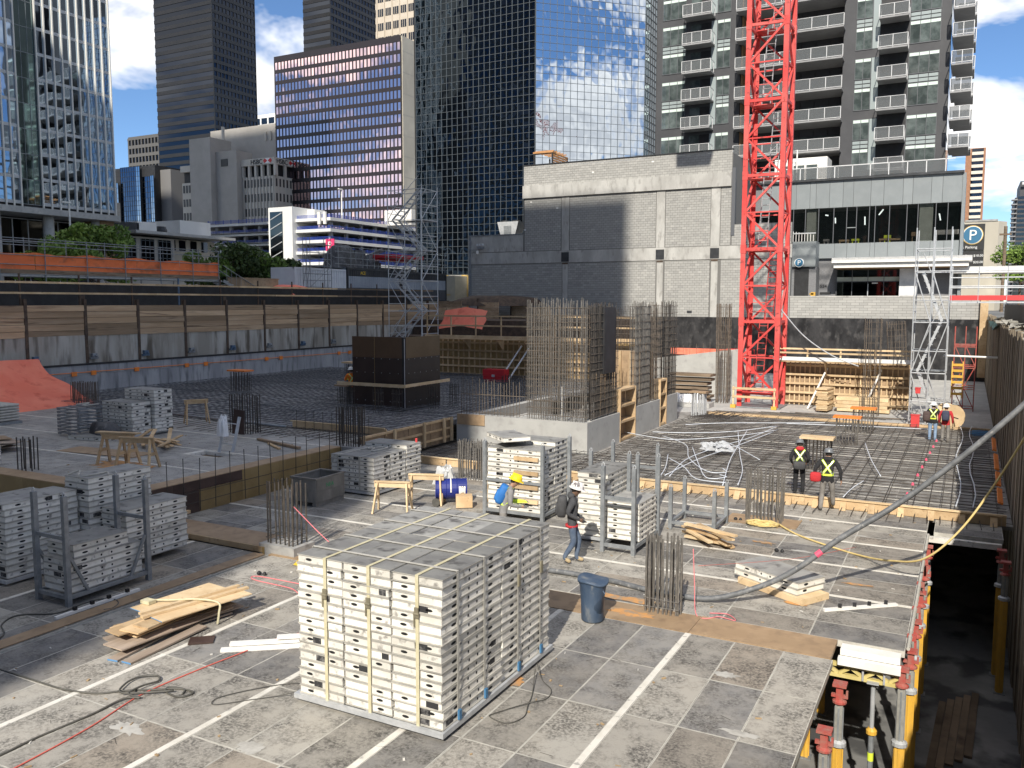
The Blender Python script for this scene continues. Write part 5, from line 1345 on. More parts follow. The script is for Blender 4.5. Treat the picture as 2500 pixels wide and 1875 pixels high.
cage('tall free standing rebar column left of the crane', -12.05, 48.0, .0, 5.55, .66, .5, 16, .02, 'rebar_rust', indiv=False, ties=16, name='rebar_column')
cage('tall slim rebar column in front of the right timber form', -4.1, 46.0, 0, 4.85, .75, .4, 10, .016, 'rebar_rust', indiv=False, ties=14, name='rebar_column')
t = cage('leaning tied rebar cage behind the right timber form', -3.3, 53, .6, 4.6, .9, .5, 14, .016, 'rebar_rust', indiv=False, ties=12, name='rebar_column'); t.rotation_euler = (0, math.radians(-4), 0)
# starter bars along the step of the upper deck
for k in range(15):
    y = 14.4 + .53*k; o = MB().tube((-17.98 + U(-.03, .03), y, .05), (-17.98 + U(-.03, .03), y + U(-.02, .02), 1.55 + U(-.08, .08)), .011, 5).build('starter_bar', MATS['rebar'])
    tag(o, 'upright bar in the row along the step of the upper deck', 'rebar', 'bars along the step')
m = MB()
for z in (.3, .58): m.tube((-18.0, 14.2, z), (-18.0, 22.1, z), .009, 4)
tag(m.build('wall_mesh', MATS['rebar']), 'horizontal bars tied along the step of the upper deck', 'rebar')
for k in range(9):
    x = -22.0 + .42*k; tag(MB().tube((x, 24.2, UZ), (x, 24.2, UZ+.75), .01, 5).build('starter_bar', MATS['rebar']), 'upright bar in the row before the box form', 'rebar', 'bars before the box form')
# ================================================================== CORE WALLS AND THEIR STEEL
core = thing('core_wall', 'smooth concrete core wall stub with steel cages rising from it', 'wall')
mat('core_conc', (.36,.355,.335), (.42,.415,.39), .7, .8, c3=(.31,.30,.285), scale3=3, lo3=.55, hi3=.75, bump=.05, bscale=30)
MB().box(-17.85, 28.85, 0, -12.2, 29.25, 1.2).build('front_wall', MATS['core_conc'], core)
for (a, b, h) in ((29.255, 32.2, 1.22), (34.05, 37.28, 1.25), (38.25, 39.95, 1.3)): MB().box(-12.6, a, 0, -12.2, b, h).build('side_wall', MATS['core_conc'], core)
MB().box(-17.8, 28.81, .8, -16.55, 28.848, 1.22).build('edge_board', MATS['ply'], core)
MB().box(-17.85, 29.26, 0, -17.5, 37, 1.1).build('inner_wall', MATS['core_conc'], core)
MB().box(-16.4, 31.0, 0, -13.4, 32.2, .95).build('inner_pier', MATS['core_conc'], core)
for k, (y0, y1) in enumerate(((32.22, 34.03), (37.3, 38.23))):
    d = thing('opening_form', ('wider' if k == 0 else 'narrower') + ' timber frame forming an opening in the core wall', 'formwork', (-12.4, (y0+y1)/2, 0)); w = (y1-y0)/2
    for s in (-1, 1): MB().box(-.24, s*w-.05 if s > 0 else -w, 0, .22, w if s > 0 else -w+.05, 2.15).build('jamb', MATS['lumber'], d)
    for z in (.02, .75, 1.4, 2.05): MB().box(-.22, -w+.05, z, .2, w-.05, z+.09).build('spreader', MATS['lumber'], d)
    MB().box(-.27, -w+.06, .1, -.245, w-.06, 2.05).build('sheathing', MATS['ply'], d)
def rebar_wall(label, axis, c, a0, a1, z0, z1, step, hstep, m='rebar_light', r=.013, layers=(0, .22)):
    t = thing('rebar_wall', label, 'rebar cage'); v = MB(); h = MB()
    for L in layers:
        a = a0
        while a <= a1:
            e = U(-.02, .02); zt = z1 + U(-.18, .12)
            if axis == 'x': v.tube((a+e, c+L, z0), (a+e+U(-.03, .03), c+L+U(-.03, .03), zt), r, 5)
            else: v.tube((c+L, a+e, z0), (c+L+U(-.03, .03), a+e+U(-.03, .03), zt), r, 5)
            a += step
        z = z0 + .2
        while z < z1 - .1:
            q = U(-.03, .03)
            if axis == 'x': h.tube((a0-.05, c+L-.02, z), (a1+.05, c+L-.02, z+q), .009, 4)
            else: h.tube((c+L+.02, a0-.05, z), (c+L+.02, a1+.05, z+q), .009, 4)
            z += hstep
    v.build('upright_bars', MATS[m], t); h.build('cross_bars', MATS['rebar_rust'], t); return t
rebar_wall('tall steel bar cage on the front wall of the core', 'x', 28.95, -14.75, -12.35, .9, 5.72, .10, .27)
rebar_wall('tall steel bar cage at the near end of the core side wall', 'y', -12.5, 29.3, 32.1, 1.1, 5.55, .10, .3, 'rebar')
rebar_wall('tall steel bar cage between the two opening frames', 'y', -12.5, 34.1, 36.0, 1.1, 5.6, .09, .32, 'rebar_light')
rebar_wall('sparser steel bar cage at the narrow opening frame', 'y', -12.5, 36.3, 37.6, 1.1, 5.65, .18, .35, 'rebar_rust')
rebar_wall('tall steel bar cage at the far end of the core side wall', 'y', -12.5, 38.2, 39.9, 1.1, 5.65, .09, .32, 'rebar')
rebar_wall('low sparse bars along the left half of the core front wall', 'x', 28.95, -17.7, -14.9, 1.1, 2.6, .28, .7, 'rebar_rust')
rebar_wall('inner steel bar cage behind the core front wall', 'x', 33.6, -16.8, -13.0, .3, 5.4, .16, .4, 'rebar_rust')
rebar_wall('rear steel bar cage at the back of the core', 'x', 39.4, -17.0, -13.0, .3, 5.4, .15, .4, 'rebar')
tag(MB().box(-12.75, 30.45, 2.9, -12.2, 31.6, 5.45).build('blockout_form', MATS['black']), 'black blockout form inside the near side cage of the core', 'formwork')
tag(MB().box(-15.3, 37.6, .2, -12.7, 37.75, 3.4).build('core_sheathing', MATS['ply']), 'orange brown plywood sheathing standing inside the core', 'formwork')
for k in range(6): tag(MB().box(-15.3+.5*k, 37.5, .2, -15.2+.5*k, 37.6, 3.4).build('stud', MATS['lumber']), 'upright stud on the plywood sheathing inside the core', 'timber', 'studs inside the core')
MBp = MB(); MBp.tube((-13.7, 29.9, .5), (-13.7, 29.9, 2.4), .06, 8); tag(MBp.build('pipe_sleeve', MATS['white_paint']), 'white pipe sleeve standing behind the core front wall', 'pipe')
# timber side form left of the core
wf = thing('side_form', 'ply side form with timber walers left of the core front wall', 'formwork')
for k in range(4): MB().box(-18.22, 23.05+1.48*k, .06, -18.2, 24.5+1.48*k, 1.03).build('ply_sheet', MATS['ply'], wf)
for z in (.25, .6, .95): MB().box(-18.19, 23.0, z, -18.1, 28.85, z+.07).build('waler', MATS['lumber'], wf)
for y in (23.1, 24.9, 26.8, 28.2, 28.75): MB().box(-18.09, y, .1, -18.02, y+.12, 1.08).build('strongback', MATS['lumber_fresh'], wf)

# black box form
bf = thing('box_form', 'large dark brown plywood box form with a pale timber rail near its foot', 'formwork')
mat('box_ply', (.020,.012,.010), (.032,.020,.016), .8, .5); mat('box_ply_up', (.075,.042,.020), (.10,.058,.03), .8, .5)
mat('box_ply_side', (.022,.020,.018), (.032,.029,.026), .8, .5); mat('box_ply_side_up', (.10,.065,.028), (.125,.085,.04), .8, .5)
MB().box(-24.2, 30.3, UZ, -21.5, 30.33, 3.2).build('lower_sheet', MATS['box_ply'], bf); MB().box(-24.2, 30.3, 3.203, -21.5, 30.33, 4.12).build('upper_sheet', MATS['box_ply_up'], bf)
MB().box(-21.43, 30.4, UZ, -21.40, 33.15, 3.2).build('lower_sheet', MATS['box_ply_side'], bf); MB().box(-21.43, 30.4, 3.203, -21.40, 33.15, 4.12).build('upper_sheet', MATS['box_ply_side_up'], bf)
for i in range(6):
    for j in range(4): MB().lathe([(.0, -.012), (.022, -.012), (.022, .0), (.0, .0)], 8, (-23.95+.45*i, 30.30, 1.3+.62*j), 'y').build('tie_cone', MATS['galv_dark'], bf); MB().lathe([(.0, .0), (.022, .0), (.022, .012), (.0, .012)], 8, (-21.40, 30.65+.45*i, 1.3+.62*j), 'x').build('tie_cone', MATS['galv_dark'], bf)
for xx in (-22.98,): MB().box(xx, 30.292, UZ, xx+.012, 30.299, 4.12).build('sheet_joint', MATS['ply_ochre'], bf)
MB().box(-24.15, 30.34, UZ, -21.45, 33.1, 4.0).build('core_fill', MATS['black'], bf)
MB().box(-21.5, 30.29, 1.0, -21.36, 30.4, 4.1).build('corner_batten', MATS['black'], bf)
MB().box(-21.37, 30.27, 1.0, -21.35, 30.29, 4.05).build('corner_trim', MATS['galv'], bf)
MB().box(-24.9, 30.05, 1.95, -21.2, 30.1, 2.09).build('rail', MATS['lumber_fresh'], bf); MB().box(-21.2, 30.05, 1.97, -21.15, 33.6, 2.1).build('rail', MATS['lumber_fresh'], bf)

# ================================================================== BIG TIMBER WALL FORMS
def wall_form(label, x0, x1, y, z0, z1, rail, m='lumber', studs=.42, walers=4, props=()):
    t = thing('timber_form', label, 'formwork')
    n = max(1, round((x1-x0)/2.4)); w = (x1-x0)/n
    for k in range(n): MB().box(x0+w*k+.003, y, z0, x0+w*(k+1)-.003, y+.03, z1).build('sheathing', MATS['ply'] if m == 'lumber_fresh' else MATS['ply_ochre'], t)
    x = x0 + .1
    while x < x1: MB().box(x, y-.11, z0, x+.06, y-.002, z1).build('stud', MATS[m], t); x += studs
    for k in range(walers):
        z = z0 + .15 + (z1-z0-.4)*k/(walers-1); MB().box(x0-.1, y-.22, z, x1+.1, y-.112, z+.11).build('waler', MATS[m], t)
    for k in range(n): 
        MB().box(x0+w*k+.01, y-1.1, z1+.05, x0+w*(k+1)-.01, y-.3, z1+.10).build('walkway_plank', MATS[m], t)
    MB().box(x0-.1, y-1.15, z1+.12, x1+.1, y-1.11, z1+.32).build('toe_board', MATS['white_paint'] if m == 'lumber_fresh' else MATS['lumber'], t)
    x = x0
    while x <= x1+.1: MB().box(x-.03, y-1.11, z1+.12, x+.05, y-1.05, rail).build('guard_post', MATS[m], t); x += (x1-x0)/max(2, round((x1-x0)/1.9))
    for z in (rail-.08, (rail+z1)/2+.1): MB().box(x0-.1, y-1.17, z, x1+.1, y-1.13, z+.09).build('guard_rail', MATS[m], t)
    for k in range(n): MB().extr([(x0+w*k+.3, y-.23, z1+.04), (x0+w*k+.3, y-1.05, z1+.04), (x0+w*k+.3, y-.23, z1-.7)], (.06, 0, 0)).build('bracket', MATS[m], t)
    for px in props:
        MB().tube((px, y-.25, z1-.3), (px-.7, y-1.9, z0+.0), .05, 8).build('push_prop', MATS['white_paint'], t)
    return t
wall_form('sunlit timber wall form with walkway right of the crane', -9.2, -2.5, 49.0, .02, 2.4, 3.2, 'lumber_fresh', .26, 5, (-6.6, -3.9))
wall_form('shaded timber wall form with walkway behind the black box form', -30.6, -16.2, 47.0, UZ, 3.25, 4.8, 'lumber', .4, 5, (-24.2, -23.6))
o = thing('tool_chest', 'red steel tool chest in front of the shaded timber form', 'chest', (-24.6, 44.2, UZ)); mat('chest_red', (.5,.02,.03), rough=.45)
MB().box(-.7, -.3, 0, .7, .3, .42).build('body', MATS['chest_red'], o); MB().box(-.72, -.32, .43, .72, .32, .8).build('lid', MATS['chest_red'], o); MB().box(-.1, -.34, .36, .1, -.325, .5).build('latch', MATS['galv'], o)

# ================================================================== TOWER CRANE
cr = thing('tower_crane', 'red lattice tower crane mast rising out of the picture', 'crane', (-9.78, 47.4, 0))
HW = .95; SEC = 3.84; top = 36.5; RC = MATS['red_crane']
leg = MB(); L = .2
for s in (0,):
    leg.box(-.125, -.125, 0, .125, -.07, top); leg.box(-.125, -.07, 0, -.07, .125, top)
legm = leg.mesh('mast_leg', RC)
for k, (sx, sy) in enumerate(((-1, -1), (1, -1), (1, 1), (-1, 1))): place(legm, 'mast_leg', cr, (sx*HW, sy*HW, 0), math.pi/2*k)
nsec = int(top / SEC) + 1
hs = MB().bar((-HW+.06, 0, 0), (HW-.06, 0, 0), .12, .15).mesh('strut', RC)
dg1 = MB().bar((-HW+.08, 0, .08), (HW-.08, 0, SEC/2-.06), .105, .105).mesh('diagonal', RC); dg2 = MB().bar((HW-.08, 0, .08), (-HW+.08, 0, SEC/2-.06), .105, .105).mesh('diagonal', RC)
thin = MB().bar((-HW+.06, 0, 0), (HW-.06, 0, 0), .06, .07).mesh('strut_thin', RC)
jn = MB().box(-.14, -.14, -.22, .14, .14, .22).mesh('joint', RC)
for s in range(nsec):
    for f in range(4):
        a = math.pi/2*f; ox, oy = math.sin(a)*HW, -math.cos(a)*HW
        for h in range(2):
            z = s*SEC + h*SEC/2 + .78
            if z > top: continue
            place(hs if h == 0 else thin, 'strut', cr, (ox, oy, z), a)
            if z + SEC/2 < top: place(dg1 if (h + (f % 2)) % 2 else dg2, 'diagonal', cr, (ox, oy, z), a)
    for sx, sy in ((-1, -1), (1, -1), (1, 1), (-1, 1)):
        z = s*SEC + .78
        if z < top: place(jn, 'joint', cr, (sx*HW, sy*HW, z))
    # ladder run and rest platform inside the mast
    z0 = s*SEC + .8; x0 = .35 if s % 2 else -.1
    lad = MB()
    for sx in (-.22, .22): lad.tube((x0+sx-.15, .25, z0), (x0+sx+.2, -.35, z0+SEC-.1), .028, 5)
    for k in range(12): t = (k+.5)/12; lad.tube((x0-.37+.35*t, .25-.6*t, z0+(SEC-.1)*t), (x0+.07+.35*t, .25-.6*t, z0+(SEC-.1)*t), .016, 4)
    for k in range(3): t = (k+.6)/3.2; lad.path([(x0-.3+.35*t, .1-.6*t, z0+SEC*t), (x0-.3+.35*t, -.45-.3*t, z0+SEC*t+.1), (x0+.2+.35*t, -.45-.3*t, z0+SEC*t+.1), (x0+.1+.35*t, .1-.6*t, z0+SEC*t)], .014, 4)
    lad.build('ladder', MATS['galv'] if s > 1 else RC, cr)
    MB().box(-.85, .05, z0+SEC-.06, .5, .85, z0+SEC-.02).build('rest_platform', RC, cr)
    gq = MB()
    for zz in (.5, 1.0): gq.bar((-.8, .05, z0+zz), (.1, .05, z0+zz), .035, .035); gq.bar((-.8, .05, z0+zz), (-.8, .8, z0+zz), .035, .035)
    for p in ((-.8, .05), (.1, .05)): gq.bar((*p, z0), (*p, z0+1.0), .035, .035)
    gq.build('platform_guard', RC, cr)
    MB().box(-HW-.2, -.75, z0+.9, -HW-.1, -.5, z0+1.25).build('climbing_lug', RC, cr)
MB().box(-1.2, -1.2, -.0, 1.2, 1.2, .06).build('base_plate', MATS['galv_dark'], cr)
MB().lathe([(1.1, top), (1.1, top+.6), (.9, top+1.2)], 20).build('slewing_ring', RC, cr)
jb = MB()
for x in range(0, 44, 2):
    jb.bar((x, 0, top+3.2), (x+2, 0, top+3.2), .12, .12)
    for s in (-.6, .6): jb.bar((x, s, top+1.6), (x+2, s, top+1.6), .12, .12); jb.bar((x, s, top+1.6), (x+1, 0, top+3.2), .06, .06); jb.bar((x+1, 0, top+3.2), (x+2, s, top+1.6), .06, .06)
jb.build('jib', RC, cr)
MB().box(-13, -.6, top+1.4, 0, .6, top+1.6).build('counter_jib', RC, cr)
MB().box(-7, -.6, top-1.6, -4.2, .6, top+1.6).build('counterweight', MATS['concrete'], cr)
MB().box(.6, -1.9, top+.2, 2.0, -.7, top+2.2).build('cab', MATS['white_paint'], cr)
gd = thing('crane_guard', 'timber guard rail on yellow feet around the crane foot', 'guard rail', (-9.78, 46.0, 0))
for z in (.55, 1.0): MB().box(-1.25, -.04, z, 1.05, .0, z+.12).build('rail', MATS['lumber_fresh'], gd)
for x in (-1.2, .95): MB().box(x-.03, .002, .0, x+.05, .06, 1.15).build('post', MATS['lumber_fresh'], gd)
for x in (-1.2, .95): MB().box(x-.12, -.1, 0, x+.14, .14, .17).build('foot', MATS['yellow_prop'], gd)
tag(MB().path(spline([(-8.8, 46.9, 5.3), (-7.6, 47, 3.9), (-6.2, 47.2, 2.9), (-4.9, 47.5, 2.35)], 6), .03, 5).build('power_cable', MATS['galv']), 'pale cable sagging from the crane mast to the right form', 'cable')

# ================================================================== SCAFFOLD TOWERS
def scaffold(label, x0, x1, y0, y1, z0, z1, lift, m='galv', stairs=True, name='scaffold_tower', r=.026, deck=True, cat='scaffold'):
    t = thing(name, label, cat, (x0, y0, z0)); W, D, H = x1-x0, y1-y0, z1-z0
    for a, b in ((0, 0), (W, 0), (W, D), (0, D), (W/2, 0), (W/2, D)): MB().tube((a, b, 0), (a, b, H), r, 6).build('standard', MATS[m], t)
    n = int(H/lift)
    for k in range(n+1):
        z = k*lift + .15
        if z > H: break
        l_ = MB()
        for p, q in (((0, 0), (W, 0)), ((W, 0), (W, D)), ((W, D), (0, D)), ((0, D), (0, 0))): l_.tube((*p, z), (*q, z), r*.9, 5)
        if z + 1 < H:
            for p, q in (((0, 0), (W, 0)), ((W, D), (0, D))): l_.tube((*p, z+1), (*q, z+1), r*.8, 5)
            for p, q in (((0, 0), (0, D)), ((W, 0), (W, D))):
                l_.tube((*p, z+.5), (*q, z+.5), r*.8, 5); l_.tube((*p, z+1), (*q, z+1), r*.8, 5)
        l_.build('ledgers', MATS[m], t)
        if z + lift <= H:
            e = (k % 2)
            MB().tube((0 if e else W/2, -.03, z), (W/2 if e else 0, -.03, z+lift), r*.9, 5).build('brace', MATS[m], t)
            MB().tube((W/2 if e else W, -.03, z), (W if e else W/2, -.03, z+lift), r*.9, 5).build('brace', MATS[m], t)
            MB().tube((W, 0 if e else D, z), (W, D if e else 0, z+lift), r*.9, 5).build('brace', MATS[m], t)
            if deck: MB().box(.05, D*.55, z+.03, W-.05, D-.05, z+.07).build('landing', MATS['galv_dark'], t)
            if stairs:
                a, b = ((.25, W-.3) if e else (W-.25, .3)); sg_ = MB()
                for yy in (.15, D*.5): sg_.bar((a, yy, z+.05), (b, yy, z+lift), .035, .11)
                sg_.build('stair_stringers', MATS[m], t); tr_ = MB()
                for j in range(8): u = (j+.5)/8; tr_.box(a+(b-a)*u-.1, .15, z+lift*u-.01, a+(b-a)*u+.1, D*.5, z+lift*u+.015)
                tr_.build('stair_treads', MATS[m], t)
                hr = MB(); hr.tube((a, .12, z+.9), (b, .12, z+lift+.85), .02, 5); hr.build('stair_handrail', MATS[m], t)
    return t
scaffold('tall galvanised scaffold stair tower above the black box form', -34.6, -31.9, 47.3, 49.2, UZ, 13.3, 2.0)
scaffold('silver aluminium access tower with stairs at the right', -2.2, -.78, 43.0, 44.7, 0, 9.0, 1.15*2, 'galv', True, r=.03)
scaffold('red painted scaffold behind the silver access tower', -.55, .45, 50.2, 51.4, 0, 4.4, 1.1, 'red_head', False, deck=False)
scaffold('small scaffold tower in front of the white container', -44.3, -43.6, 49.8, 52.2, 5.0, 10.6, 1.6, 'galv_dark', False, deck=False)
tag(MB().tube((-.9, 43.5, 3.25), (1.25, 43.5, 3.22), .045, 8).build('tie_tube', MATS['white_paint']), 'white tie tube from the access tower to the right wall', 'tube')
yl = thing('yellow_ladder', 'yellow fibreglass ladder section on the red scaffold', 'ladder', (-.35, 49.9, 0))
for s in (-.25, .25): MB().bar((s, 0, .7), (s, .25, 2.6), .08, .05).build('rail', MATS['yellow_prop'], yl)
for k in range(6): MB().box(-.24, .02+.04*k, .85+.3*k, .24, .06+.04*k, .98+.3*k).build('rung', MATS['yellow_prop'], yl)
br_ = thing('access_bridge', 'aluminium access bridge with red toe board to the right wall', 'bridge', (-.75, 43.2, 5.75))
MB().box(0, 0, -.12, 3.2, 1.2, -.05).build('deck', MATS['galv'], br_); MB().box(0, -.04, .0, 3.2, -.01, .22).build('toe_board', MATS['can_red'], br_)
for z in (.55, .62, 1.0, 1.3): MB().tube((0, -.02, z), (3.3, -.02, z), .028, 6).build('rail', MATS['galv'], br_)
for x in (.05, 1.1, 2.2, 3.2): MB().tube((x, -.02, -.1), (x, -.02, 1.5), .026, 6).build('post', MATS['galv'], br_)
for (x, y, z, sx, sz, lab) in ((-1.9, 42.6, 0, .35, .55, 'red fire point box at the foot of the access tower'), (-1.85, 42.75, 1.55, .2, .22, 'small red alarm box on the access tower')):
    o = thing('red_box', lab, 'box', (x, y, z)); MB().box(-sx/2, -.15, 0, sx/2, .15, sz).build('body', MATS['can_red'], o); MB().box(-sx/2-.02, -.17, sz+.002, sx/2+.02, .17, sz+.04).build('lid', MATS['can_red'], o)
# cable reel
rl = thing('cable_reel', 'wooden cable reel lying against the right access tower', 'cable reel', (-.55, 43.0, .56)); rl.rotation_euler = (0, math.radians(12), math.radians(24))
for y in (-.35, .35): MB().lathe([(.03, y-.025), (.55, y-.025), (.55, y+.025), (.03, y+.025)], 22, ax='y').build('flange', MATS['lumber_fresh'], rl)
MB().lathe([(.32, -.32), (.32, .32)], 18, ax='y').build('cable_drum', MATS['galv'], rl)
MB().tube((0, -.9, 0), (0, .9, 0), .03, 6).build('axle', MATS['rebar'], rl)
mat('blue_tarp', (.02,.14,.30), (.04,.20,.38), 3, .6, bump=.5, bscale=6)
def mound(name, label, cat, cx, cy, z, rx, ry, h, m, n=14, rough=.25, crumple=0.0):
    """crumpled rounded heap: a dome with lumps and folds"""
    mb = MB(); rings = 7 if not crumple else 9; n = max(n, 18) if not crumple else 26; vs = [(cx, cy, z+h*U(.9, 1.0))]; ph = [U(0, 6.28) for _ in range(4)]
    for i in range(1, rings+1):
        q = i/rings
        for k in range(n):
            t = 2*math.pi*k/n; lump = 1 + rough*(.22*math.sin(2*t+ph[0]+2*q)+.16*math.sin(3*t+ph[1]-3*q)+.10*math.sin(7*t+ph[2])) + U(-.05, .05)*rough*2 + U(-1, 1)*crumple
            prof = math.sqrt(max(0, 1-q**2.6)); vs.append((cx+rx*q**.8*lump*math.cos(t), cy+ry*q**.8*lump*math.sin(t), z+(h*prof*(1+rough*.35*math.sin(3*t+ph[3]+5*q)*q)*(1+U(-1, 1)*crumple) if i < rings else 0)))
    fs = [(0, 1+k, 1+(k+1) % n) for k in range(n)] + [(1+(i-1)*n+k, 1+i*n+k, 1+i*n+(k+1) % n, 1+(i-1)*n+(k+1) % n) for i in range(1, rings) for k in range(n)]
    mb.add(vs, fs); return tag(mb.build(name, MATS[m], smooth=not crumple), label, cat)
mound('blue_sheet', 'blue sheet crumpled on the slab by the right wall', 'tarpaulin', .75, 41.6, 0, .55, .6, .16, 'blue_tarp')

# ================================================================== STREET EDGE ON THE LEFT
gr = thing('lagging_guard', 'timber guard rail on steel posts along the top of the lagging wall', 'guard rail')
for k, y in enumerate([13 + 3.19*k for k in range(16)]):
    MB().box(-41.04, y, 5.2, -40.98, y+.08, 7.0).build('post', MATS['anchor_blue'] if k == 7 else MATS['pile_steel'], gr)
    for z in (6.0, 6.53): MB().box(-40.97, y-1.6, z, -40.93, y+1.58, z+.10).build('rail', MATS['lumber_old'] if k > 11 else MATS['lumber'], gr)
tag(MB().box(-42.5, 8, 5.0, -42.4, 61, 6.55).build('black_band', MATS['black']), 'black band behind the timber guard rail', 'screen')  # plain black sheet standing behind the guard rail
hw = thing('scaffold_walkway', 'raised scaffold walkway with orange mesh along the left street edge', 'walkway')
for y in [21.5 + 2.47*k for k in range(8)] + [40.9]: MB().tube((-43.6, y, 5.2), (-43.6, y, 8.95), .03, 6).build('standard', MATS['galv_dark'], hw); MB().tube((-45.4, y, 5.2), (-45.4, y, 9.1), .03, 6).build('standard', MATS['galv_dark'], hw)
for z in (7.05, 7.55, 8.05, 8.55, 8.9): MB().tube((-43.58, 19, z), (-43.58, 41, z), .024, 6).build('ledger', MATS['galv_dark'], hw)
MB().tube((-45.4, 19, 8.9), (-45.4, 41, 8.9), .03, 6).build('ledger', MATS['galv_dark'], hw)
for k in range(9): MB().box(-45.4, 19+2.47*k, 6.95, -43.65, 19+2.47*(k+1)-.02, 7.03).build('deck_board', MATS['galv'], hw)
MB().box(-43.62, 19, 7.05, -43.6, 41, 7.3).build('toe_board', MATS['lumber_old'], hw)
mat('orange_mesh', (.85,.20,.06), (.75,.17,.055), .9, .7, c3=(.38,.13,.06), scale3=2.2, lo3=.55, hi3=.72, stretch=(1,.5,1))
for k in range(7):
    m = MB(); y0 = 19+3.14*k; vs = []
    for i in range(9):
        t = i/8; sag = .10*math.sin(math.pi*t)+U(-.02, .02); vs += [(-43.68+U(-.03, .03), y0+3.12*t, 7.25+U(-.02, .02)), (-43.70+U(-.04, .04), y0+3.12*t, 7.75), (-43.68+U(-.03, .03), y0+3.12*t, 8.2-sag)]
    m.add(vs, [(3*i+j, 3*i+3+j, 3*i+4+j, 3*i+1+j) for i in range(8) for j in range(2)]); m.build('mesh_panel', MATS['orange_mesh'], hw)
stt = thing('access_stair', 'metal stair with handrail at the end of the orange walkway', 'stairs', (-43.8, 41, 0))
for x in (-.5, .5): MB().bar((x, 0, 7.0), (x, 3.0, 5.6), .05, .2).build('stringer', MATS['galv_dark'], stt); MB().tube((x, 0, 8.0), (x, 3.0, 6.6), .025, 6).build('handrail', MATS['galv_dark'], stt)
for k in range(7): MB().box(-.5, .2+.42*k, 6.95-.2*k, .5, .45+.42*k, 6.98-.2*k).build('tread', MATS['galv'], stt); MB().tube((.5, .3+.42*k, 6.9-.2*k), (.5, .3+.42*k, 7.85-.2*k), .012, 5).build('baluster', MATS['galv_dark'], stt)
def container(label, y0, y1, z0, z1, mats3, text=None):
    t = thing('shipping_container', label, 'container', (-46.2, (y0+y1)/2, z0)); L = (y1-y0)/2; h = z1-z0
    MB().box(-1.2, -L, 0, 1.12, L, h).build('shell', mats3[1], t)
    for (a, b, mm) in ((.14, h*.40, mats3[0]), (h*.405, h*.74, mats3[1]), (h*.745, h-.16, mats3[2])):
        rb = MB(); y = -L+.15
        while y < L-.2: rb.box(1.12, y, a, 1.165, y+.16, b); rb.box(1.12, y+.165, a, 1.13, y+.275, b); y += .28
        rb.build('corrugated_side', mm, t)
    fr = MB(); fr.box(1.0, -L, 0, 1.2, L, .13); fr.box(1.0, -L, h-.15, 1.2, L, h+.001); fr.box(1.0, -L-.001, .13, 1.2, -L+.13, h-.15); fr.box(1.0, L-.13, .13, 1.2, L+.001, h-.15)
    fr.build('corner_frame', mats3[2], t)
    if text: place(text_mesh(text[0], text[1], .01, text[2]), 'lettering', t, (1.19, text[3], h*.80), rot=FACE_E)
    return t
mat('cont_white', (.62,.63,.66), (.70,.71,.73), .8, .5); mat('cont_grey', (.30,.33,.37), (.35,.38,.42), .6, .5); mat('cont_dark', (.085,.09,.10), (.11,.115,.125), .6, .5); mat('cont_black', (.04,.042,.045), (.06,.062,.065), .6, .5)
CW = [MATS['cont_white']]*3; CD = [MATS['cont_dark'], MATS['cont_grey'], MATS['cont_black']]
container('white shipping container at the left street edge', 49.65, 55.7, 5.75, 8.25, CW)
mat('letter_yellow', (.75,.5,.05), rough=.5)
container('nearer grey banded container with yellow lettering', 55.9, 63.3, 5.7, 8.45, CD, ('ACE', .38, MATS['letter_yellow'], -2.0))
container('farther grey banded container beside the block building', 63.5, 71.0, 5.7, 8.35, CD)
# rails, heaps and a parked machine on and behind the containers
sr = thing('roof_scaffold', 'scaffold railing on top of the grey containers', 'scaffold', (0, 0, 0))
for y in [55+1.6*k for k in range(11)]: MB().tube((-45.2, y, 8.4), (-45.2, y, 10.2), .028, 5).build('standard', MATS['galv_dark'], sr); MB().tube((-47.2, y, 8.4), (-47.2, y, 10.0), .028, 5).build('standard', MATS['galv_dark'], sr)
for z in (8.7, 9.2, 9.7, 10.1): MB().tube((-45.2, 54.6, z), (-45.2, 71.3, z), .025, 5).build('ledger', MATS['galv_dark'], sr)
mat('junk', (.055,.055,.058), (.11,.11,.115), 1.5, .7, c3=(.2,.195,.19), scale3=4, lo3=.58, hi3=.7)
mound('sheeted_heap', 'dark sheeted heap on the containers beside the small scaffold', 'heap', -46.2, 56.5, 8.4, 1.0, 1.7, 1.9, 'junk', rough=.5)
ex = thing('parked_machine', 'dark machine parked behind the container scaffold', 'machine', (-48.5, 62, 8.3))
MB().box(-1, -1.8, 0, 1, 1.8, .9).build('chassis', MATS['junk'], ex); MB().box(-.8, -1.6, .92, .8, -.2, 1.9).build('cab', MATS['junk'], ex); MB().bar((0, 0, 1.0), (.3, 3.0, 2.1), .3, .35).build('boom', MATS['junk'], ex); MB().box(-.9, .2, .92, .9, 1.7, 1.5).build('engine_cover', MATS['galv_dark'], ex)
tag(MB().box(-47.4, 62.5, 9.55, -45.3, 67.5, 9.85).box(-47.3, 62.6, 9.3, -47.1, 67.4, 9.54).build('red_beam', MATS['chest_red']), 'dull red beam lying on the container scaffold', 'beam')
mound('red_sheet', 'faded red sheet behind the lagging wall near the white container', 'tarpaulin', -43.3, 47.2, 6.1, 1.0, 2.2, .75, 'orange_tarp')
tag(MB().box(-44.6, 42.6, 5.8, -43.4, 46.2, 7.2).box(-44.65, 42.55, 7.2, -43.35, 46.25, 7.26).build('plywood_hoarding', MATS['ply']), 'plain plywood hoarding between the stair and the white container', 'hoarding')
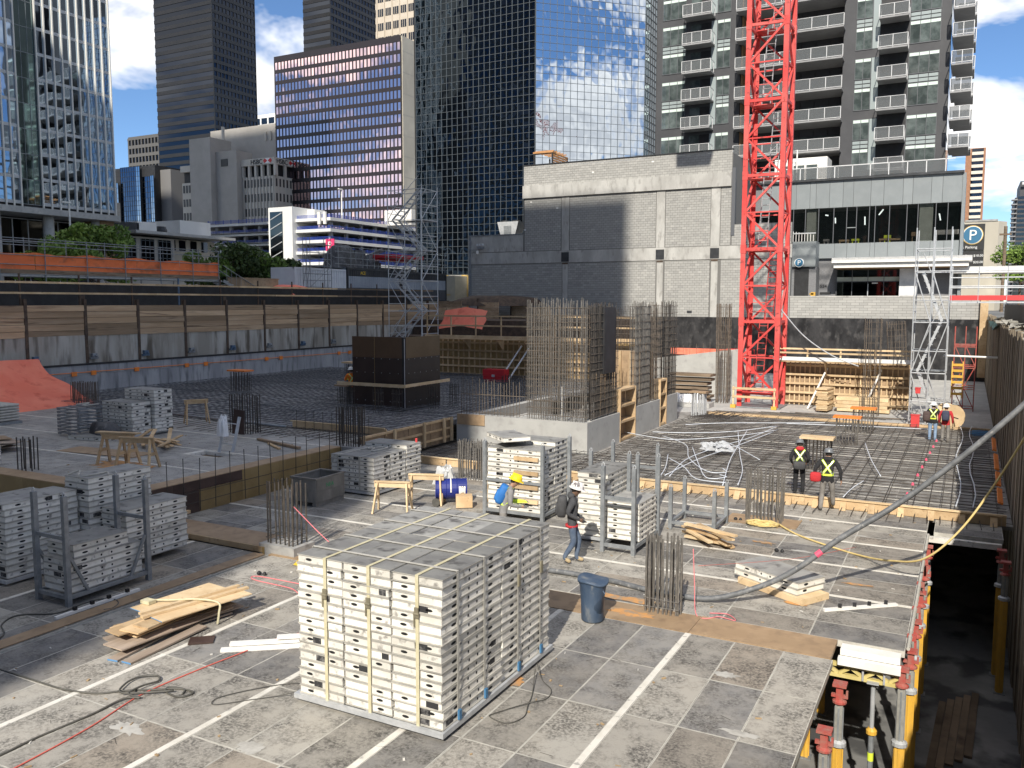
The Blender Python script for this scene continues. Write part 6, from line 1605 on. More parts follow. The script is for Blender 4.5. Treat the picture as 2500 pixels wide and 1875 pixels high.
# orange tarpaulins
def drape(name, label, P, nu, nv, m, amp=.06):
    """P(u,v) gives the sheet; folds added with layered sines"""
    mb = MB(); vs = []
    for i in range(nu+1):
        for j in range(nv+1):
            u, v = i/nu, j/nv; x, y, z = P(u, v); f = amp*(math.sin(u*17+v*5)+.6*math.sin(u*31-v*9)+.5*math.sin(u*7+v*13))*min(1, 4*v*(1-v)+.25)
            vs.append((x+f, y+f*.3, z+f*.5))
    n = nv+1; mb.add(vs, [(i*n+j, (i+1)*n+j, (i+1)*n+j+1, i*n+j+1) for i in range(nu) for j in range(nv)])
    return tag(mb.build(name, MATS[m], smooth=True), label, 'tarpaulin')
drape('orange_tarpaulin', 'large orange tarpaulin draped against the wall at the left edge', lambda u, v: (-39.6+4.2*v**1.15*(1-.10*u)-(.3*u*u), 13.2+12.7*u-.6*v*u+.9*v*u, 2.95-.1*u-(2.06)*v**.75*(1-.03*u)), 46, 22, 'orange_tarp', .07)
mb = MB(); drape('orange_tarpaulin', 'small orange red tarpaulin hung beside the scaffold stair tower', lambda u, v: (-32.0+3.4*u, 50.3-.8*v, 5.3-.5*abs(u-.5)-1.25*v), 16, 8, 'orange_tarp', .06)
# rear-left lagging return and timber there
rl2 = thing('rear_lagging', 'stepped timber lagging at the far left corner of the pit', 'wall')
for (x0, x1, y, z0, z1) in ((-40.2, -37.8, 62.0, 1.0, 5.7), (-37.7, -35.6, 64.5, 1.0, 5.6), (-35.5, -33.4, 66.5, 1.0, 5.5)):
    z = z0
    while z < z1-.05: MB().box(x0+.06, y, z+.004, x1-.06, y+.1, min(z+.32, z1)-.004).build('plank', MATS['lagging'], rl2); z += .32
    MB().box(x0-.06, y-.05, z0, x0+.05, y+.15, z1+.35).build('steel_pile', MATS['pile_steel'], rl2)
MB().box(-33.35, 66.6, 0, -33.2, 69.7, 5.2).build('end_board', MATS['lagging'], rl2)
mound('spoil_heap', 'dark spoil heap at the far left corner above the lagging', 'heap', -37.5, 67, 5.3, 4.5, 2.5, .9, 'pile_steel', rough=.5)
MB_s = MB().box(-40, 50.05, -.4, -24.6, 69.85, .5); struct(MB_s.build('far_left_slab', MATS['concrete']))
# sloping concrete ramp wall beside the core
rp = thing('ramp_wall', 'sloping concrete ramp wall with orange netting left of the crane', 'wall')
MB().extr([(-17.5, 52, 0), (-11.6, 52, 0), (-11.6, 52, 2.9), (-17.5, 52, 2.1)], (0, .3, 0)).build('wall', MATS['core_conc'], rp)
for k in range(14): MB().tube((-17.3+.42*k, 52.15, 2.1+.057*k), (-17.3+.42*k, 52.15, 2.75+.057*k), .012, 4).build('starter', MATS['rebar_rust'], rp)
MB().box(-16.8, 53, 2.35, -12.4, 53.05, 2.75).build('orange_netting', MATS['orange_tarp'], rp)
# timber piles near the crane
for k in range(7): tag(place(MB().box(-1.25, -.45, 0, 1.25, .45, .14).mesh('plank_bundle', MATS['lumber_old']), 'timber_plank', None, (-13.7+U(-.1, .1), 47.0+U(-.1, .1), .12+.235*k), U(-.05, .05)), 'rough brown plank layer in the tall pile beside the rebar column', 'timber', 'planks beside the column')
for k in range(14): tag(place(MB().box(-.6, -.28, 0, .6, .28, .075).mesh('board', MATS['lumber_fresh'] if k % 3 else MATS['lumber']), 'timber_board', None, (-6.35+U(-.05, .05), 46.6+U(-.05, .05), .10+.083*k), 1.45+U(-.06, .06)), 'board in the sunlit pile right of the crane', 'timber', 'boards right of the crane')
for k in range(4): tag(place(MB().box(-1.25, -.35, 0, 1.25, .35, .17).mesh('beam', MATS['lumber_fresh']), 'timber_beam', None, (-4.6+U(-.08, .08), 47.2, .05+.185*k), U(-.02, .02)), 'beam in the low pile before the sunlit timber form', 'timber', 'beams before the sunlit form')
for k in range(5): mound('white_bag', 'white plastic bag in the row beside the rebar column', 'bag', -13.9+.35*k, 45.4+U(-.2, .2), .25, .26, .28, .45+U(-.1, .1), 'white_bag', 9, .5, .16)['group'] = 'white bags'
tag(MB().box(-14.3, 45.0, 0, -12.0, 46.0, .24).box(-14.2, 45.1, .24, -12.1, 45.9, .25).build('concrete_pad', MATS['concrete_light']), 'concrete pad under the white bags', 'pad')
# scissor lift
sl_ = thing('scissor_lift', 'red and grey scissor lift half hidden behind the crane mast', 'lift', (-13.0, 56.5, 0))
MB().box(-.9, -.4, .25, .9, .4, 1.0).build('chassis', MATS['galv_dark'], sl_); MB().box(-.95, -.42, 1.02, .95, .42, 1.5).build('platform', MATS['can_red'], sl_)
for x in (-.9, -.3, .3, .9): MB().bar((x, -.4, 1.5), (x, -.4, 2.6), .05, .05).build('post', MATS['can_red'], sl_)
for z in (2.1, 2.6): MB().bar((-.9, -.4, z), (.9, -.4, z), .05, .05).build('rail', MATS['can_red'], sl_)
mat('green_dot', (.12,.40,.05), rough=.5)
for x in (-.6, .6):
    w = MB().lathe([(.02, -.1), (.28, -.1), (.28, .1), (.02, .1)], 16, (x, -.42, .28), 'y').build('wheel', MATS['black'], sl_); MB().lathe([(.01, -.125), (.17, -.125), (.17, -.1), (.01, -.1)], 14, (x, -.42, .28), 'y').build('hub', MATS['white_paint'] if x < 0 else MATS['green_dot'], w)
# loose steel bars on the slab before the crane
for k in range(5):
    m = MB(); y = 43.6+.35*k
    for j in range(6): m.tube((-12.5+U(0, 1.5)+1.1*k, y+U(-.12, .12), .03+.02*(j % 2)), (-6.5+U(-1, 1)+.9*k, y+U(-.2, .2), .03), .014, 4)
    tag(m.build('bar_bundle', MATS['rebar'] if k % 2 else MATS['rebar_rust']), ('nearest', 'second nearest', 'middle', 'second farthest', 'farthest')[k] + ' bundle of loose bars on the slab before the crane', 'rebar')
m = MB()
for k in range(30): m.tube((-11.4+.06*k, 39.2, .3), (-11.0+.06*k, 41.5+U(-.3, .2), .1+U(0, .25)), .010, 4)
tag(m.build('bar_heap', MATS['rebar']), 'heap of bent bars against the far end of the core wall', 'rebar')
tag(MB().box(-11.8, 42.7, .0, 1.2, 42.86, .11).build('edge_timber', MATS['lumber']), 'long pale edge timber along the far side of the right mat', 'timber')

# ================================================================== TREES
def leafmesh(m, c, rx, ry, rz, n, s, rng):
    vs = []; fs = []
    for _ in range(n):
        while True:
            p = Vector((rng.uniform(-1, 1), rng.uniform(-1, 1), rng.uniform(-1, 1)))
            if .15 < p.length < 1: break
        p = p.normalized()*(p.length**.45)
        q = Vector((c[0]+p.x*rx, c[1]+p.y*ry, c[2]+p.z*rz)); a = Vector((rng.gauss(0, 1), rng.gauss(0, 1), rng.gauss(0, 1))).normalized(); b = a.cross(Vector((rng.gauss(0, 1), rng.gauss(0, 1), rng.gauss(0, 1)))).normalized()
        l = s*rng.uniform(.6, 1.3); o = len(vs); vs += [q-a*l, q+b*l*.5, q+a*l, q-b*l*.5]; fs.append((o, o+1, o+2, o+3))
    m.add(vs, fs)
mat('leaf_dark', (.035,.062,.014), (.06,.095,.02), .8, .6); mat('leaf_bright', (.15,.24,.035), (.20,.29,.05), .8, .6)
def tree(label, x, y, z, h, r, clumps, seed, mats=('green_leaf', 'leaf_bright'), n=190, s=.19):
    rng = random.Random(seed); t = thing('street_tree', label, 'tree', (x, y, z))
    tk = MB(); tk.tube((0, 0, 0), (.1, .05, h*.5), .16, 8, .10); 
    crown = [MB() for _ in mats]
    for k in range(clumps):
        a = rng.uniform(0, 6.28); d = rng.uniform(.1, 1)**.6*r*.85; cz = h*rng.uniform(.42, .9); c = (d*math.cos(a), d*math.sin(a), cz); cr_ = r*rng.uniform(.24, .42)
        tk.tube((.08, .04, h*rng.uniform(.3, .5)), (c[0]*.8, c[1]*.8, c[2]-.1), .05, 5, .015)
        leafmesh(crown[k % len(mats)], c, cr_, cr_, cr_*.75, n, s, rng)
    tk.build('trunk', MATS['bark'], t)
    for cm, mm in zip(crown, mats): cm.build('crown', MATS[mm], t)
    return t
tree('bright green tree in front of the finned tower column', -60, 44.0, 4.6, 7.2, 2.6, 26, 1)
tree('smaller green tree at the left beside the white columns', -60, 39.6, 4.6, 6.2, 2.2, 20, 2)
tree('dense green tree left of the white container', -52, 49.5, 4.6, 5.6, 3.0, 34, 3, ('green_leaf', 'leaf_dark'))
tree('darker green tree just behind the white container corner', -51, 53.0, 4.6, 4.6, 2.4, 26, 4, ('leaf_dark', 'green_leaf'))
tree('leafy green tree beyond the right wall', 5.2, 118, 4.6, 9.0, 3.0, 26, 5, ('green_leaf', 'leaf_bright'))
tree('second green tree at the far right edge', 7.8, 120, 4.6, 9.5, 3.2, 26, 6, ('green_leaf', 'leaf_dark'))
# street lamps
def lamp(label, x, y, z, h):
    t = thing('street_lamp', label, 'street lamp', (x, y, z)); MB().tube((0, 0, 0), (0, 0, h), .09, 8, .06).build('pole', MATS['white_paint'], t); MB().box(-.1, -.6, h, .1, .1, h+.12).build('lamp_head', MATS['white_paint'], t)
lamp('white street lamp before the finned tower', -62, 43.3, 4.6, 8.6); lamp('white street lamp before the parkade trees', -60, 56.6, 4.6, 6.2)
lamp('thin roof lamp pole on the parkade', -72, 88.5, 16, 4)
tag(MB().tube((3.3, 112, 4.6), (3.3, 112, 14.2), .18, 8).box(2.7, 111.8, 13.2, 3.9, 112, 13.4).build('utility_pole', MATS['lumber_old']), 'brown timber utility pole at the right', 'pole')
# ================================================================== SHORING PROPS AT THE DECK EDGE
mat('prop_alu', (.42,.41,.37), (.32,.31,.28), 6, .5, metal=.4)
def prop(label, x, y, zt=-.14, z0=FZ, head=True, split=-1.15):
    t = thing('shoring_prop', label, 'prop', (x, y, z0)); h = zt - z0; sp = split - z0
    if head:
        hd = MB(); hd.box(-.10, -.10, h-.06, .10, .10, h-.02); hd.box(-.05, -.05, h-.30, .05, .05, h-.06); hd.lathe([(.05, h-.34), (.105, h-.33), (.105, h-.30), (.06, h-.27)], 12); hd.box(-.12, -.025, h-.25, .12, .025, h-.20); hd.box(.09, -.025, h-.20, .12, .025, h-.13)
        hd.build('drop_head', MATS['red_head'], t)
    MB().box(-.055, -.055, sp, .055, .055, h-.34 if head else h).build('inner_tube', MATS['prop_alu'], t)
    for dx, dy in ((.057, 0), (-.057, 0), (0, -.057)): MB().box(dx-.012, dy-.012, sp+.05, dx+.012, dy+.012, h-.4).build('rack_strip', MATS['galv_dark'], t)
    MB().lathe([(.07, sp-.02), (.12, sp), (.12, sp+.06), (.07, sp+.09)], 12).build('nut', MATS['galv'], t)
    MB().box(-.065, -.065, .02, .065, .065, sp-.02).build('outer_tube', MATS['yellow_prop'], t)
    for dx, dy in ((.068, 0), (-.068, 0), (0, -.068), (0, .068)): MB().box(dx-.014, dy-.014, .03, dx+.014, dy+.014, sp-.05).build('tube_rib', MATS['yellow_prop'], t)
    MB().box(-.12, -.12, 0, .12, .12, .018).build('foot_plate', MATS['galv_dark'], t)
    return t
for k, y in enumerate((13.5, 11.9, 10.3, 8.7)): prop(('farthest', 'second farthest', 'second nearest', 'nearest')[k] + ' yellow prop under the front deck edge', -1.47, y)
prop('yellow prop with red head at the inner corner of the deck', -.66, 14.55, split=-1.45)
for k, y in enumerate((15.4, 16.9, 18.7, 20.6, 22.4)): prop(('nearest', 'second nearest', 'middle', 'second farthest', 'farthest')[k] + ' yellow prop along the right deck edge', -.58, y, split=-.9 if k < 3 else -1.1)
for k, (x, y) in enumerate(((1.0, 21.5), (.95, 22.5))): prop(('nearer', 'farther')[k] + ' yellow prop in the dark slot by the right wall', x, y, -.05, split=-.95)
for k, (x, y) in enumerate(((-3.2, 13.2), (-3.2, 11.6), (-3.4, 15.2), (-2.4, 16.6), (-2.4, 18.6), (-5.0, 12.0))): prop('yellow prop standing deep under the deck', x, y)['group'] = 'props deep under the deck'
gp = thing('steel_prop', 'slim grey steel prop with a yellow tag under the lattice girder', 'prop', (-1.08, 14.55, FZ))
MB().tube((0, 0, 0), (0, 0, 1.75), .045, 10).build('outer_tube', MATS['galv_dark'], gp); MB().tube((0, 0, 1.75), (0, 0, 2.62), .036, 10).build('inner_tube', MATS['galv'], gp)
MB().lathe([(.05, 1.72), (.085, 1.74), (.085, 1.80), (.05, 1.84)], 12).build('collar', MATS['yellow_prop'], gp); MB().tube((0, 0, 1.28), (0, 0, 1.42), .047, 10).build('tag_sleeve', MATS['hi_vis'], gp)
MB().box(-.09, -.14, 2.62, .09, .14, 2.64).build('head_plate', MATS['galv'], gp)
for s in (-.16, .16): MB().bar((s, -.05, 2.62), (s, -.05, 2.98), .04, .03).build('fork', MATS['galv'], gp)
gg = thing('lattice_girder', 'yellow timber lattice girder under the deck corner', 'girder', (-1.85, 14.55, -.5))
mat('girder_yellow', (.55,.45,.16), (.62,.52,.22), 3, .6)
MB().box(0, -.04, .0, 1.2, .04, .06).build('bottom_chord', MATS['girder_yellow'], gg); MB().box(0, -.04, .18, 1.2, .04, .24).build('top_chord', MATS['girder_yellow'], gg)
for k in range(6): MB().bar((.05+.19*k, 0, .06 if k % 2 else .18), (.22+.19*k, 0, .18 if k % 2 else .06), .06, .05).build('diagonal', MATS['girder_yellow'], gg)
tag(MB().box(-1.62, 14.38, -.24, -.68, 14.50, -.12).box(-1.60, 14.52, -.12, -.70, 14.78, -.015).build('end_beam', MATS['white_paint']), 'white end beam resting on the lattice girder', 'beam')
tag(MB().box(-.64, 22.66, -.14, .95, 22.80, -.012).build('closure_beam', MATS['white_panel']), 'white beam closing the far side of the dark slot', 'beam')
eb = MB()
for y in [14.9 + .3*k for k in range(26)]: eb.tube((-.61, y, .03), (-.61, y+.3, .03), .03, 6, .036)
tag(eb.build('edge_rope', MATS['strap_grey']), 'grey twisted rope along the right deck edge', 'rope')
for k, y in enumerate((15.5, 17.0, 18.6, 20.3)): tag(MB().box(-.66, y, -.05, -.52, y+.09, .05).box(-.55, y+.02, -.2, -.51, y+.07, -.05).build('edge_clamp', MATS['red_head']), ('nearest', 'second', 'third', 'farthest')[k] + ' red clamp on the right deck edge', 'clamp')
for k in range(5): tag(MB().bar((-.25+.16*k, 17.0+.25*k, FZ+.03), (-.1+.16*k, 20.3+.2*k, FZ+.03), .14, .05).build('floor_plank', MATS['lumber_old']), 'plank lying on the dark lower slab', 'plank', 'planks on the lower slab')
tag(MB().box(.1, 13.9, FZ, .3, 14.05, FZ+.05).box(.12, 13.92, FZ+.05, .25, 14.0, FZ+.09).build('orange_scrap', MATS['orange']), 'orange scrap on the lower slab', 'scrap')

# ================================================================== HOSES, ROPES AND CABLES
mat('hose', (.10,.105,.11), (.17,.175,.18), 5, .6, c3=(.28,.275,.26), scale3=12, lo3=.6, hi3=.7)
pts = spline([(-9.6, 15.5, .06), (-7.6, 15.75, .06), (-6.2, 15.75, .06), (-5.2, 15.55, .06), (-4.5, 15.5, .07), (-3.9, 15.6, .12), (-3.2, 15.9, .36), (-2.6, 16.1, .72), (-1.88, 16.31, 1.35), (-.92, 16.75, 2.05), (.24, 16.97, 3.15), (1.3, 17.25, 4.3), (1.9, 17.4, 4.9)], 8)
hs_ = thing('concrete_hose', 'thick grey concrete hose rising from the deck to the right wall', 'hose'); MB().path(pts, .052, 10).build('hose', MATS['hose'], hs_, smooth=True)
mat('pink_tape', (.75,.10,.18), rough=.6)
MB().path([pts[60], pts[61]], .058, 8).build('pink_tape', MATS['pink_tape'], hs_)
mat('rope_yellow', (.62,.47,.18), (.70,.55,.25), 8, .75)
rp_ = thing('yellow_rope', 'yellow rope coiled by the rebar starter and hung to the right wall', 'rope')
coil = []
for k in range(60): t = k*.42; coil.append((-4.35+(.28+.05*math.sin(k*1.7))*math.cos(t)*1.25, 21.72+(.2+.04*math.sin(k*2.3))*math.sin(t), .03+.02*math.sin(k*.9)**2+.0012*k))
MB().path(coil, .022, 6).build('coil', MATS['rope_yellow'], rp_, smooth=True)
MB().path(spline([(-4.0, 21.9, .06), (-3.5, 21.3, .03), (-2.86, 20.73, .03), (-1.91, 20.1, .03), (-1.2, 19.2, .25), (-.55, 18.6, .55), (.05, 18.6, 1.2), (.6, 18.9, 2.1), (1.25, 19.6, 3.3), (1.5, 19.8, 3.8)], 8), .022, 6).build('run', MATS['rope_yellow'], rp_, smooth=True)
def cable(label, pts, r, m, k=6, cat='cable'): return tag(MB().path(spline([(*p, r) if len(p) == 2 else p for p in pts], k), r, 6).build('cable', MATS[m], smooth=True), label, cat)
mat('cable_grey', (.075,.072,.062), (.11,.105,.09), 4, .6); mat('string_red', (.62,.13,.10), rough=.6); mat('string_pink', (.78,.22,.24), rough=.6)
cable('grey cable with a figure of eight coil at the left foreground', [(-14.5, 7.4), (-12.9, 7.48), (-12.1, 7.49), (-11.4, 7.51), (-10.86, 7.65), (-10.58, 7.89), (-10.22, 8.13), (-9.94, 8.32), (-9.65, 8.33), (-9.7, 8.14), (-10.0, 8.15), (-10.1, 8.28), (-9.85, 8.34), (-9.75, 8.22)], .014, 'cable_grey')
cable('grey cable with a big loop running to the lower left corner', [(-9.9, 8.2, .04), (-10.48, 7.8, .04), (-10.71, 8.01, .04), (-10.75, 8.28, .03), (-10.55, 8.44, .03), (-10.38, 8.33, .03), (-10.42, 8.07, .05), (-10.38, 7.81, .05), (-10.16, 7.83, .03), (-10.34, 7.7, .03), (-10.35, 7.17, .015), (-10.41, 6.47, .015), (-10.4, 5.9, .015), (-10.5, 4.8, .015)], .015, 'cable_grey')
cable('red line running across the left foreground', [(-9.9, 4.6), (-9.96, 5.91), (-10.06, 6.96), (-10.26, 7.92), (-10.21, 8.83), (-10.08, 9.77), (-10.0, 10.42), (-9.6, 11.2), (-9.2, 12.3)], .010, 'string_red')
cable('black cable curling past the left rack', [(-13.9, 7.0), (-14.1, 8.2), (-14.69, 8.6), (-14.86, 9.01), (-14.35, 9.41), (-14.38, 10.09), (-14.16, 10.36), (-13.84, 10.29), (-13.69, 10.06), (-13.75, 9.91)], .014, 'cable_grey')
cable('pink string pegged to the deck behind the foreground block', [(-9.5, 12.9), (-11.27, 12.75), (-12.65, 12.7), (-12.6, 12.5), (-11.6, 12.45), (-11.2, 12.3), (-11.0, 12.5), (-10.0, 12.4)], .009, 'string_pink')
cable('pink string hanging on the nearest rebar starter', [(-4.2, 14.9, 1.2), (-4.15, 14.85, .6), (-4.1, 14.8, .05), (-3.9, 14.7, .02), (-3.7, 14.9, .02), (-3.4, 14.85, .02), (-3.6, 15.1, .02), (-3.9, 15.0, .02)], .008, 'string_pink')
cable('pink string stretched from the shaded starter to the deck', [(-13.05, 14.2, 1.1), (-11.9, 13.9, .6), (-11.2, 14.1, .05)], .009, 'string_pink')
cable('thin red string stretched over the right deck', [(-4.1, 14.9, .9), (-3.0, 18.0, .35), (-2.0, 20.5, .1)], .004, 'string_red')
cable('wire sling looped beside the foreground block', [(-5.62, 11.4, .12), (-5.37, 11.07, .03), (-5.12, 10.86, .015), (-5.06, 10.57, .015), (-5.2, 10.32, .03), (-5.49, 9.86, .015), (-5.5, 9.72, .015), (-5.21, 9.68, .015), (-5.1, 9.95, .015), (-5.2, 10.27, .03), (-5.3, 10.6, .015), (-5.55, 11.2, .1)], .007, 'cable_grey')
cable('wire sling looped in front of the foreground block', [(-8.25, 9.1, .1), (-8.55, 9.25, .02), (-8.9, 8.9, .015), (-9.2, 8.4, .015), (-9.1, 8.2, .015), (-8.8, 8.5, .015), (-8.5, 8.8, .02), (-8.2, 8.95, .1)], .007, 'cable_grey')
for k, P in enumerate(([(-12.49, 33.57), (-10.65, 32.6), (-9.69, 32.92), (-8.06, 34.7), (-6.95, 37.27)], [(-10.89, 36.97), (-9.46, 38.18), (-7.37, 39.49), (-5.5, 40.4)], [(-8.02, 25.63), (-8.4, 28.5), (-8.18, 31.16), (-7.51, 34.6), (-7.17, 38.45)], [(-9.0, 31.38), (-7.76, 27.94), (-6.96, 25.96), (-6.39, 26.26), (-6.7, 26.6)], [(-6.21, 25.07), (-6.95, 28.89), (-7.46, 32.18), (-8.02, 36.29)], [(-8.39, 36.1), (-7.09, 30.8), (-6.25, 27.73), (-5.8, 25.29)], [(-9.25, 29.38), (-8.62, 26.98), (-8.29, 25.49)], [(-9.02, 28.64), (-8.09, 27.26), (-7.15, 25.64), (-6.14, 25.42)], [(-8.37, 33.42), (-7.39, 31.89), (-6.17, 29.84)], [(-8.2, 25.7), (-8.0, 28.9), (-7.6, 32), (-7.0, 36.5)], [(-11.5, 34.2), (-10, 34.6), (-8.5, 36), (-7.2, 38.3)], [(-10.8, 33.4), (-9.3, 31.6), (-8.4, 29.0), (-7.2, 26.9), (-6.6, 27.1), (-6.9, 27.6)], [(-3.3, 35.5), (-2.7, 31.6), (-2.2, 28.8)], [(-2.6, 27.8), (-2.75, 26.4), (-2.85, 25.2)], [(-7, 39.5), (-3.2, 40.2), (-1.0, 40.6)])):
    o = MB().path(spline([(x + U(-.03, .03), y, .215 + .02*(i % 2)) for i, (x, y) in enumerate(P)], 6), .016, 5).build('conduit', MATS['conduit'], smooth=True)
    tag(o, ('white conduit snaking over the right steel mat near the core' if k < 12 else ('white conduit across the mat by the timber capped starter', 'short white conduit by the man with the red bag', 'straight white conduit by the orange capped starters')[k-12]), 'conduit', 'conduits on the right mat' if k < 12 else None)
m = MB()
for k in range(10): y = 25.5+5.5*k/3.2; m.tube((-.05+.1*math.sin(k), y, .21), (-.05+.1*math.sin(k+1), y+1.7, .21), .018, 5); m.tube((.35+.08*math.sin(k*1.3), y, .21), (.35+.08*math.sin((k+1)*1.3), y+1.7, .21), .018, 5)
tag(m.build('shaded_conduits', MATS['conduit']), 'pair of pale conduits running in the shade of the right wall', 'conduit')
for k in range(9): 
    y = 24.8+1.55*k; tag(MB().lathe([(.0, 0), (.045, .0), (.03, .07), (0, .09)], 8, (-1.35+.06*k, y, .2)).build('marker_cone', MATS['pink_tape']), 'small red marker cap in the line across the right mat', 'marker', 'red marker caps')
for k, (y0, y1) in enumerate(((24.9, 26.6), (26.7, 28.5), (28.6, 31.0), (31.5, 33.8))):
    tag(place(MB().box(-.06, 0, 0, .06, y1-y0, .05).mesh('board', MATS['orange']), 'kicker_board', None, (.95, y0, .5+.12*k), rot=(.03, .35, 0)), 'faded orange kicker board along the foot of the right wall', 'board', 'orange kicker boards')
m = mound('plastic_bag', 'clear plastic wrap crumpled on the right steel mat', 'plastic wrap', -8.0, 31.3, .2, .5, .5, .22, 'white_bag', 12, .9, .3)
mat('wrap_clear', (.7,.72,.74), rough=.2, transm=.4)
m.data.materials.clear(); m.data.materials.append(MATS['wrap_clear'])

# ================================================================== LOOSE OBJECTS
# crushed blue bin
mat('bin_blue', (.045,.075,.125), (.085,.115,.16), 3, .55, c3=(.22,.225,.22), scale3=6, lo3=.58, hi3=.75, stretch=(1,1,.4))
bn = thing('waste_bin', 'dented dark blue waste bin on the plywood strip', 'bin', (-5.66, 13.72, .012))
def dent(vs, f): return [f(*v) for v in vs]
b1 = MB(); b1.lathe([(.19, .0), (.205, .02), (.215, .3), (.235, .62), (.26, .70), (.265, .74), (.25, .745), (.215, .60), (.19, .05), (.02, .03)], 24)
def fdent(x, y, z):
    w = math.exp(-((z-.25)/.2)**2)*max(0, x*.8-y*.35)*1.3; return (x*(1-w*.9), y*(1-w*.3), z*(1-.03*x/.25)+.02*math.sin(3*math.atan2(y, x))*(z > .6))
b1.v = dent(b1.v, fdent); b1.build('body', MATS['bin_blue'], bn, smooth=True)
rm_ = MB(); rm_.lathe([(.255, .70), (.28, .71), (.28, .745), (.255, .75)], 24); rm_.v = dent(rm_.v, fdent); rm_.build('rim', MATS['bin_blue'], bn, smooth=True)
MB().path([(.24, -.12, .6), (.28, -.14, .56), (.25, -.12, .52)], .012, 5).build('handle', MATS['bin_blue'], bn)
# bundle of boards
lp = [('lower', 0)]
mat('board_edge_blue', (.12,.28,.50), rough=.6); mat('board_grey', (.30,.235,.18), (.40,.32,.25), 2, .85, stretch=(2,.4,1), rand=.2)
def board(label, cx, cy, z, L, w, t, ang, m, edge=False, tilt=0.0, name='timber_board', cat='board', group=None):
    mb = MB().box(-w/2, -L/2, 0, w/2, L/2, t)
    o = mb.build(name, MATS[m], None, (cx, cy, z), math.radians(ang)); o.rotation_euler[0] = tilt; tag(o, label, cat, group)
    if edge: MB().box(-w/2, -L/2-.004, .002, w/2, -L/2-.001, t-.002).build('painted_edge', MATS['board_edge_blue'], o)
    return o
BB = 'board in the strapped timber bundle at the left foreground'
for k in range(13):
    z = .02+.024*k; board(BB, -11.95+U(-.16, .16), 10.0+U(-.3, .3), z, U(1.5, 2.3), U(.18, .5), .022, U(-14, 6), 'board_grey' if k < 6 else 'lumber', k % 4 == 1, group='boards of the strapped bundle')
board('left plywood sheet on top of the strapped timber bundle', -12.2, 10.35, .345, 1.6, .62, .018, -6, 'lumber_fresh', True, name='plywood_sheet'); board('right plywood sheet on top of the strapped timber bundle', -11.66, 10.3, .345, 1.75, .5, .018, -10, 'lumber_fresh', True, name='plywood_sheet')
board('thin batten across the plywood on the timber bundle', -11.75, 10.3, .367, 2.0, .09, .04, -13, 'lumber_fresh'); board('second thin batten on the plywood of the timber bundle', -11.95, 10.35, .367, 1.9, .08, .04, -12, 'lumber_fresh')
board('long grey plank sticking out left under the timber bundle', -11.75, 9.25, .02, 1.5, .2, .03, 8, 'board_grey', True, .02); board('long grey plank sticking out right under the timber bundle', -11.42, 9.35, .02, 1.6, .2, .03, 3, 'board_grey', True, .02)
board('short brown board end beside the timber bundle', -11.05, 9.75, .008, .4, .3, .02, -50, 'ply_dark'); board('narrow plank lying across the front of the timber bundle', -12.15, 9.2, .1, 1.1, .12, .025, 72, 'lumber')
st_ = thing('bundle_strap', 'yellow ratchet strap round the timber bundle', 'strap'); MB().path(spline([(-12.5, 9.9, .42), (-12.2, 10.1, .40), (-11.75, 10.3, .43), (-11.4, 10.45, .38), (-11.36, 10.42, .2), (-11.38, 10.4, .02)], 5), .02, 5).build('webbing', MATS['strap'], st_); MB().box(-12.6, 9.8, .37, -12.38, 9.95, .43).build('ratchet', MATS['strap'], st_)
# wooden crate
ct = thing('wooden_crate', 'grey wooden crate on pallet blocks below the upper deck', 'crate', (-16.05, 18.48, 0)); mat('crate_wood', (.19,.175,.15), (.26,.24,.21), 2.5, .85, stretch=(1,1,.5), rand=.12)
for s in (-1, 1):
    for k, (a, b) in enumerate(((.12, .42), (.425, .75))): MB().box(-.44, s*.6-.015, a, .44, s*.6+.015, b).build('side_board', MATS['crate_wood'], ct); MB().box(s*.44-.015, -.583, a, s*.44+.015, .583, b).build('end_board', MATS['crate_wood'], ct)
rim = MB(); rim.box(-.47, -.64, .755, .47, -.56, .80); rim.box(-.47, .56, .755, .47, .64, .80); rim.box(-.47, -.558, .755, -.40, .558, .80); rim.box(.40, -.558, .755, .47, .558, .80); rim.build('top_rim', MATS['crate_wood'], ct)
MB().box(-.42, -.58, .12, .42, .58, .15).build('floor', MATS['crate_wood'], ct)
for x in (-.36, 0, .36): MB().box(x-.06, -.6, 0, x+.06, .6, .115).build('skid', MATS['crate_wood'], ct)
mat('spray_green', (.03,.28,.10), rough=.7); place(text_mesh('NFA', .17, .002, MATS['spray_green']), 'sprayed_lettering', ct, (.457, -.2, .5), rot=FACE_E)
# drum and reel flange
mat('drum_blue', (.012,.022,.17), (.018,.03,.21), 2, .4)
dm = thing('steel_drum', 'blue steel drum lying on a timber cradle', 'drum', (-12.65, 20.15, .40)); dm.rotation_euler = (0, 0, math.radians(34))
MB().lathe([(.02, -.43), (.275, -.43), (.29, -.45), (.295, -.43), (.285, -.41), (.285, -.16), (.297, -.15), (.285, -.14), (.285, .14), (.297, .15), (.285, .16), (.285, .41), (.295, .43), (.275, .43), (.02, .43)], 28, ax='x').build('body', MATS['drum_blue'], dm, smooth=False)
MB().path([(-.02+.0*k, .29*math.cos(k*.3-1.2), .29*math.sin(k*.3-1.2)) for k in range(16)], .022, 5).build('white_band', MATS['white_paint'], dm)
lb_ = MB(); 
for k in range(6): a = -.55+.16*k; lb_.quad((.2, -.289*math.cos(a), .289*math.sin(a)+.0), (.38, -.289*math.cos(a), .289*math.sin(a)), (.38, -.289*math.cos(a+.16), .289*math.sin(a+.16)), (.2, -.289*math.cos(a+.16), .289*math.sin(a+.16)))
lb_.build('label', MATS['white_paint'], dm)
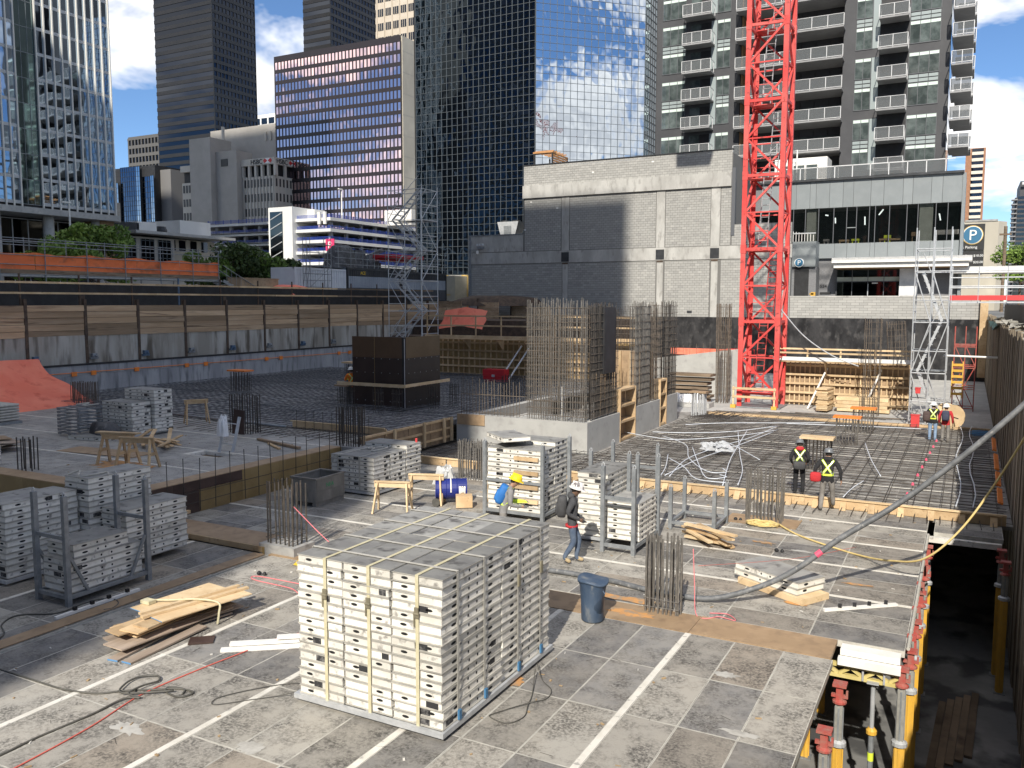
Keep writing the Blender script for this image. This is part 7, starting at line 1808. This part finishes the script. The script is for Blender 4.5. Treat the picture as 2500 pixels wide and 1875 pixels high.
place(text_mesh('SPEC', .11, .001, MATS['sign_black']), 'label_lettering', dm, (.33, -.287, -.09), rot=(math.pi/2-.15, -math.pi/2, 0))
cd = thing('drum_cradle', 'timber cradle with small wheels under the blue drum', 'cradle', (-12.65, 20.15, 0)); cd.rotation_euler = (0, 0, math.radians(34))
for x in (-.3, .3): MB().box(x-.05, -.35, .02, x+.05, .35, .15).build('beam', MATS['lumber'], cd); MB().extr([(x-.05, -.35, .155), (x-.05, -.15, .155), (x-.05, -.35, .35)], (.1, 0, 0)).build('chock', MATS['lumber'], cd)
for y in (-.42,): MB().lathe([(.01, -.03), (.11, -.03), (.11, .03), (.01, .03)], 14, (-.45, y, .11), 'y').build('wheel', MATS['cable_grey'], cd)
MB().box(.1, -.75, .02, .55, -.42, .34).build('box_end', MATS['lumber'], cd)
fl_ = thing('reel_flange', 'round wooden reel flange standing behind the blue drum', 'reel flange', (-11.75, 20.65, .45)); fl_.rotation_euler = (0, math.radians(8), math.radians(34)); MB().lathe([(.03, -.03), (.44, -.03), (.44, .03), (.03, .03)], 24, ax='x').build('disc', MATS['lumber_fresh'], fl_)
# sawhorses
def sawhorse(label, x, y, z, rz, m='lumber_fresh', L=1.0, h=.85):
    t = thing('sawhorse', label, 'sawhorse', (x, y, z), math.radians(rz))
    MB().box(-L/2, -.05, h-.04, L/2, .05, h).build('top', MATS[m], t); MB().box(-L/2, -.02, h-.17, L/2, .02, h-.042).build('beam', MATS[m], t)
    for sx in (-1, 1):
        for sy in (-1, 1): MB().bar((sx*(L/2-.1), sy*.045, h-.05), (sx*(L/2-.02), sy*.28, 0), .09, .04, (1, 0, 0)).build('leg', MATS[m], t)
        MB().box(sx*(L/2-.06)-.02, -.17, h*.42, sx*(L/2-.06)+.02, .17, h*.42+.09).build('end_brace', MATS[m], t)
    return t
sawhorse('sunlit sawhorse in front of the blue drum', -13.45, 18.45, 0, 20); sawhorse('second sunlit sawhorse just behind the drum', -13.2, 19.7, 0, 22)
sawhorse('shaded sawhorse further back on the upper deck sawdust', -21.9, 16.5, UZ, 14, 'lumber', 1.1, .9); sawhorse('shaded sawhorse nearer the step of the upper deck', -20.9, 16.35, UZ, 18, 'lumber', 1.1, .9)
sawhorse('lone sawhorse behind the upper deck panel stack', -26.6, 23.6, UZ, 60, 'lumber', .9, .95)
tag(place(MB().box(-.7, -.12, 0, .7, .12, .04).mesh('plank', MATS['lumber']), 'plank', None, (-21.95, 16.55, UZ+.905), .25), 'plank laid on the rear shaded sawhorse', 'plank')
for k in range(9): board('offcut timber in the pile behind the sawhorses', -24.0+U(-.7, 1.1), 19.3+U(-.4, .6), UZ+.02+.035*k, U(1.2, 2.6), .12, .04, 55+U(-25, 25), 'lumber', tilt=U(-.05, .08), group='offcuts behind the sawhorses')
tag(blotch('sawdust', -21.6, 16.4, 1.3, .7, UZ+.004), 'sawdust spread under the shaded sawhorses', 'sawdust')
tag(place(MB().box(-1.6, -.45, 0, 1.6, .45, .015).mesh('plywood_sheet', MATS['ply']), 'plywood_sheet', None, (-24.0, 17.6, UZ+.008), .1), 'brown plywood sheet lying on the upper deck', 'plywood')
board('long brown plank by the hatch on the upper deck', -20.2, 21.3, UZ+.02, 2.6, .12, .07, 74, 'ply'); board('second plank by the hatch of the upper deck', -20.0, 20.9, UZ+.01, 1.2, .1, .05, 60, 'lumber')
mound('rag_heap', 'dark bundle of harness gear by the upper deck stack', 'bundle', -26.6, 19.55, UZ, .75, .35, .55, 'junk', 12, .7)
tag(place(PMX[3], 'formwork_panel', None, (-26.7, 19.2, UZ+.002), .15), 'single dirty panel lying before the upper deck stack', 'formwork panel')
# ladder through the hatch
ld = thing('aluminium_ladder', 'aluminium ladder standing up through the upper deck hatch', 'ladder', (-20.75, 19.0, -1.0)); ld.rotation_euler = (math.radians(-12), math.radians(8), math.radians(25))
for s in (-.22, .22): MB().bar((s, 0, 0), (s, 0, 3.1), .05, .09).build('rail', MATS['galv'], ld)
for k in range(9): MB().box(-.2, -.02, .2+.33*k, .2, .02, .23+.33*k).build('rung', MATS['galv'], ld)
mound('white_sack', 'white sack with blue handles hung on the ladder', 'sack', -20.6, 19.3, UZ+.55, .17, .16, .62, 'white_bag', 10, .5, .12)
# clear sack by the drum, small timber
mat('sack_grey', (.42,.42,.41), (.55,.55,.54), 4, .35, bump=.6, bscale=9)
bg = mound('plastic_sack', 'translucent plastic sack behind the sawhorses', 'sack', -14.2, 22.3, 0, .33, .3, .5, 'sack_grey', 12, .8, .16)
for k in range(8): board('short timber in the heap behind the low rack', -5.2+U(-.3, .3), 19.6+U(-.2, .2), .02+.045*k, U(1.0, 1.7), .12, .045, 60+U(-18, 18), 'lumber_fresh' if k % 2 else 'lumber', group='timbers behind the rack')
mat('boot_tan', (.42,.32,.18), (.5,.39,.23), 8, .8)
for k, (x, y) in enumerate(((-5.1, 22.0), (-12.75, 12.8), (-3.6, 19.6))): tag(MB().lathe([(.03, 0), (.05, .02), (.05, .05), (.02, .08)], 8, (x, y, .0)).lathe([(.03, 0), (.045, .02), (.02, .07)], 8, (x+.12, y+.03, 0)).build('clip_pair', MATS['black']), ('pair of dark clips on the sunlit deck beside the rebar starter', 'pair of dark clips at the pink string', 'pair of dark clips on the right deck')[k], 'clip')
mat('yellow_tool', (.72,.50,.04), rough=.5)
o = thing('yellow_wedge', 'yellow plastic wheel chock beside the concrete stub', 'chock', (-12.45, 13.75, .0)); MB().extr([(-.15, -.1, 0), (.2, -.1, 0), (.2, -.1, .16), (.05, -.1, .18)], (0, .2, 0)).build('body', MATS['yellow_tool'], o); MB().box(-.02, -.12, .05, .1, -.101, .1).build('grip', MATS['black'], o)
# stacks at the far left edge of the upper deck
o = thing('tube_bundle', 'bundle of pale tubes in a frame at the far left of the upper deck', 'bundle', (-33.6, 19.9, UZ)); MB().box(-.8, -.5, 0, .9, .5, .1).build('frame', MATS['galv_dark'], o)
tb = MB()
for i in range(11):
    for j in range(6): tb.tube((-.7+.14*i, -.5, .17+.11*j), (-.7+.14*i, .5, .17+.11*j), .05, 7)
stuff(tb.build('tubes', MATS['strap_grey'], o)); MB().box(.85, -.5, .1, .92, -.43, 1.2).build('stake', MATS['galv'], o)
for k in range(6): board('dark ply offcut in the heap at the left edge of the upper deck', -27.4+U(-.3, .3), 15.9+U(-.1, .2), UZ+.02+.07*k, 1.4, .9, .03, U(-20, 30), 'ply' if k == 5 else 'board_grey', tilt=U(-.05, .05), group='ply offcuts at the left edge')
pcol(PMX, -25.6, 14.4, UZ+.02, 6, 'small stack at the left edge of the picture', 'left edge stack')
# ================================================================== PEOPLE
mat('skin', (.42,.25,.17), (.36,.21,.14), 6, .6); mat('skin_dark', (.20,.115,.075), (.17,.10,.065), 6, .6); mat('hair', (.02,.016,.013), rough=.8)
mat('cloth_charcoal', (.055,.056,.06), (.075,.076,.08), 6, .95, bump=1.0, bscale=7); mat('cloth_black', (.018,.018,.02), (.028,.028,.03), 6, .95, bump=1.0, bscale=7); mat('cloth_grey', (.22,.215,.21), (.27,.265,.26), 6, .95, bump=1.0, bscale=7)
mat('jeans', (.075,.105,.16), (.12,.155,.21), 5, .95, bump=1.0, bscale=7); mat('jeans_light', (.20,.29,.42), (.26,.35,.48), 5, .95); mat('work_pants', (.20,.185,.17), (.26,.245,.225), 5, .95, bump=1.0, bscale=7); mat('cloth_red', (.5,.03,.035), (.42,.03,.035), 5, .9); mat('cloth_orange', (.85,.22,.02), (.75,.19,.02), 5, .8)
mat('boot_dark', (.05,.042,.036), (.08,.068,.056), 8, .8); mat('hat_white', (.8,.8,.78), rough=.35); mat('hat_yellow', (.85,.62,.02), rough=.35); mat('hat_grey', (.17,.18,.19), rough=.35); mat('hat_mixed', (.78,.76,.74), (.16,.14,.14), 9, .4, lo=.5, hi=.56, c3=(.75,.28,.12), scale3=7, lo3=.62, hi3=.66)
mat('vest_lime', (.70,.90,.08), (.62,.82,.07), 6, .7); mat('vest_silver', (.62,.64,.62), rough=.3, metal=.3); mat('pack_blue', (.02,.14,.42), (.03,.18,.5), 4, .7); mat('pack_navy', (.045,.05,.085), rough=.8); mat('pack_grey', (.05,.05,.052), (.07,.07,.072), 5, .8); mat('pack_brown', (.075,.05,.045), rough=.8)

def skin_mesh(nodes, edges, root, sub=1):
    """one continuous surface grown round a skeleton; nodes: name -> (pos, rx, ry)"""
    names = list(nodes); idx = {n: i for i, n in enumerate(names)}
    me = bpy.data.meshes.new('body_skeleton'); me.from_pydata([nodes[n][0] for n in names], [(idx[a], idx[b]) for a, b, _ in edges], [])
    ob = bpy.data.objects.new('body_skeleton', me); COL.objects.link(ob)
    md = ob.modifiers.new('skin', 'SKIN'); md.use_smooth_shade = True; md.branch_smoothing = .3
    sv = me.skin_vertices[0].data
    for n in names: sv[idx[n]].radius = (nodes[n][1], nodes[n][2])
    sv[idx[root]].use_root = True
    ss = ob.modifiers.new('sub', 'SUBSURF'); ss.levels = sub; ss.render_levels = sub
    dg = bpy.context.evaluated_depsgraph_get(); out = bpy.data.meshes.new_from_object(ob.evaluated_get(dg))
    bpy.data.objects.remove(ob); bpy.data.meshes.remove(me)
    return out
def superbox(m, c, s, p=.45, nu=12, nv=8):
    def f(w): return math.copysign(abs(w)**p, w)
    vs = []
    for j in range(nv+1):
        v = -math.pi/2 + math.pi*j/nv
        for i in range(nu):
            u = 2*math.pi*i/nu; vs.append((c[0]+s[0]*f(math.cos(v))*f(math.cos(u)), c[1]+s[1]*f(math.cos(v))*f(math.sin(u)), c[2]+s[2]*f(math.sin(v))))
    m.add(vs, [(j*nu+i, j*nu+(i+1) % nu, (j+1)*nu+(i+1) % nu, (j+1)*nu+i) for j in range(nv) for i in range(nu)]); return m
def person(label, loc, rz, pose=None, top='cloth_black', legs='work_pants', boots='boot_dark', skin='skin', hat='hat_white', scale=1.0, vest=None, pack=None, packpos=None, bag=None, lean=0.0, hood=None, hem=None):
    J = dict(pelvis=(0, 0, .95), spine=(0, .0, 1.14), chest=(0, 0, 1.36), neck=(0, .0, 1.49), head=(0, .015, 1.60), crown=(0, .01, 1.70),
             hipL=(-.10, 0, .90), kneeL=(-.11, .03, .50), ankL=(-.11, -.02, .10), toeL=(-.12, .15, .045), hipR=(.10, 0, .90), kneeR=(.11, .03, .50), ankR=(.11, -.02, .10), toeR=(.12, .15, .045),
             shL=(-.19, 0, 1.42), elL=(-.27, -.03, 1.15), wrL=(-.27, .08, .93), shR=(.19, 0, 1.42), elR=(.27, -.03, 1.15), wrR=(.27, .08, .93))
    if pose: J.update(pose)
    if lean:                                             # bend the upper body forward about the hips
        c, s = math.cos(lean), math.sin(lean)
        for n in ('spine', 'chest', 'neck', 'head', 'crown', 'shL', 'elL', 'wrL', 'shR', 'elR', 'wrR'):
            if pose and n in pose and n[:2] in ('el', 'wr'): continue
            x, y, z = J[n]; y0, z0 = J['pelvis'][1], J['pelvis'][2]; dy, dz = y-y0, z-z0; J[n] = (x, y0+dy*c+dz*s, z0-dy*s+dz*c)
    R = dict(pelvis=(.165, .13), spine=(.155, .125), chest=(.185, .135), neck=(.062, .065), head=(.082, .098), crown=(.075, .088), hipL=(.10, .105), kneeL=(.072, .075), ankL=(.055, .06), toeL=(.045, .035), hipR=(.10, .105), kneeR=(.072, .075), ankR=(.055, .06), toeR=(.045, .035),
             shL=(.085, .085), elL=(.06, .06), wrL=(.042, .036), shR=(.085, .085), elR=(.06, .06), wrR=(.042, .036))
    nodes = {n: (Vector(J[n]), *R[n]) for n in J}
    edges = [('pelvis', 'spine', 'top'), ('spine', 'chest', 'top'), ('chest', 'neck', 'skin'), ('neck', 'head', 'skin'), ('head', 'crown', 'skin'), ('chest', 'shL', 'top'), ('shL', 'elL', 'top'), ('elL', 'wrL', 'top'), ('chest', 'shR', 'top'), ('shR', 'elR', 'top'), ('elR', 'wrR', 'top'),
             ('pelvis', 'hipL', 'legs'), ('hipL', 'kneeL', 'legs'), ('kneeL', 'ankL', 'legs'), ('ankL', 'toeL', 'boots'), ('pelvis', 'hipR', 'legs'), ('hipR', 'kneeR', 'legs'), ('kneeR', 'ankR', 'legs'), ('ankR', 'toeR', 'boots')]
    # hands: palm and five bent fingers of unequal length, thumb from the side of the palm
    for s in ('L', 'R'):
        w = Vector(J['wr'+s]); e = Vector(J['el'+s]); d = (w-e).normalized(); sx = -1 if s == 'L' else 1
        inner = Vector((-sx, 0, 0)); fw = d.cross(inner).normalized(); fw = fw if fw.y > 0 else -fw
        palm = w + d*.075; nodes['palm'+s] = (palm, .036, .020); edges.append(('wr'+s, 'palm'+s, 'skin'))
        for k, (off, ln) in enumerate(((.028, .070), (.010, .080), (-.009, .076), (-.027, .060))):
            a = palm + d*.028 + fw*off; b = a + d*ln*.5 + inner*.008; c = b + d*ln*.45 + inner*.022
            nodes['f%d%s' % (k, s)] = (a, .011, .011); nodes['g%d%s' % (k, s)] = (b, .010, .010); nodes['h%d%s' % (k, s)] = (c, .008, .008)
            edges += [('palm'+s, 'f%d%s' % (k, s), 'skin'), ('f%d%s' % (k, s), 'g%d%s' % (k, s), 'skin'), ('g%d%s' % (k, s), 'h%d%s' % (k, s), 'skin')]
        a = palm - d*.015 + fw*.035; b = a + fw*.022 + d*.035 + inner*.008; nodes['t0'+s] = (a, .013, .013); nodes['t1'+s] = (b, .010, .010)
        edges += [('palm'+s, 't0'+s, 'skin'), ('t0'+s, 't1'+s, 'skin')]
    # nose, chin and ears give the head its face
    hd = Vector(J['head']); cw = Vector(J['crown']); upv = (cw-hd).normalized(); fwd = Vector((1, 0, 0)).cross(upv) * -1; fwd = fwd if fwd.y > 0 else -fwd
    nodes['nose'] = (hd + fwd*.115 + upv*.0, .014, .014); nodes['chin'] = (hd + fwd*.070 - upv*.075, .030, .028)
    edges += [('head', 'nose', 'skin'), ('head', 'chin', 'skin')]
    for sx in (-1, 1): nodes['ear%d' % sx] = (hd + Vector((sx*.088, 0, 0)), .016, .022); edges.append(('head', 'ear%d' % sx, 'skin'))
    me = skin_mesh(nodes, edges, 'pelvis')
    mats = dict(top=MATS[top], legs=MATS[legs], boots=MATS[boots], skin=MATS[skin]); order = list(mats)
    for n in order: me.materials.append(mats[n])
    segs = [(nodes[a][0], nodes[b][0], lab, (nodes[a][1]+nodes[b][1])/2) for a, b, lab in edges]
    mi = []
    for p in me.polygons:
        c = p.center; best = None
        for a, b, lab, r in segs:
            ab = b-a; t = max(0, min(1, (c-a).dot(ab)/max(ab.length_squared, 1e-9))); dd = (c-(a+ab*t)).length - r
            if best is None or dd < best[0]: best = (dd, lab)
        mi.append(order.index(best[1]))
    for k, p in enumerate(me.polygons):                  # jacket hem below the belt
        if mi[k] == 1 and p.center.z > J['pelvis'][2]-.10: mi[k] = 0
        if mi[k] == 3 and p.center.z < J['neck'][2]-.02 and abs(p.center.x) < .15: mi[k] = 0
    me.polygons.foreach_set('material_index', mi); me.polygons.foreach_set('use_smooth', [True]*len(me.polygons))
    me.name = 'body'
    t = thing('person', label, 'person', loc, math.radians(rz)); t.scale = (scale,)*3
    body = place(me, 'body', t)
    bvh = BVHTree.FromPolygons([v.co for v in me.vertices], [tuple(p.vertices) for p in me.polygons])
    # hair, eyes and mouth, hard hat
    M3 = Matrix((Vector((1, 0, 0)), fwd, upv)).transposed()
    def H(pts): return [hd + M3 @ Vector(p) for p in pts]
    hr = MB(); superbox(hr, (0, -.02, .03), (.092, .095, .085), .8); hr.v = H(hr.v); hr.build('hair', MATS['hair'], t, smooth=True)
    ey = MB()
    for sx in (-.034, .034): superbox(ey, (sx, .098, .018), (.012, .008, .007), .9, 8, 6)
    ey.box(-.026, .094, -.052, .026, .104, -.044); ey.v = H(ey.v); ey.build('eyes_and_mouth', MATS['hair'], t)
    if hat:
        ht = MB(); ht.lathe([(.155, .045), (.158, .055), (.128, .066), (.124, .09), (.115, .13), (.09, .165), (.05, .185), (.0, .19)], 20, sy=1.15); ht.box(-.015, -.12, .165, .015, .11, .198); ht.extr([(-.11, .11, .046), (.11, .11, .046), (.09, .185, .04), (0, .205, .038), (-.09, .185, .04)], (0, 0, .012)); ht.v = H(ht.v); ht.build('hard_hat', MATS[hat], t, smooth=False)
    if hood:
        hh = MB(); superbox(hh, (0, -.075, -.13), (.13, .085, .075), .8); hh.v = H(hh.v); hh.build('hood', MATS[hood], t, smooth=True)
    if hem:
        q = Vector(J['pelvis']); hm = MB(); hm.lathe([(.170, -.135), (.174, -.085)], 18, (q.x, q.y, q.z), sx=1.0, sy=.82); hm.build('shirt_hem', MATS[hem], t, smooth=True)
    def ribbon(pts, w, m, side, name):
        """strap laid on the body: points (x, z) projected on the back (side -1) or front (+1)"""
        P = []
        for (x0, z0), (x1, z1) in zip(pts[:-1], pts[1:]):
            for k in range(8): P.append((x0+(x1-x0)*k/8, z0+(z1-z0)*k/8))
        P.append(pts[-1]); mb = MB(); vs = []
        for i, (x, z) in enumerate(P):
            a, b = P[max(i-1, 0)], P[min(i+1, len(P)-1)]; dx, dz = b[0]-a[0], b[1]-a[1]; l = math.hypot(dx, dz) or 1; nx, nz = -dz/l*w/2, dx/l*w/2
            for s in (-1, 1):
                o = Vector((x+nx*s, side*1.2, z+nz*s)); hit = bvh.ray_cast(o, Vector((0, -side, 0)))
                y = hit[0].y + side*.014 if hit[0] is not None else J['chest'][1] + side*.05
                vs.append((o.x, y, o.z))
        mb.add(vs, [(2*i, 2*i+1, 2*i+3, 2*i+2) for i in range(len(P)-1)]); return mb.build(name, MATS[m], t)
    if vest:
        zc, zw = J['chest'][2], J['pelvis'][2]+.10
        for side in (-1, 1):
            if side == -1:
                b1_ = ribbon([(-.15, zc+.10), (.13, zw+.02)], .055, vest, side, 'vest_strap'); b2_ = ribbon([(.15, zc+.10), (-.13, zw+.02)], .055, vest, side, 'vest_strap')
                ribbon([(-.145, zc+.09), (.125, zw+.03)], .02, 'vest_silver', side*1.0, 'vest_stripe').location = (0, -.004, 0); ribbon([(.145, zc+.09), (-.125, zw+.03)], .02, 'vest_silver', side, 'vest_stripe').location = (0, -.004, 0)
            else:
                for sx in (-1, 1): ribbon([(sx*.11, zc+.10), (sx*.10, zw)], .055, vest, side, 'vest_strap')
            ribbon([(-.155, zw), (.155, zw)], .055, vest, side, 'vest_belt')
    if pack:
        pc = Vector(packpos) if packpos else Vector(J['chest']) + Vector((0, -.24, -.10)); pb_ = MB(); superbox(pb_, (0, 0, 0), (.16, .11, .24), .5); superbox(pb_, (0, -.09, -.06), (.12, .05, .13), .5)
        o = pb_.build('backpack', MATS[pack], t, tuple(pc), smooth=True); o.rotation_euler = (-lean, 0, 0)
        for sx in (-.11, .11): ribbon([(sx, J['chest'][2]+.09), (sx*1.1, J['chest'][2]-.2)], .045, pack, 1, 'pack_strap')
    if bag:
        bm_, bpos, bs = bag; q = MB(); superbox(q, (0, 0, 0), bs, .5); q.build('shoulder_bag', MATS[bm_], t, bpos, smooth=True)
        sx = 1 if bpos[0] < 0 else -1; ribbon([(sx*.14, J['chest'][2]+.09), (bpos[0]*.75, bpos[2]+.12)], .03, 'cloth_black', -1, 'bag_strap')
    return t
person('man walking in charcoal hoodie, jeans and tan boots with a backpack', (-7.36, 16.6, 0), -66, dict(hipL=(-.09, 0, .90), kneeL=(-.09, .16, .50), ankL=(-.09, .10, .10), toeL=(-.09, .27, .05), hipR=(.09, 0, .90), kneeR=(.09, .05, .49), ankR=(.09, -.17, .14), toeR=(.09, -.01, .045), elL=(-.27, -.10, 1.17), wrL=(-.17, .13, 1.03), elR=(.27, -.10, 1.16), wrR=(.18, .14, 1.02), head=(0, .05, 1.61), crown=(0, .07, 1.71)), 'cloth_charcoal', 'jeans', 'boot_tan', 'skin_dark', 'hat_mixed', 1.0, None, 'pack_grey', None, None, .06, 'cloth_charcoal', 'cloth_red')
person('worker in yellow hard hat bending behind the foreground block with blue backpack', (-9.25, 16.95, 0), -62, dict(elL=(-.24, .18, 1.08), wrL=(-.18, .42, 1.05), elR=(.24, .16, 1.05), wrR=(.16, .40, 1.0)), 'cloth_grey', 'work_pants', 'boot_dark', 'skin', 'hat_yellow', 1.0, 'vest_lime', 'pack_blue', (0, -.02, 1.26), None, .42)
person('worker stooping on the steel mat in black jacket with red hood and dark shoulder bag', (-4.15, 25.75, .02), 12, dict(elL=(-.28, .05, 1.15), wrL=(-.22, .24, .98), elR=(.28, .06, 1.16), wrR=(.24, .26, 1.02), hipR=(.09, 0, .88)), 'cloth_black', 'cloth_black', 'boot_dark', 'skin', 'hat_grey', .93, 'vest_lime', None, None, ('pack_grey', (-.02, -.22, .98), (.19, .10, .13)), .38, 'cloth_red')
person('worker stepping over the joint form in crossed lime vest with a red bag', (-3.15, 24.05, 0), 4, dict(kneeL=(-.13, .10, .50), ankL=(-.15, .00, .10), toeL=(-.16, .16, .045), kneeR=(.14, .14, .54), ankR=(.16, .22, .20), toeR=(.17, .38, .14), elL=(-.33, .02, 1.17), wrL=(-.34, .10, .93), elR=(.33, .02, 1.17), wrR=(.35, .08, .92)), 'cloth_black', 'work_pants', 'boot_dark', 'skin', 'hat_grey', .98, 'vest_lime', None, None, ('cloth_red', (-.30, -.10, .98), (.15, .11, .13)), .26, 'cloth_black')
person('far worker in blue jeans with crossed lime vest and dark pack', (-1.07, 38.8, -.05), 2, None, 'cloth_black', 'jeans_light', 'boot_dark', 'skin', 'hat_white', .93, 'vest_lime', 'pack_brown', (-.26, -.06, 1.12))
person('far worker in red sleeves with navy backpack and white hat', (-.6, 38.65, -.05), -3, None, 'cloth_red', 'work_pants', 'boot_dark', 'skin', 'hat_white', .91, None, 'pack_navy')
person('worker in orange shirt half hidden beside the black box form', (-25.3, 31.6, UZ), 60, dict(elL=(-.26, .15, 1.15), wrL=(-.2, .38, 1.2)), 'cloth_orange', 'cloth_charcoal', 'boot_dark', 'skin', 'hat_white', .98, 'vest_lime', None, None, None, .1)

# render limits
scene.cycles.max_bounces = 6
scene.cycles.diffuse_bounces = 3
scene.cycles.glossy_bounces = 3
scene.cycles.transmission_bounces = 3
scene.cycles.transparent_max_bounces = 4
